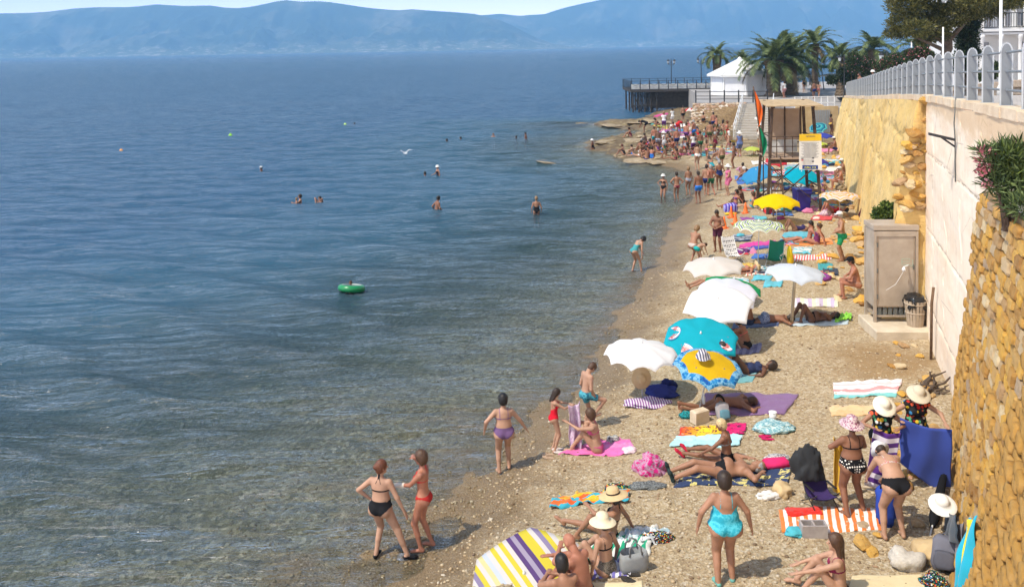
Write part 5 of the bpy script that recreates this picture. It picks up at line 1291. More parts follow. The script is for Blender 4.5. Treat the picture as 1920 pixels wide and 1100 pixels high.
# building
m_bw = mottled('building_white', (.68, .68, .68), (.76, .76, .75), 1, .8, .1)
m_bt = mottled('building_tan', (.55, .40, .27), (.64, .49, .35), 2, .85, .3)
m_glass = mat('window_glass', (.03, .05, .07), .08, spec=.8)
BD = 52; bx0 = pt(1836, 50, BD).x; bl = empty('seafront_building', (bx0, BD, 5.2), R(-8), 'white seafront building with iron balconies, columns and a tan rusticated corner', 'building')
def bpart(mbx, n, m_, par=None, s=False): return mbx.build(n, m_, par or bl, s)
bpart(MB().box((9, 5, 4.5), (18, 8, 9)), 'wall', m_bw)
bpart(MB().box((9, .6, 3.75), (18.4, 1.4, .16)), 'balcony_slab', m_bw)
bpart(MB().box((9, .55, 3.55), (18.2, 1.1, .12)), 'cornice', m_bw)
for i in range(9):
    x = .2+i*1.05; bpart(MB().lathe([(.15, 0), (.15, .1), (.11, .15), (.10, 3.2), (.16, 3.35), (.16, 3.5)], 10, (x, .1, 0)), 'column', m_bw, s=True)
    if i % 2 == 0: bpart(MB().box((x+.5, .95, 1.9), (.34, .1, 2.3)), 'window', m_glass)
    fr = bpart(MB().box((x+.5, .96, 5.1), (.62, .1, 2.2)), 'window', m_glass); bpart(MB().box((x+.5, .90, 5.1), (.05, .05, 2.2)), 'window_bar', m_bw, fr)
    bal = bpart(MB().box((x+.52, -.05, 4.75), (1.0, .04, .05)).box((x+.52, -.05, 3.92), (1.0, .04, .05)), 'balcony_rail', m_black); bal['kind'] = 'stuff'
    for k in range(7): bpart(MB().box((x+.08+k*.14, -.05, 4.33), (.025, .025, .82)), 'baluster', m_black)
    if i in (0, 3, 6): bpart(MB().box((x-.1, .3, 5.5), (.42, .42, 3.4)), 'pillar', m_bw)
for k in range(22): bpart(MB().box((6.4, -.6+.0, .16+k*.31), (3.4-.0, 1.2, .28)), 'rusticated_course', m_bt) if k < 13 else None
bpart(MB().box((6.4, -.6, 4.15), (3.7, 1.4, .2)), 'corner_cornice', m_bw); bpart(MB().box((6.4, -.5, 5.4), (3.3, 1.1, 2.3)), 'corner_wall', m_bw)
# low stone garden wall, pots
m_lows = mottled('garden_stone', (.34, .25, .18), (.50, .40, .30), 3, .9, .7, 10, .04)
lw_ = empty('garden_wall', (19, 34, 6.1), 0, 'low reddish stone garden wall behind the promenade railing', 'wall')
for i in range(46):
    y = 19+i*.75; x = wallx(y)+4.6+.02*i; z = zt(y)
    for k in range(2):
        o = MB().box((0, 0, 0), (.42, .70, .26), bev=.03).build('stone', m_lows, lw_); o.location = Vector((x, y+k*.3, z+.13+k*.27))-lw_.location; o.rotation_euler = (0, 0, -math.atan(WB)+random.uniform(-.05, .05))
# poles
def pole_thing(label, x, y0, y1, D, r, arm=False):
    zb = zt(D)+.0; p = pt(x, y1, D); tpz = pt(x, y0, D).z; e = empty('flagpole', (p.x, D, zb), 0, label, 'pole', 'white poles behind the railing'); MB().lathe([(r*2, 0), (r*2, .25), (r, .35), (r*.8, tpz-zb), (0, tpz-zb+.03)], 8).build('pole', m_white, e, True)
    if arm: MB().tube([(0, 0, tpz-zb-.15), (.15, -.1, tpz-zb+.06), (.35, -.22, tpz-zb+.05)], .025, 6).build('arm', m_white, e, True); superblob('lamp_head', (.3, .12, .08), m_pale, e, (.45, -.28, tpz-zb+.05))
    return e
pole_thing('tall white pole in front of the building columns', 1876, -60, 130, 29, .055)
pole_thing('white lamp pole in front of the pine trunk', 1768, 52, 120, 38, .045)
pole_thing('thin white pole between the oleander hedges', 1709, 78, 118, 56, .05)
street_lamp(pt(1583, 160, 80).x, 80, 3.3, 4.0, 'black lamp beside the medium palm at the far end of the railing')
street_lamp(pt(1663, 140, 64).x, 64, 4.4, 3.3, 'black lamp between two oleander hedges behind the railing')
# green canopies and white parasols of the cafe
m_gcan = umb_mat('solid', [(.03, .09, .05)], .15)
umbrella('wide dark green canopy stretched behind the tall slender palm', (pt(1545, 165, 104).x, 104, pz_), pt(1540, 128, 104), 3.6, m_gcan, hg=.14, n=4, spin=20, pr_=.06, pole=m_black, group='cafe sunshades on the plaza')
umbrella('white cafe parasol left of the slender palm', (pt(1512, 165, 106).x, 106, pz_), pt(1512, 145, 106), 1.4, umb_mat('solid', [(.75, .74, .70)]), hg=.25, group='cafe sunshades on the plaza')
umbrella('white cafe parasol right of the slender palm', (pt(1562, 165, 104).x, 104, pz_), pt(1560, 143, 104), 1.5, umb_mat('solid', [(.75, .74, .70)]), hg=.25, group='cafe sunshades on the plaza')
# white fence on plaza front
fe2 = empty('white_fence', (25.5, 75.6, pz_), 0, 'low white railing along the plaza edge above the ochre wall', 'fence')
for i in range(7): p = Vector((24.4+i*.0, 75.4, pz_)).lerp(Vector((28.6, 73.5, pz_)), i/6) if False else Vector((24.3+i*.55, 75.5-.04*i, pz_)); MB().box((0, 0, .5), (.06, .06, 1.0)).build('post', m_white, fe2).location = p-fe2.location
for hh in (.45, .95): MB().tube([Vector((24.3, 75.5, pz_+hh))-fe2.location, Vector((27.6, 75.26, pz_+hh))-fe2.location], .03, 6).build('rail', m_white, fe2)

# ------------------------------------------------------------------ shower cabinet and neighbours
m_cab = mottled('cabinet_beige', (.33, .265, .20), (.46, .385, .305), 2.2, .6, .1, 20, .005); m_cabd = mottled('cabinet_grille', (.10, .11, .10), (.16, .16, .15), 9, .7, .1)
m_cabd2 = mottled('cabinet_edge', (.28, .21, .15), (.36, .28, .20), 6, .7, .1); m_conc = mottled('worn_concrete', (.50, .42, .31), (.66, .57, .44), 2.5, .95, .6, 16, .02)
cb = gp(1682, 622); cb.z = .60; CA = R(-4)
pad = empty('concrete_pad', cb+Vector((.08, -.1, 0)), CA, 'worn concrete pad under the beige cabinet', 'concrete pad'); MB().box((0, .05, -.05), (1.78, 1.5, .62), bev=.03).build('slab', m_conc, pad); top_z = cb.z+.26
c_ = empty('beige_cabinet', (cb.x-.02, cb.y+.35, top_z), CA, 'tall beige metal cabinet with panel door standing against the wall', 'cabinet')
cw, cd, ch = 1.16, .80, 2.62
for sx in (-1, 1):
    for sy in (-1, 1): MB().box((sx*(cw/2-.035), sy*(cd/2-.035), ch/2-.08), (.07, .07, ch-.16)).build('corner_post', m_cab, c_)
MB().box((0, 0, ch-.06), (cw+.02, cd+.02, .14), bev=.01).build('roof', m_cab, c_); MB().box((0, -cd/2+.03, ch-.22), (cw-.14, .06, .14)).build('lintel', m_cab, c_)
dr_ = MB().box((0, -cd/2+.045, 1.42), (cw-.16, .03, 2.02)).build('door_panel', m_cab, c_)
for sx in (-1, 1): MB().box((sx*(cw/2-.10), -cd/2+.026, 1.42), (.03, .02, 2.0)).build('door_frame', m_cabd2, c_)
for zz in (.43, 2.40): MB().box((0, -cd/2+.026, zz), (cw-.20, .02, .03)).build('door_frame', m_cabd2, c_)
for zz in (.7, 1.4, 2.1): MB().box((-cw/2+.09, -cd/2+.012, zz), (.04, .02, .12)).build('hinge', m_cabd, c_)
for sx in (-1, 1): MB().box((sx*(cw/2-.035), 0, 1.45), (.04, cd-.14, 2.1)).build('side_panel', m_cab, c_)
MB().box((0, cd/2-.04, 1.2), (cw-.14, .03, 2.3)).build('back_panel', m_cab, c_)
for k in range(7): MB().box((-.42+k*.14, -cd/2+.06, .29), (.10, .03, .20)).build('grille_slat', m_cabd, c_)
MB().box((0, -.04, .16), (cw-.1, cd-.16, .05)).build('shelf', m_cab, c_)
m_graf = mat('faded_green_paint', (.36, .42, .32), .8)
gm = MB()
for a, b2 in (((0, 0), (.2, 0)), ((0, 0), (0, -.16)), ((0, -.08), (.2, -.08)), ((.2, 0), (.2, -.05)), ((0, -.16), (.22, -.16)), ((.28, -.02), (.28, -.2)), ((.22, -.2), (.34, -.2))): gm.bar((a[0]+.16, -cd/2+.026, a[1]+1.72), (b2[0]+.16, -cd/2+.026, b2[1]+1.72), .018, .006, up=(0, 1, 0))
o = gm.build('faded_graffiti', m_graf, c_); o['kind'] = 'stuff'
MB().box((.46, -cd/2+.02, 1.5), (.03, .03, .12)).build('handle', m_cabd, c_)
# waste bin of wooden slats
m_slat = mottled('weathered_slats', (.36, .28, .20), (.48, .39, .29), 6, .85, .4)
wb = empty('slatted_bin', (cb.x+.34, cb.y-.32, top_z), 0, 'slatted wooden waste bin with a black liner beside the beige cabinet', 'waste bin')
for k in range(18):
    a = 2*math.pi*k/18; MB().bar((math.cos(a)*.19, math.sin(a)*.19, 0), (math.cos(a)*.27, math.sin(a)*.27, .68), .066, .015, up=(math.cos(a), math.sin(a), 0)).build('slat', m_slat, wb)
for zz, rr_ in ((.36, .245), (.60, .272)): MB().lathe([(rr_, zz-.02), (rr_+.012, zz), (rr_, zz+.02)], 24).build('hoop', m_slat, wb, True)
m_plas = mat('black_plastic', (.012, .013, .015), .25, spec=.6); superblob('bin_liner', (.50, .50, .42), m_plas, wb, (0, 0, .62), .7, .18, 2)
MB().box((0, 0, .02), (.3, .3, .03)).build('bin_floor', m_slat, wb)
# shower pipe
sp = empty('shower_pipe', (cb.x+.95, cb.y+.25, .6), 0, 'thin pale shower pipe reaching from the cream wall across the cabinet', 'pipe')
P = [Vector((0, .35, 0)), Vector((0, .35, 1.75)), Vector((-.02, .28, 1.80)), Vector((-.86, -.45, 1.80))]; MB().tube(P, .018, 8).build('pipe', m_pole, sp, True); MB().lathe([(.05, -.10), (.05, -.05), (.015, 0)], 10, (-.86, -.45, 1.80)).build('shower_head', m_white, sp, True)
MB().tube([(-.86, -.45, 1.7), (-1.1, -.5, 1.35), (-1.35, -.5, 1.2)], .006, 5).build('pull_cord', m_pole, sp)
# bush on top, roots of stone at the end of the yellow wall
b = gp(1668, 612); b = Vector((pt(1668, 410, 25.5).x, 25.5, 2.9)); bush('sprawling green caper bush growing out above the beige cabinet', b, cl(25.5, [(1650, 405, 12), (1668, 398, 15), (1685, 402, 12), (1660, 385, 8), (1676, 388, 8), (1645, 395, 6)], b, 1.1), 2600, .09, .035, m_green, 40, cat='plant', name='caper_bush')
# oleander on the stone wall
b = Vector((7.35, 13.0, 5.6)); D_ = 13.0
its = [(1895, 310, 30), (1870, 345, 22), (1905, 350, 34), (1860, 300, 18), (1842, 285, 12), (1885, 285, 20), (1915, 290, 26), (1860, 325, 14), (1920, 385, 24, -.4), (1890, 375, 16)]
bush('big oleander with pink flowers growing on top of the stone wall', b, cl(D_, its, b, 1.35), 3000, .17, .013, m_ole, 50, stems=14, cat='plant', name='oleander', flowers=(m_pink, 260, .05, cl(D_, [(1848, 283, 11), (1862, 290, 9), (1850, 315, 9), (1838, 322, 7), (1850, 345, 8), (1838, 300, 7)], b)), up=.7)
V, Fq = leafcloud(cl(D_, [(1905, 330, 26), (1890, 300, 20)], b, 1.2), 1100, .20, .014, 77, 1.2, .2); meshobj('bright_shoots', V, Fq, m_green, bpy.data.objects['oleander'])
# dark bracket lamp on the cream wall
p = pt(1806, 262, 18.6); bk_ = empty('wall_bracket', (wallx(18.6)+0, 18.6, p.z), 0, 'black wedge shaped bracket with cable on the upper cream wall', 'bracket')
MB().bar(WNRM*.05, WNRM*.55+Vector((0, 0, .12)), .16, .05).bar(WNRM*.04+Vector((0, 0, -.15)), WNRM*.32+Vector((0, 0, .06)), .04).build('arm', m_black, bk_); MB().tube([WNRM*.03+Vector((0, 0, .9)), WNRM*.06+Vector((0, 0, .35)), WNRM*.04, WNRM*.03+Vector((0, 0, -.9))], .014, 6).build('cable', m_cabd, bk_, True)
# short vertical pipes on the wall
vp = empty('drain_pipe', (wallx(21.2)-.05, 21.2, .5), 0, 'rusty dark drain pipe up the lower cream wall right of the bin', 'pipe'); MB().tube([WNRM*.10, WNRM*.09+Vector((0, 0, 1.5)), WNRM*.05+Vector((0, 0, 1.9))], .035, 8).build('pipe', mottled('rusty_pipe', (.10, .06, .03), (.20, .12, .07), 9, .9), vp, True)
# ------------------------------------------------------------------ people near the camera
def gp0(x, y):
    p = gp(x, y); p.z = gz(p.x, p.y); return p
def water(x, y, dz_): p = pz(x, y, 0); p.z = dz_; return p
blk = cloth((.012, .012, .014)); G_SH = 'people at the water edge'; G_BE = 'people on the near beach'
NB = dict(fingers=True, h=.0115)
# two women talking in the shallows
person('woman in black halter bikini with hand on hip seen from behind in the shallows', gp0(718, 1044), -22, dict(pel=(-.02, 0, .90), py=8, cp=2, cy=6, hy=-38, hp=2, Lf=(-.12, -.02, .085), Rf=(.42, .10, .085), rk=(.5, .8, 0), rfy=-55, Lh=(-.25, .03, .98), le=(-1, -.5, 0), Rh=(.42, .12, .72), curl=.5), H=1.68, w=1.22, sk=FAIR, wear=[('high', blk), ('halter', blk), ('shoes', blk)], hair=('bun', 'redb'), group=G_SH, **NB)
r_, J_ = person('woman in red bikini shading her face with one hand in the shallows', gp0(795, 1030), 78, dict(py=0, cp=-2, hp=4, Lf=(-.09, .03, .085), Rf=(.13, -.10, .085), Lh=(-.04, .42, 1.10), le=(-.3, -.6, -1), Rh=(.02, .16, 1.58), re=(1, .1, -.6)), H=1.70, w=.98, sk=RED, wear=[('brief', cloth((.45, .03, .025))), ('halter', cloth((.55, .03, .03)))], hair=('bob', 'brown'), group=G_SH, eyes=True, **NB)
MB().tube([J_['L']['el'].lerp(J_['L']['wr'], .45), J_['L']['wr'], J_['L']['wr']+(J_['L']['wr']-J_['L']['el']).normalized()*.06], [.044, .038, .040], 12).build('white_bandage', cloth((.75, .68, .58)), r_, True)
# walking out of the water
person('woman in lilac bikini with spiky black hair walking along the shore', gp0(946, 887), 8, dict(pel=(0, 0, .91), cp=3, Lf=(-.11, .05, .085), Rf=(.12, .16, .11), rk=(0, 1, 0), Lh=(-.40, .05, .95), Rh=(.48, .12, .90), le=(-1, -1, 0), re=(1, -1, 0)), H=1.60, w=1.36, sk=FAIR, wear=[('high', cloth((.16, .09, .20))), ('bikini', cloth((.22, .12, .24)))], hair=('spiky', 'black'), group=G_SH, **NB)
# girl, boy, mother
r_, J_ = person('girl in red swimsuit holding up a lilac towel', gp0(1040, 846), -80, dict(Lh=(-.07, .42, 1.24), Rh=(.05, .45, 1.22), le=(-1, -.2, -.5), re=(1, -.2, -.5), hp=22), H=1.30, w=.92, sk=FAIR, wear=[('one', cloth((.62, .012, .03)))], hair=('long', 'dark'), group=G_SH, eyes=True, **NB)
p = r_.matrix_basis @ J_['R']['wr']; hang('lilac towel held up between girl and seated woman', p+Vector((-.06, -.10, .06)), p+Vector((.20, .08, .05)), 1.05, towel_mat([(.62, .45, .62), (.72, .60, .72), (.55, .35, .55)], 'v', 1, pat='blotch'), 3, .075, kx=7, sway=.05)
person('boy in teal swim shorts standing on one leg with bent head', gp0(1100, 806), -62, dict(pel=(0, 0, .91), cp=10, hp=52, Lf=(-.09, -.02, .085), Rf=(.16, .12, .42), rk=(.3, 1, .2), rfp=-20, Lh=(-.22, .12, .84), Rh=(.16, .14, .84)), 'm', H=1.52, w=.88, sk=FAIR, wear=[('shorts', cloth((.02, .13, .20), pat='blotch', col2=(.10, .42, .50), sc=9), .24)], hair=('short', 'brown'), group=G_SH, **NB)
r_, J_ = person('woman in pink bikini sitting on the pink towel with knees drawn up', gp0(1118, 845), 78, dict(pel=(0, 0, .115), pp=-2, cp=14, hp=8, Lf=(-.10, .50, .085), Rf=(.12, .44, .085), lk=(-.1, .3, 1), rk=(.1, .3, 1), Lh=(-.10, .56, .60), Rh=(.08, .56, .56), le=(-1, 0, -.6), re=(1, 0, -.6)), H=1.64, w=1.0, sk=FAIR, wear=[('brief', cloth((.60, .10, .25))), ('halter', cloth((.60, .10, .25)))], hair=('bob', 'brown'), group=G_SH, **NB)
# couple in the middle
person('blond woman in pale bikini top sitting beside the lying man', gp0(1362, 868), 62, dict(pel=(0, 0, .115), pp=-4, cp=8, hp=16, hy=14, Lf=(-.10, .86, .075), Rf=(.12, .82, .075), lfp=-40, rfp=-40, lk=(0, 0, 1), rk=(0, 0, 1), Lh=(-.22, .42, .22), Rh=(.24, .12, .10), le=(-1, -.3, 0), re=(1, -.6, 0)), H=1.62, w=1.02, sk=BRN, wear=[('high', blk), ('bikini', cloth((.45, .50, .52), pat='blotch', col2=(.15, .2, .22), sc=20)), ('shoes', cloth((.50, .02, .05)))], hair=('short', 'blond'), group=G_BE, eyes=True, **NB)
person('heavy man in black trunks lying on his back on the navy towel', gp0(1352, 893), 92, P_(LIEB, Lh=(-.26, -.62, .16), le=(-1, .1, .1), Rh=(.26, -.55, .20), re=(1, .1, .1)), 'm', H=1.80, w=1.16, belly=.05, sk=TAN, wear=[('brief', blk), ('shoes', cloth((.03, .05, .05)))], hair=('ring', 'grey'), group=G_BE, **NB)
# turquoise swimsuit woman
person('stout woman in turquoise swimsuit walking away at the bottom of the beach', gp0(1360, 1094), 0, dict(pel=(0, 0, .92), Lf=(-.12, -.04, .085), Rf=(.12, .06, .085), Lh=(-.40, .02, .90), Rh=(.40, .04, .88), le=(-1, -.6, 0), re=(1, -.6, 0), curl=.5), H=1.66, w=1.62, sk=TAN, wear=[('one', cloth((.03, .36, .48), pat='blotch', col2=(.10, .55, .66), sc=9)), ('shoes', cloth((.15, .40, .36)))], hair=('curly', 'dark'), group=G_BE, **NB)
# polka dot woman
fl = cloth((.25, .06, .14), pat='blotch', col2=(.75, .65, .62), sc=26)
person('woman in white spotted black bikini bottoms with floral hat standing on the striped towel', gp0(1598, 965), 6, dict(pel=(0, 0, .90), py=0, Lf=(-.12, -.05, .085), Rf=(.24, .10, .085), Lh=(-.16, .34, 1.05), Rh=(.18, .34, 1.0), le=(-1, -.5, 0), re=(1, -.5, 0)), H=1.66, w=1.42, sk=BRN, wear=[('high', cloth((.012, .012, .014), pat='dots', col2=(.75, .73, .68), sc=24)), ('bikini', blk)], hair=('short', 'dark'), hat=('sun', fl), group=G_BE, **NB)
r_, J_ = person('woman in white sun hat standing behind a purple striped towel', gp0(1652, 904), 172, dict(pel=(0, 0, .92), pp=6, cp=14, hp=38, Lh=(-.22, .34, 1.18), Rh=(.22, .34, 1.18), le=(-1, -.3, -.4), re=(1, -.3, -.4)), H=1.62, w=1.15, sk=TAN, wear=[('dress', cloth((.45, .2, .03), pat='multi', col2=(.05, .25, .12), sc=11), .34)], hair=('short', 'dark'), hat=('sun', cloth((.78, .72, .58))), group=G_BE, **NB)
a = r_.matrix_basis @ (J_['R']['wr']+Vector((0, .06, .04))); b = r_.matrix_basis @ (J_['L']['wr']+Vector((0, .06, .02)))
hang('dark purple towel with white stripes held upright', a+Vector((-.02, -.02, 0)), b+Vector((0, -.04, -.05)), 1.02, towel_mat([(.10, .03, .22), (.72, .68, .78), (.10, .03, .22), (.72, .68, .78), (.12, .04, .28), (.12, .04, .28), (.12, .04, .28), (.10, .03, .22), (.72, .68, .78), (.10, .03, .22), (.72, .68, .78)], 'v', 1, [1, 1, 1, 1, 1, 1.5, 1.5, 1, 1, 1, 1]), 9, .025, kx=4, sway=-.16)
r_, J_ = person('woman in beige hat and dotted dress spreading out a blue towel', gp0(1716, 893), 176, dict(pel=(0, 0, .92), cp=8, hp=30, Lh=(-.38, .36, 1.14), Rh=(.40, .34, 1.20), le=(-1, -.2, -.5), re=(1, -.2, -.5)), H=1.70, w=1.22, sk=FAIR, wear=[('dress', cloth((.55, .03, .02), pat='multi', col2=(.02, .02, .03), sc=13), .30)], hair=('short', 'brown'), hat=('sun', cloth((.62, .54, .40))), group=G_BE, **NB)
a = r_.matrix_basis @ (J_['R']['wr']+Vector((.02, .05, .06))); b = r_.matrix_basis @ (J_['L']['wr']+Vector((-.02, .05, .0)))
hang('large plain blue towel held open by the woman in the dotted dress', a+Vector((0, -.04, 0)), b+Vector((.06, -.04, -.08)), 1.05, towel_mat([(.05, .09, .42), (.05, .09, .42)]), 5, .05, kx=3, bottom=-.5)
person('woman in black bikini bottoms bending over with a white bucket hat', gp0(1676, 1010), 4, dict(pel=(0, -.06, .90), pp=22, cp=62, hp=80, Lf=(-.16, 0, .085), Rf=(.16, .02, .085), Lh=(-.16, .62, .68), Rh=(.10, .62, .62), le=(-1, 0, 0), re=(1, 0, 0)), H=1.68, w=1.36, sk=FAIR, wear=[('high', blk), ('bikini', cloth((.55, .50, .45), pat='blotch', col2=(.5, .1, .1), sc=18))], hair=('short', 'dark'), hat=('bucket', cloth((.70, .72, .78))), group=G_BE, **NB)
# group bottom centre
straw = cloth((.62, .46, .25)); dband = cloth((.05, .035, .03))
person('woman in straw hat with dark band leaning back with one knee raised', gp0(1142, 1012), 66, dict(pel=(0, 0, .115), pp=-20, cp=-14, hp=16, Lf=(-.18, .50, .085), Rf=(.16, .86, .075), lk=(-.2, .3, 1), rk=(.1, 0, 1), rfp=-30, Lh=(-.10, .32, .56), Rh=(.40, -.30, .05), le=(-.7, -.4, 0), re=(.5, -1, 0)), H=1.68, w=1.0, sk=TAN, wear=[('brief', blk), ('halter', blk)], hair=('bob', 'dark'), hat=('straw', straw, dband), group=G_BE, eyes=True, **NB)
person('woman in cream sun hat sitting with straight arm beside the grey bag', gp0(1135, 1072), 40, dict(pel=(0, 0, .115), pp=-4, cp=2, hp=10, Lf=(-.10, .58, .085), Rf=(.12, .62, .085), lk=(-.2, .2, 1), rk=(.1, .2, 1), Lh=(-.26, .05, .06), Rh=(.34, .10, .06), le=(-1, -.8, 0), re=(1, -.8, 0)), H=1.64, w=1.0, sk=FAIR, wear=[('high', cloth((.06, .05, .04), pat='blotch', col2=(.25, .22, .18), sc=40)), ('bikini', blk)], hair=('short', 'dark'), hat=('sun', cloth((.75, .66, .46))), group=G_BE, **NB)
person('bald tanned man sitting with folded arms on raised knees', gp0(1092, 1118), 48, P_(SITUP, hp=34, cp=24, Lh=(.06, .46, .50), Rh=(-.06, .50, .44)), 'm', H=1.76, w=1.06, sk=RED, wear=[('brief', cloth((.05, .06, .10)))], hair=None, group=G_BE, **NB)
person('person with black hair lowest in the picture in front of the bald man', gp0(1062, 1158), 25, SITUP, 'm', H=1.64, w=1.0, sk=TAN, wear=[('shorts', cloth((.05, .06, .10)))], hair=('bob', 'black'), group=G_BE, **NB)
person('woman with long brown hair sitting sideways on the straw mat', gp0(1572, 1118), 72, dict(pel=(0, 0, .115), pp=-6, cp=6, hp=2, hy=10, Lf=(-.12, .48, .085), Rf=(.14, .56, .085), lk=(-.1, .2, 1), rk=(.1, .2, 1), Lh=(-.16, .64, .30), Rh=(.12, .50, .34), le=(-1, 0, -.3), re=(1, 0, -.3)), H=1.72, w=1.0, sk=FAIR, wear=[('brief', blk), ('bikini', cloth((.25, .03, .08)))], hair=('long', 'brown'), group=G_BE, eyes=True, **NB)
MD = dict(fingers=True, h=.015)
person('man lying face down on the purple quilted mat', gp0(1352, 764), -88, LIEP, 'm', H=1.74, w=1.05, sk=BRN, wear=[('brief', blk)], hair=('short', 'brown'), group='people in the middle of the beach', **MD)
G_MI = 'people in the middle of the beach'
person('man in black cap sitting on the stones beside the cabinet', gp0(1606, 560), 72, dict(pel=(0, 0, .48), pp=-2, cp=18, hp=16, Lf=(-.16, .36, .085), Rf=(.16, .40, .085), lk=(-.2, 1, .5), rk=(.2, 1, .5), Lh=(-.10, .36, .62), Rh=(.12, .28, .66), le=(-1, -.5, 0), re=(1, -.5, 0)), 'm', H=1.76, w=1.12, belly=.05, sk=RED, wear=[('brief', cloth((.35, .25, .2)))], hair=('short', 'dark'), hat=('cap', blk), group=G_MI, **MD)
person('man in green shorts and white cap standing near the wall', gp0(1578, 489), 80, dict(cp=4, hp=6, Lf=(-.12, .02, .085), Rf=(.14, -.10, .085), Lh=(-.16, .26, 1.02), Rh=(.20, .10, 1.02), le=(-1, -.6, 0), re=(1, -.8, 0)), 'm', H=1.78, w=1.14, belly=.06, sk=TAN, wear=[('shorts', cloth((.02, .28, .12)), .34)], hair=('short', 'grey'), hat=('cap', cloth((.72, .70, .70))), group=G_MI, **MD)
person('man in dark plum shorts looking down near the orange cones', gp0(1346, 472), 150, dict(cp=4, hp=30, Lh=(-.10, .26, 1.02), Rh=(.10, .27, 1.02), le=(-1, -.4, -.3), re=(1, -.4, -.3)), 'm', H=1.68, w=1.15, belly=.07, sk=BRN, wear=[('shorts', cloth((.10, .025, .05)), .30)], hair=('short', 'dark'), group=G_MI, **MD)
person('woman crouching over the small child by the white umbrella', gp0(1302, 492), -40, dict(pel=(0, -.1, .70), pp=20, cp=30, hp=30, Lf=(-.12, .0, .085), Rf=(.12, .10, .085), Lh=(-.10, .40, .70), Rh=(.12, .42, .70)), H=1.66, w=1.12, sk=TAN, wear=[('brief', cloth((.50, .45, .40)))], hair=('curly', 'light'), group=G_MI, **MD)
person('small child in teal suit bending towards the yellow bucket', gp0(1312, 494), -60, BEND, H=1.12, w=.98, sk=FAIR, wear=[('shorts', cloth((.02, .38, .36)), .12)], hair=('short', 'brown'), group=G_MI, **MD)
person('girl in teal swimsuit bending forward at the water edge', gp0(1193, 506), -58, dict(pel=(0, -.10, .90), pp=28, cp=50, hp=72, Lf=(-.12, -.10, .085), Rf=(.14, .16, .085), Lh=(-.10, .50, .62), Rh=(.22, .12, .62), rk=(0, 1, 0)), H=1.58, w=1.0, sk=FAIR, wear=[('one', cloth((.06, .30, .32)))], hair=('bob', 'black'), group=G_SH, **MD)
person('dark haired man of the sitting couple by the green shorts man', gp0(1516, 455), 78, P_(SITLEG, hp=10), 'm', H=1.72, w=1.0, sk=RED, wear=[('shorts', cloth((.02, .30, .36)), .26)], hair=('short', 'black'), group=G_MI, **MD)
person('woman in dark purple swimsuit of the sitting couple', gp0(1531, 458), 70, SITLEG, H=1.64, w=1.1, sk=RED, wear=[('one', cloth((.16, .03, .10)))], hair=('bun', 'brown'), group=G_MI, **MD)
person('sunbather with raised knees behind the sitting couple', gp0(1492, 433), 85, LIEK, H=1.66, w=1.05, sk=BRN, wear=[('one', cloth((.04, .03, .10)))], hair=('short', 'brown'), group=G_MI, **MD)
person('man with bent knees lying right of the wooden post', gp0(1522, 603), 92, P_(LIEK, Lf=(-.13, .36, .085), Rf=(.14, .48, .085), Lh=(-.05, -.22, .26), le=(-1, 0, .3)), 'm', H=1.76, w=1.08, belly=.03, sk=DRK, wear=[('brief', blk)], hair=('short', 'black'), group=G_MI, **MD)
person('person sitting in the shade right of the large white umbrella', gp0(1404, 606), 60, SITUP, 'm', H=1.68, w=1.12, sk=BRN, wear=[('shorts', cloth((.03, .04, .08)))], hair=('short', 'dark'), group=G_MI, **MD)
person('person lying on the blue patterned towel beside the white umbrella', gp0(1438, 604), -95, P_(LIEP), H=1.66, w=1.1, sk=BRN, wear=[('shorts', cloth((.06, .09, .22), pat='blotch', col2=(.4, .45, .6), sc=20), .2)], hair=('bun', 'dark'), group=G_MI, **MD)
person('woman in coral bikini sitting right of the turquoise umbrella', gp0(1398, 652), 55, P_(SITUP, cp=30, hp=20), H=1.64, w=1.1, sk=BRN, wear=[('high', blk), ('bikini', cloth((.70, .12, .12)))], hair=('bob', 'black'), group=G_MI, **MD)
person('person lying on their side in the shade of the yellow umbrella', gp0(1398, 700), 92, P_(LIEK, hp=-70), H=1.66, w=1.15, sk=DRK, wear=[('one', cloth((.03, .04, .10)))], hair=('curly', 'dark'), group=G_MI, **MD)
person('man with bare back sitting under the yellow and blue umbrella', gp0(1362, 712), 30, SITUP, 'm', H=1.72, w=1.15, sk=BRN, wear=[('shorts', blk)], hair=('short', 'dark'), group=G_MI, **MD)
person('sunbather lying with legs towards the sea behind the green umbrella', gp0(1338, 538), 95, LIEB, H=1.66, w=1.0, sk=TAN, wear=[('brief', blk), ('bikini', blk)], hair=('bun', 'black'), group=G_MI, **MD)
person('sunbather in striped hat lying beyond the white umbrella', gp0(1385, 512), 100, LIEB, H=1.66, w=1.0, sk=RED, wear=[('brief', cloth((.6, .5, .4)))], hair=('short', 'grey'), hat=('straw', straw, dband), group=G_MI, **MD)
LO = dict(h=.022)
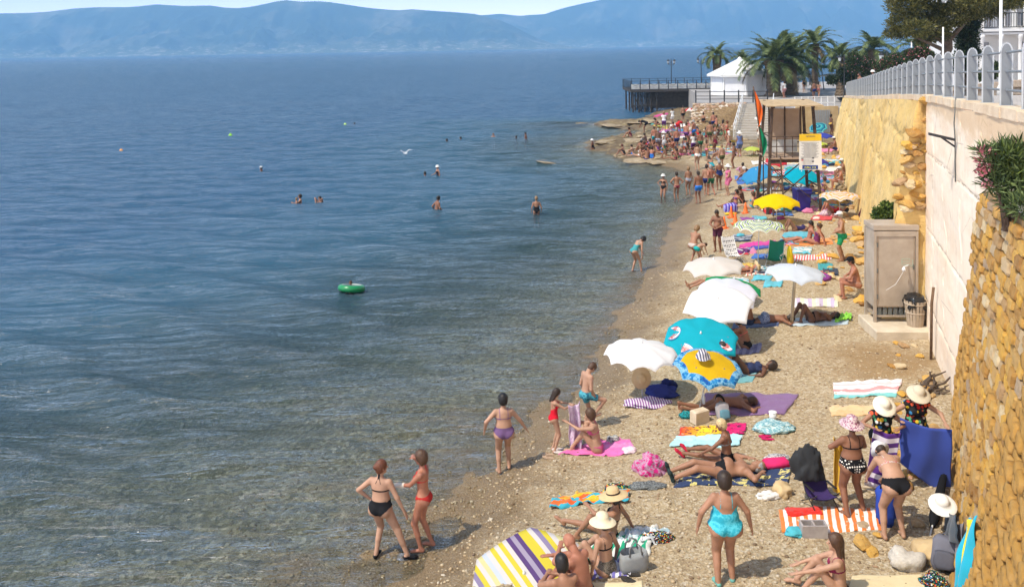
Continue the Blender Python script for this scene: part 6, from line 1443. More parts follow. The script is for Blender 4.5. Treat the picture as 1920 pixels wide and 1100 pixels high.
# bathers out in the water
G_W = 'bathers out in the water'
person('man standing waist deep facing right in the water', water(819, 398, -.90), -60, dict(cp=10, hp=10, Lh=(-.30, .05, .95), Rh=(.20, .28, .98)), 'm', H=1.76, sk=BRN, wear=[('shorts', cloth((.15, .03, .03)))], hair=('short', 'black'), group=G_W, **LO)
person('woman in black swimsuit standing thigh deep with her back turned', water(1006, 400, -.74), 5, P_(ST, Lh=(-.26, .1, .88), Rh=(.27, .1, .88)), H=1.62, w=1.1, sk=TAN, wear=[('one', blk)], hair=('bun', 'light'), group=G_W, **LO)
person('woman holding a child in the water left of the lone swimmer', water(563, 380, -1.18), 100, P_(ST, Lh=(-.1, .4, 1.25), Rh=(.1, .4, 1.2)), sk=TAN, wear=[('bikini', blk)], hair=('bun', 'dark'), group=G_W, **LO)
person('small blond child held by the woman in the water', water(556, 383, -.72), -60, P_(ST, Lh=(-.2, .25, 1.3)), H=1.1, sk=TAN, hair=('short', 'light'), group=G_W, **LO)
person('lone swimmer with raised hands right of woman and child', water(600, 377, -1.38), 150, P_(ST, Lh=(-.12, .25, 1.45), Rh=(.12, .25, 1.45)), 'm', sk=TAN, hair=('short', 'black'), group=G_W, **LO)
person('swimmer with only the dark haired head showing by the white hat bather', water(797, 328, -1.42), 60, ST, 'm', sk=BRN, hair=('short', 'black'), group=G_W, **LO)
person('bather in white hat standing chest deep with a white float', water(821, 328, -1.0), 120, P_(ST, Rh=(.15, .35, 1.05)), sk=TAN, wear=[('one', cloth((.03, .02, .03)))], hair=('short', 'dark'), hat=('bucket', cloth((.78, .78, .76))), group=G_W, **LO)
person('swimmer in a white cap alone at the far left', water(490, 318, -1.42), 90, ST, 'm', sk=DRK, hair=('crop', 'black'), hat=('swimcap', cloth((.7, .7, .72))), group=G_W, **LO)
person('swimmer beside the yellow green buoy', water(665, 233, -1.45), 90, ST, 'm', sk=DRK, hair=('short', 'black'), group=G_W, **LO)
person('left one of two dark swimmers heads far from shore', water(838, 265, -1.42), 90, ST, 'm', sk=DRK, hair=('short', 'black'), group=G_W, **LO)
person('right one of two dark swimmers heads far from shore', water(864, 261, -1.42), 90, ST, 'm', sk=DRK, hair=('short', 'black'), group=G_W, **LO)
person('bather up to the neck left of the standing far bather', water(925, 256, -1.32), 170, ST, 'm', sk=TAN, hair=('short', 'brown'), group=G_W, **LO)
person('dark head of a swimmer just left of the standing far bather', water(968, 259, -1.42), 90, ST, 'm', sk=DRK, hair=('short', 'black'), group=G_W, **LO)
person('far bather standing waist deep nearest the rocks', water(987, 262, -.95), 70, P_(ST, cp=12), 'm', sk=BRN, hair=('short', 'black'), group=G_W, **LO)
person('bather with white hat wading beside the lower rock spit', water(1112, 281, -.75), 60, P_(ST, cp=10), sk=BRN, wear=[('one', blk)], hair=('short', 'black'), hat=('bucket', cloth((.72, .72, .72))), group=G_W, **LO)
# swim ring, buoys, gull
m_ring = mat('ring_green', (.01, .24, .07), .3, spec=.6); p = water(659, 546, .02); rg = empty('swim_ring', p, 0, 'green inflatable swim ring with a child in it', 'swim ring', 'things floating on the water')
V = []; Fq = []; n1, n2 = 28, 12
for i in range(n1):
    for j in range(n2): a = 2*math.pi*i/n1; b = 2*math.pi*j/n2; rr = .36+.12*math.cos(b); V.append((rr*math.cos(a), rr*math.sin(a), .09+.12*math.sin(b)))
for i in range(n1):
    for j in range(n2): Fq.append((i*n2+j, ((i+1) % n1)*n2+j, ((i+1) % n1)*n2+(j+1) % n2, i*n2+(j+1) % n2))
meshobj('ring_tube', V, Fq, m_ring, rg, smooth=True); MB().lathe([(.235, .20), (.30, .212), (.33, .216), (.34, .214)], 28).build('white_band', mat('ring_white', (.6, .66, .55), .3), rg, True); rg.rotation_euler = (R(-10), R(4), 0)
person('child sitting in the green swim ring', p+Vector((0, 0, -.16)), 160, P_(SITUP, pel=(0, -.05, .1), Lf=(-.1, .45, .2), Rf=(.1, .45, .2), Lh=(-.3, .1, .35), Rh=(.3, .1, .35)), H=1.05, sk=TAN, wear=[('one', cloth((.5, .1, .1)))], hair=('short', 'brown'), group=G_W, **LO)
for px, py, cc, lb in ((227, 283, (.85, .35, .02), 'orange buoy far left on the water'), (432, 254, (.35, .75, .05), 'flat bright green buoy left of the round one'), (647, 235, (.55, .85, .08), 'round yellow green buoy beside a swimmer')):
    p = water(px, py, 0); e = empty('buoy', p, 0, lb, 'buoy', 'things floating on the water'); s_ = p.y/1650*3.4; mm = mat('buoy_paint', cc, .4)
    MB().lathe([(0, -s_), (s_*.9, -s_*.4), (s_, 0), (s_*.8, s_*.6), (s_*.25, s_*.95), (0, s_)], 14).build('float_body', mm, e, True); MB().tube([(0, 0, s_*.9), (0, 0, s_*1.4)], s_*.12, 6).build('top_ring', mm, e)
p = water(760, 291, .1); gu = empty('seagull', p, R(40), 'white seagull spreading its wings on the water', 'seagull'); m_gull = mottled('gull_feathers', (.70, .72, .74), (.80, .80, .80), 8, .7, .1)
V, Q, L_ = surf([('e', (0, 0, .05), Matrix.Identity(3), (.10, .24, .09), .03, 1), ('e', (0, .23, .14), Matrix.Identity(3), (.05, .07, .05), .04, 1), ('c', (0, .29, .13), .018, (0, .35, .12), .006, .01, 1), ('c', (0, -.2, .06), .05, (0, -.34, .07), .02, .03, 1), ('c', (.05, 0, .10), .045, (.42, .04, .34), .028, .02, 1), ('c', (.42, .04, .34), .028, (.66, -.16, .30), .012, .02, 1), ('c', (-.05, 0, .10), .045, (-.42, .04, .34), .028, .02, 1), ('c', (-.42, .04, .34), .028, (-.66, -.16, .30), .012, .02, 1)], .016)
o = bpy.data.objects.new('body', fastmesh('body', V, Q, m_gull)); COL.objects.link(o); o.parent = gu; o.scale = (.9, .9, .9)
# ------------------------------------------------------------------ sunshades
WH = (.86, .85, .84)
u1 = umb_px('round white umbrella with a straw hat hanging on its pole', (1205, 746), (1202, 662), 140, umb_mat('solid', [WH], .22), hg=.34, val=.05, n=10, tilt=(.03, -.05))
umb_px('yellow umbrella with a blue patterned border', (1310, 772), (1328, 688), 132, umb_mat('border', [(.80, .50, .01), (.02, .28, .60)], .3), hg=.30, val=.07, n=8, tilt=(.10, -.22), spin=10)
u3 = umb_px('large turquoise umbrella with white oval badges and red lettering', (1330, 735), (1314, 636), 152, umb_mat('solid', [(.01, .46, .58)], .3), hg=.22, val=.06, n=8, tilt=(-.05, -.30), spin=12, dy=1.2)
umb_px('big white umbrella tilted towards the viewer next to the turquoise one', (1390, 655), (1347, 572), 136, umb_mat('solid', [WH], .22), hg=.26, val=.05, n=6, tilt=(-.10, -.32), spin=20)
umb_px('white umbrella overlapping just behind the big tilted white one', (1402, 628), (1362, 552), 118, umb_mat('solid', [(.78, .78, .86)], .25), hg=.26, val=.05, n=8, tilt=(-.05, -.30), spin=5)
umb_px('bright green umbrella tucked behind the big white one', (1385, 612), (1374, 536), 112, umb_mat('solid', [(.02, .36, .12)], .35), hg=.30, n=8, tilt=(.18, .02))
umb_px('flat white umbrella beside the polka dot chair', (1352, 575), (1339, 500), 116, umb_mat('solid', [(.80, .75, .70)], .35), hg=.30, val=.05, n=8, tilt=(-.06, -.05))
u7 = umb_px('pale blue white umbrella on a thick wooden post', (1484, 606), (1491, 512), 112, umb_mat('solid', [(.66, .72, .80)], .3), hg=.32, val=.05, n=8, tilt=(.04, -.05), pole=m_polew, pr_=.05)
umb_px('green blue and white ring striped umbrella', (1421, 502), (1423, 424), 96, umb_mat('rings', [(.75, .76, .70), (.75, .76, .70), (.28, .48, .04), (.75, .76, .70), (.03, .10, .25), (.75, .76, .70), (.35, .5, .10)], .3, rep=3), hg=.26, val=.05, n=12)
umb_px('plain bright yellow umbrella in front of the lifeguard tower', (1456, 418), (1456, 380), 88, umb_mat('solid', [(.85, .62, .0)], .3), hg=.46, n=10, val=.08)
umb_px('orange and white striped umbrella beside the yellow wall', (1575, 408), (1574, 368), 76, umb_mat('rings', [(.78, .72, .66), (.75, .42, .08), (.78, .72, .66), (.70, .60, .62), (.80, .50, .15)], .3, rep=2), hg=.28, n=10)
umb_px('sky blue umbrella tilted left of the tower legs', (1430, 352), (1421, 326), 66, umb_mat('solid', [(.05, .32, .62)], .3), hg=.34, tilt=(-.45, -.25))
umb_px('cyan umbrella seen through the tower cross brace', (1500, 362), (1502, 330), 66, umb_mat('solid', [(.0, .42, .58)], .3), hg=.34, tilt=(0, -.35))
umb_px('red umbrella behind the upper part of the tower ladder', (1458, 335), (1456, 302), 42, umb_mat('solid', [(.62, .04, .06)], .3), hg=.3, tilt=(0, -.35))
umb_px('red and white striped umbrella below the red one', (1462, 350), (1462, 322), 46, umb_mat('rings', [(.75, .7, .68), (.60, .05, .08)], .3, rep=3), hg=.22)
umb_px('violet blue umbrella right of the hanging notice', (1532, 325), (1534, 303), 42, umb_mat('solid', [(.07, .06, .36)], .3), hg=.42, tilt=(.15, 0))
umb_px('teal ring striped umbrella highest beside the wall', (1532, 258), (1534, 240), 34, umb_mat('rings', [(.02, .30, .38), (.02, .10, .22), (.10, .45, .50)], .3, rep=2), hg=.3, tilt=(-.4, -.5))
umb_px('dark blue umbrella with one pale panel by the wall', (1546, 274), (1543, 256), 40, umb_mat('gores', [(.05, .07, .42)]*7+[(.5, .62, .8)], .3, rep=1), hg=.42)
umb_px('small lime umbrella right of the steps', (1411, 292), (1410, 280), 36, umb_mat('solid', [(.55, .65, .12)], .3), hg=.34)
umb_px('lime umbrella lying low right of the tower', (1538, 276), (1536, 270), 32, umb_mat('gores', [(.50, .62, .08), (.60, .70, .2)], .3, rep=4), hg=.3)
umb_px('red and white gored umbrella at the foot of the rubble bank', (1294, 222), (1294, 207), 26, umb_mat('gores', [(.62, .03, .04), (.78, .76, .74)], .3, rep=4), hg=.42)
umb_px('flat pink umbrella on the rocks under the pier', (1243, 226), (1240, 216), 30, umb_mat('solid', [(.65, .10, .30)], .3), hg=.2, tilt=(-.2, 0))
# foreground striped sunshade, low and tilted
_Y, _W, _P = (.74, .62, .06), (.74, .70, .68), (.13, .07, .22); sc_ = [_W, _Y, _W, _Y, _W, _P, (.42, .36, .48), _P, _Y, _Y, _W, (.30, .25, .42), _Y, _W, (.76, .70, .35), (.62, .68, .78)]
b0 = pd(990, 1120, 13.0); b0.z = gz(b0.x, 13.0)
umbrella('large yellow violet and white striped sunshade tilted in the foreground', b0, pd(986, 1082, 13.0), .98, umb_mat('lines', sc_, .3, rep=.85, rot=R(-62)), hg=.10, val=.12, n=6, tilt=(-.26, -.26), spin=8, sag=.2, pr_=.02)
hat_thing('grey and white striped bucket hat lying on the yellow umbrella', pd(1318, 668, 18.6)+Vector((0, 0, .02)), cloth((.62, .60, .62), pat='stripe', col2=(.10, .10, .16), sc=18), 'bucket', None, (R(12), R(-8), 0))
p = u1.location+Vector((-.04, -.10, .50)); hat_thing('brown straw hat hanging on the white umbrella pole', p, cloth((.55, .40, .23)), 'straw', None, (R(78), 0, 0))
# badges on the turquoise canopy
def badge(um, az, rad, w_, text=None):
    c = um.children[0]; M = c.matrix_local; R_ = .82; a = R(az)
    Rd = max(v.co.xy.length for v in c.data.vertices)/1.02
    def surfp(x, y):
        q = math.hypot(x, y)/Rd; return Vector((x, y, -Rd*.22*(q**1.65)+.022))
    o_, t_ = Vector((math.cos(a), math.sin(a))), Vector((-math.sin(a), math.cos(a)))
    for k, (sx, sy, m_, dz) in enumerate(((1.28, 1.25, mat('badge_blue', (.08, .20, .45), .6), .0), (1.15, 1.12, m_white, .004), (.80, .66, mat('badge_pink', (.72, .45, .42), .6), .008))):
        V = [surfp(*(o_*rad))+Vector((0, 0, dz))]; n = 24
        for i in range(n): b = 2*math.pi*i/n; xy = o_*(rad-math.sin(b)*w_*.62*sy)+t_*(math.cos(b)*w_*sx); V.append(surfp(xy.x, xy.y)+Vector((0, 0, dz)))
        o = meshobj('badge_ring' if k else 'badge', V, [(0, 1+i, 1+(i+1) % n) for i in range(n)], m_); o.parent = c
    if text:
        cu = bpy.data.curves.new('lettering', 'FONT'); cu.body = text; cu.size = w_*.85; cu.align_x = 'CENTER'; cu.align_y = 'CENTER'; to = bpy.data.objects.new('lettering', cu); COL.objects.link(to)
        dg = bpy.context.evaluated_depsgraph_get(); me = bpy.data.meshes.new_from_object(to.evaluated_get(dg)); bpy.data.objects.remove(to); me.materials.clear(); me.materials.append(mat('badge_red', (.60, .03, .02), .6))
        for v in me.vertices: xy = o_*(rad-v.co.y)+t_*(v.co.x*1.0); s_ = surfp(xy.x, xy.y); v.co = s_+Vector((0, 0, .014))
        o = bpy.data.objects.new('lettering', me); COL.objects.link(o); o.parent = c
for az in (-128, -20, 168): badge(u3, az-12, .66, .23, 'Nestlé')

# ------------------------------------------------------------------ towels and belongings
S1 = lambda *a, **k: towel_mat(list(a), **k)
towel('pink beach towel under the seated mother', [(1045, 856), (1190, 848), (1182, 824), (1130, 826)], S1((.75, .16, .42), (.78, .24, .50), (.75, .16, .42)), .02, 1)
towel('purple quilted picnic mat under the man lying face down', [(1312, 782), (1470, 778), (1498, 741), (1322, 739)], towel_mat([(.16, .08, .20), (.28, .17, .32)], pat='weave'), .012, 2, cat='mat')
towel('red yellow and crimson sunset towel behind the blond woman', [(1272, 820), (1396, 815), (1400, 796), (1276, 803)], towel_mat([(.6, .1, 0)], pat='flower'), .015, 3)
towel('pale turquoise towel next to the sunset towel', [(1256, 840), (1386, 836), (1392, 817), (1268, 822)], S1((.40, .68, .74), (.46, .72, .78)), .02, 4)
towel('orange and blue zigzag striped towel crumpled near the shore', [(1028, 956), (1180, 944), (1184, 924), (1050, 930)], S1((.05, .38, .50), (.72, .12, .03), (.75, .42, .03), (.70, .15, .04), (.05, .38, .50), (.78, .50, .04), rep=2), .035, 5)
towel('green and white striped towel under the straw hat women', [(1060, 1060), (1210, 1056), (1235, 1004), (1130, 1000)], S1((.02, .36, .20), (.76, .78, .74), along='u', rep=7), .03, 6)
towel('pale blue white towel bunched right of the straw hat woman', [(1160, 1024), (1232, 1022), (1262, 996), (1170, 998)], S1((.70, .74, .78), (.40, .55, .62), (.76, .76, .74), rep=2), .045, 7)
towel('violet and white striped towel below the cream hat woman', [(1112, 1086), (1182, 1080), (1178, 1050), (1118, 1056)], S1((.18, .16, .45), (.74, .74, .78), along='u', rep=6), .02, 8)
towel('navy towel with yellow circles under the heavy man', [(1262, 914), (1478, 908), (1484, 880), (1300, 884)], towel_mat([(.03, .05, .12), (.03, .05, .12), (.62, .55, .20)], pat='blotch'), .015, 9)
towel('orange and white striped towel beneath the floral hat woman', [(1466, 998), (1662, 994), (1655, 952), (1460, 956)], S1((.74, .20, .04), (.80, .78, .74), along='u', rep=13), .012, 10)
towel('folded red cloth on the corner of the orange striped towel', [(1476, 970), (1542, 968), (1538, 954), (1472, 956)], S1((.65, .03, .02), (.60, .05, .04)), .01, 11, lift=.04)
towel('red white and turquoise striped towel near the wall', [(1564, 748), (1680, 744), (1692, 712), (1562, 718)], S1((.20, .55, .55), (.78, .72, .70), (.72, .30, .30), (.80, .76, .74), (.75, .55, .55), (.80, .76, .74)), .012, 12)
towel('plain tan towel between the striped towel and the white hat woman', [(1560, 780), (1662, 778), (1672, 758), (1554, 764)], S1((.68, .46, .24), (.70, .50, .28)), .012, 13)
towel('straw beach mat at the bottom right', [(1590, 1112), (1745, 1112), (1728, 1078), (1598, 1080)], towel_mat([(.62, .50, .28), (.70, .60, .38)], pat='weave'), .004, 14, cat='mat')
towel('straw beach mat with blue edge at the bottom centre', [(1096, 1118), (1206, 1118), (1204, 1090), (1108, 1092)], towel_mat([(.66, .56, .34), (.74, .64, .42)], pat='weave'), .004, 15, cat='mat')
towel('pastel striped towel behind the man with bent knees', [(1488, 578), (1572, 576), (1572, 559), (1486, 561)], S1((.72, .66, .66), (.55, .45, .60), (.70, .70, .50), along='u', rep=4), .01, 16)
towel('pale blue towel under the man with bent knees', [(1484, 611), (1590, 608), (1594, 594), (1492, 597)], S1((.45, .55, .62), (.50, .60, .66)), .01, 17)
towel('lime green towel at the head of the lying man', [(1566, 606), (1596, 602), (1594, 590), (1570, 594)], S1((.25, .62, .06), (.25, .62, .06)), .03, 18, lift=.06)
towel('magenta and blue towel behind the polka dot chair', [(1384, 474), (1450, 466), (1456, 452), (1388, 459)], S1((.05, .08, .35), (.55, .02, .25), (.60, .05, .30)), .015, 19)
towel('orange towel under the sitting couple', [(1474, 462), (1562, 458), (1560, 446), (1478, 450)], S1((.72, .25, .06), (.72, .30, .10)), .01, 20)
towel('turquoise towel behind the sitting couple', [(1466, 446), (1532, 443), (1530, 435), (1470, 437)], S1((.10, .40, .50), (.10, .40, .50)), .01, 21)
towel('red and white checked towel behind the post umbrella', [(1486, 490), (1560, 487), (1558, 476), (1488, 479)], S1((.72, .10, .10), (.76, .70, .68), along='u', rep=14), .01, 22)
towel('green and white towel under the flat white umbrella', [(1398, 518), (1436, 516), (1436, 506), (1400, 508)], S1((.72, .68, .60), (.60, .20, .15), (.72, .70, .62), along='u', rep=5), .01, 23)
towel('teal towel under the yellow umbrella sleepers', [(1330, 722), (1410, 716), (1424, 694), (1344, 700)], S1((.15, .38, .42), (.20, .42, .46)), .01, 24)
towel('dark patterned towel under the shade sitters', [(1370, 618), (1460, 612), (1462, 600), (1376, 606)], S1((.06, .09, .20), (.10, .14, .28), rep=3), .01, 25)
towel('grey violet towel right of the turquoise umbrella', [(1372, 666), (1424, 662), (1428, 644), (1376, 648)], S1((.10, .10, .22), (.20, .20, .34), along='u', rep=4), .012, 26)
bundle('crumpled navy blue clothes on the sand right of the hat pole', (1240, 740), (.75, .5, .30), cloth((.03, .04, .20)), 1)
bundle('striped violet and white cloth crumpled around the hat pole', (1215, 756), (1.05, .55, .14), cloth((.62, .58, .66), pat='stripe', col2=(.25, .10, .30), sc=9), 2)
bundle('dark blue shoulder bag with loops under the white umbrella', (1254, 730), (.42, .30, .34), cloth((.02, .025, .11)), 3, name='shoulder_bag', cat='bag')
bundle('aqua and white crumpled clothes beside the bucket sized cup', (1450, 806), (.85, .5, .26), cloth((.55, .68, .66), pat='blotch', col2=(.06, .28, .36), sc=4), 4)
bundle('black and turquoise bag left of the sandstone block', (1288, 782), (.34, .3, .18), cloth((.015, .02, .02), pat='blotch', col2=(.02, .35, .38), sc=3), 5, name='small_bag', cat='bag')
bundle('heap of green turquoise and yellow clothes above the zigzag towel', (1158, 918), (.50, .34, .14), cloth((.03, .32, .18), pat='multi', col2=(.6, .7, .1), sc=5), 6)
bundle('grey and black crumpled shirt left of the black shoes', (1214, 912), (.62, .30, .10), cloth((.25, .27, .27), pat='blotch', col2=(.03, .03, .03), sc=5), 7)
bundle('magenta and mesh beach bag lying open near the red shoes', (1220, 884), (.52, .40, .40), cloth((.58, .02, .20), pat='blotch', col2=(.45, .35, .45), sc=2.5), 8, name='mesh_bag', cat='bag', amp=.5)
bundle('white bag leaning on the ochre stone', (1440, 932), (.36, .22, .16), cloth((.72, .70, .66)), 9, name='carrier_bag', cat='bag')
stone_thing('ochre stone block beside the white bag', (1466, 926), .30, 5, m_och)
o = MB().box((0, 0, .08), (.46, .24, .16), bev=.05).build('cushion', cloth((.68, .03, .15)), None, True); o.location = gp(1456, 876); o.rotation_euler = (0, 0, .1); tag(o, 'crimson cushion under the heads of the lying couple', 'cushion')
bundle('black and white clothes piled behind the crimson cushion', (1458, 864), (.46, .24, .2), cloth((.70, .68, .68), pat='blotch', col2=(.05, .05, .06), sc=4), 10)
bundle('dark and pale clothes beside the pink towel', (1150, 828), (.30, .22, .2), cloth((.05, .05, .05), pat='blotch', col2=(.7, .7, .66), sc=6), 11)
bundle('white and pink cloth heaped on the right end of the pink towel', (1180, 846), (.30, .24, .12), cloth((.72, .45, .55), pat='blotch', col2=(.8, .75, .75), sc=7), 12)
bundle('violet multicolour scarf bunched on the pale blue towel', (1235, 1012), (.50, .28, .16), cloth((.35, .25, .32), pat='multi', col2=(.5, .4, .2), sc=7), 13)
flipflops('pair of crimson flip flops below the aqua clothes', gp(1437, 822), cloth((.55, .02, .12)), 80, .12)
flipflops('pair of brown flip flops by the girl in red', gp(1028, 856), cloth((.45, .32, .22)), 70)
flipflops('pair of white sandals at the feet of the girl in red', gp(1048, 846), cloth((.70, .62, .58)), 85)
flipflops('pair of black flip flops below the grey tote', gp(1182, 1084), cloth((.05, .045, .04)), 60, .15, 1.15)
flipflops('brown flip flops left of the black bikini woman feet', gp(1640, 820) if False else gp(1636, 918), cloth((.55, .45, .32)), 85)
tote('grey cloth tote with pink pocket beside the cream hat woman', gp(1188, 1072), cloth((.30, .32, .33)), cloth((.22, .23, .24)), 15, 1.0)
backpack('grey rucksack leaning on the prone man', gp(1355, 786), cloth((.36, .34, .35)), cloth((.12, .26, .32)), 10, .78)
backpack('dark grey rucksack against the foot of the stone wall', gp(1772, 1066), cloth((.16, .16, .19)), cloth((.10, .10, .12)), -30, 1.05)
bundle('colourful patterned bag below the dark rucksack', (1752, 1096), (.40, .3, .22), cloth((.02, .20, .18), pat='multi', col2=(.5, .05, .1), sc=7), 14, name='patterned_bag', cat='bag')
# blocks
bk2 = MB(); e = empty('cinder_block', gp(1525, 1003), R(-2), 'grey hollow concrete block on the edge of the orange striped towel', 'concrete block')
m_cin = mottled('cinder_concrete', (.34, .30, .29), (.46, .42, .40), 6, .95, .6, 30, .01)
for y in (-.09, .09): MB().box((0, y, .10), (.40, .025, .20)).build('side_wall', m_cin, e)
for x in (-.19, 0, .19): MB().box((x, 0, .10), (.028, .155, .198)).build('web', m_cin, e)
bundle('cyan cloth beside the hollow concrete block', (1490, 1000), (.30, .24, .14), cloth((.08, .42, .50)), 15)
o = MB().box((0, 0, .14), (.36, .20, .28), bev=.02).build('sandstone_block', mottled('sandstone', (.55, .45, .32), (.68, .58, .44), 5, .95, .5, 20, .01)); o.location = gp(1312, 792); o.rotation_euler = (0, 0, .5); tag(o, 'upright sandstone block holding the yellow umbrella pole', 'stone block')
e = empty('plastic_bottle', gp(1320, 780)+Vector((0, 0, .27)), 0, 'clear water bottle standing on the sandstone block', 'bottle'); MB().lathe([(.03, 0), (.033, .03), (.033, .14), (.012, .19), (.012, .21)], 10).build('bottle_body', mat('bottle_plastic', (.55, .55, .56), .1), e, True); MB().lathe([(.014, .21), (.014, .225)], 8).build('cap', m_white, e)
e = empty('white_cup', gp(1449, 790), 0, 'white plastic cup standing beyond the aqua clothes', 'cup'); MB().lathe([(.06, 0), (.08, .20), (.075, .20), (.058, .02)], 14).build('cup_body', m_white, e, True); MB().lathe([(.082, .195), (.086, .205), (.080, .21)], 14).build('rim', m_white, e, True)
# bucket
e = empty('yellow_bucket', gp(1308, 506), 0, 'yellow toy bucket held by the small child', 'bucket'); m_y = mat('yellow_plastic', (.75, .50, .04), .4); MB().lathe([(.08, 0), (.11, .2), (.10, .2), (.07, .015)], 14).build('bucket_body', m_y, e, True); MB().tube([(-.105, 0, .2), (-.06, 0, .32), (.06, 0, .32), (.105, 0, .2)], .008, 5).build('handle', m_y, e, True)
# chairs
def beach_chair(label, p, rz, m_, fr, back=.55, s=1):
    r = empty('beach_chair', p, R(rz), label, 'beach chair', 'folding chairs on the beach'); 
    for sx in (-.26, .26):
        MB().tube([(sx, -.30, .02), (sx, .22, .34), (sx, .30, .42)], .013, 6).build('leg', fr, r, True); MB().tube([(sx, .30, .02), (sx, -.15, .30), (sx, -.42, .30+back)], .013, 6).build('frame_tube', fr, r, True)
        MB().box((sx, .0, .45), (.045, .36, .02)).build('armrest', fr, r)
    o = hang('seat_cloth', (0, 0, 0), (.5, 0, 0), .1, m_, 1, .004); bpy.data.objects.remove(o)
    V = []; UV = []; Fq = []; n = 8
    prof = [(.24, .31), (.10, .26), (-.04, .25), (-.14, .30), (-.20, .42), (-.28, .58), (-.35, .74), (-.41, .30+back)]
    for i, (y, z) in enumerate(prof):
        for k in range(n): u = k/(n-1); V.append((-.25+.5*u, y, z-.04*math.sin(math.pi*u))); UV.append((u, i/(len(prof)-1)))
    nn = len(V); V += [(x, y, z-.012) for x, y, z in V]; UV += UV
    for i in range(len(prof)-1):
        for k in range(n-1): a = i*n+k; Fq.append((a, a+1, a+n+1, a+n)); Fq.append((nn+a+n, nn+a+n+1, nn+a+1, nn+a))
    meshobj('seat_sling', V, Fq, m_, r, smooth=True, uvs=UV); r.scale = (s, s, s); return r
beach_chair('white folding chair with black spotted sling beside the white umbrella', gp(1376, 492), 200, cloth((.72, .70, .70), pat='dots', col2=(.02, .02, .03), sc=14), m_pole, .6)
beach_chair('green folding chair with a pink bag near the striped umbrella', gp(1452, 500), 150, cloth((.02, .20, .12)), m_pole, .55)
r_ = beach_chair('dark folding chair draped with a black cover by the striped towel', gp(1538, 950), 192, cloth((.05, .03, .12)), m_black, .52, .80)
bundle('black cover thrown over the back of the dark chair', None, (.50, .34, .72), cloth((.035, .037, .04)), 16, at=gp(1532, 945)+Vector((-.12, .12, .42)), name='chair_cover', cat='cover', amp=.5)
hang('yellow beach towel hanging behind the spotted bikini woman', gp(1568, 945)+Vector((-.03, .05, 1.15)), gp(1568, 945)+Vector((.2, .12, 1.0)), .95, S1((.72, .42, .03), (.75, .46, .05)), 7, .05)
r = empty('blue_bag', gp(1668, 994)+Vector((0, .15, 0)), 0, 'tall blue bag standing between the legs of the bending woman', 'bag'); superblob('bag_body', (.30, .22, .62), cloth((.03, .07, .38)), r, (0, 0, .31), .6, .15, 5); MB().tube([(-.08, 0, .6), (-.05, 0, .74), (.05, 0, .74), (.08, 0, .6)], .014, 6).build('handle', blk, r, True)
# cones
m_cone = mat('cone_orange', (.80, .16, .02), .5)
for i, (x, y, lb) in enumerate(((1398, 400, 'orange cone nearest the yellow umbrella'), (1371, 408, 'orange cone next to the blue bag by the tower'), (1379, 420, 'orange cone closest to the striped umbrella'), (1358, 428, 'orange cone directly right of the plum shorts man'))):
    e = empty('traffic_cone', gp(x, y), 0, lb, 'cone', 'orange cones by the tower'); MB().lathe([(.14, .03), (.12, .05), (.05, .38), (.035, .52), (.0, .53)], 14).build('cone_body', m_cone, e, True); MB().box((0, 0, .015), (.36, .36, .03)).build('cone_base', m_cone, e)
# things leaning on walls
def onwall(px, py, off=.12):
    r0 = raydir(px, py); best = None
    for i in range(60):
        for j in range(60):
            q = sface(i/60*.75, j/60); d_ = q-Vector((0, 0, CAMH)); k_ = d_.dot(r0)/r0.dot(r0); e_ = (d_-r0*k_).length/k_
            if best is None or e_ < best[0]: best = (e_, q, i/60*.75, j/60)
    return sface(best[2], best[3], off)
def wp(y, off, z): return Vector((wallx(y), y, z))+WNRM*off
hang('brown woven mat leaning on the stone wall', pd(1770, 858, 15.5), pd(1788, 858, 15.2)+Vector((.05, -.2, 0)), 1.2, towel_mat([(.45, .22, .04), (.22, .10, .02)], pat='weave'), 2, .03, kx=4, name='rolled_mat', cat='mat', sway=-.10)
rolled('closed black umbrella leaning left of the woven mat', gp(1744, 1004), pd(1776, 862, 15.5), .07, blk)
hang('dark shirt hanging on the stone wall under the white hat', onwall(1800, 968, .20), onwall(1822, 972, .22), .42, S1((.05, .07, .09), (.05, .07, .09)), 8, .05, name='shirt', cat='clothes')
hang('grey cloth hanging below the dark shirt', onwall(1806, 985, .12), onwall(1830, 985, .14), .60, S1((.20, .17, .18), (.22, .19, .20)), 12, .05, name='cloth', cat='clothes')
hat_thing('wide brimmed white hat hung on the stone wall', onwall(1806, 960, .28), cloth((.80, .78, .72)), 'sun', None, (R(14), R(-12), 0))
hang('turquoise and yellow towel hanging down the stone wall', onwall(1832, 972, .12), onwall(1852, 974, .12), 1.0, S1((.02, .40, .56), (.78, .66, .03), (.02, .40, .56), along='u', weights=[1, 1, 1]), 4, .10, kx=6, sway=-.12)
rolled('dark red closed umbrella leaning on the yellow wall', gp(1612, 412), pd(1626, 374, 37), .11, cloth((.10, .015, .03)))
rolled('dark green closed umbrella, leftmost of three by the wall', gp(1588, 318), pd(1596, 283, 54), .12, cloth((.03, .12, .12)))
rolled('pale blue closed umbrella, middle of three by the wall', gp(1594, 324), pd(1604, 292, 53), .12, cloth((.45, .60, .68)))
rolled('red closed umbrella, rightmost of three by the wall', gp(1598, 344), pd(1606, 302, 51), .12, cloth((.55, .05, .03)))
rolled('closed bright yellow umbrella standing behind the post umbrella', gp(1482, 500), pd(1480, 458, gp(1482, 500).y), .10, cloth((.80, .58, .02)))
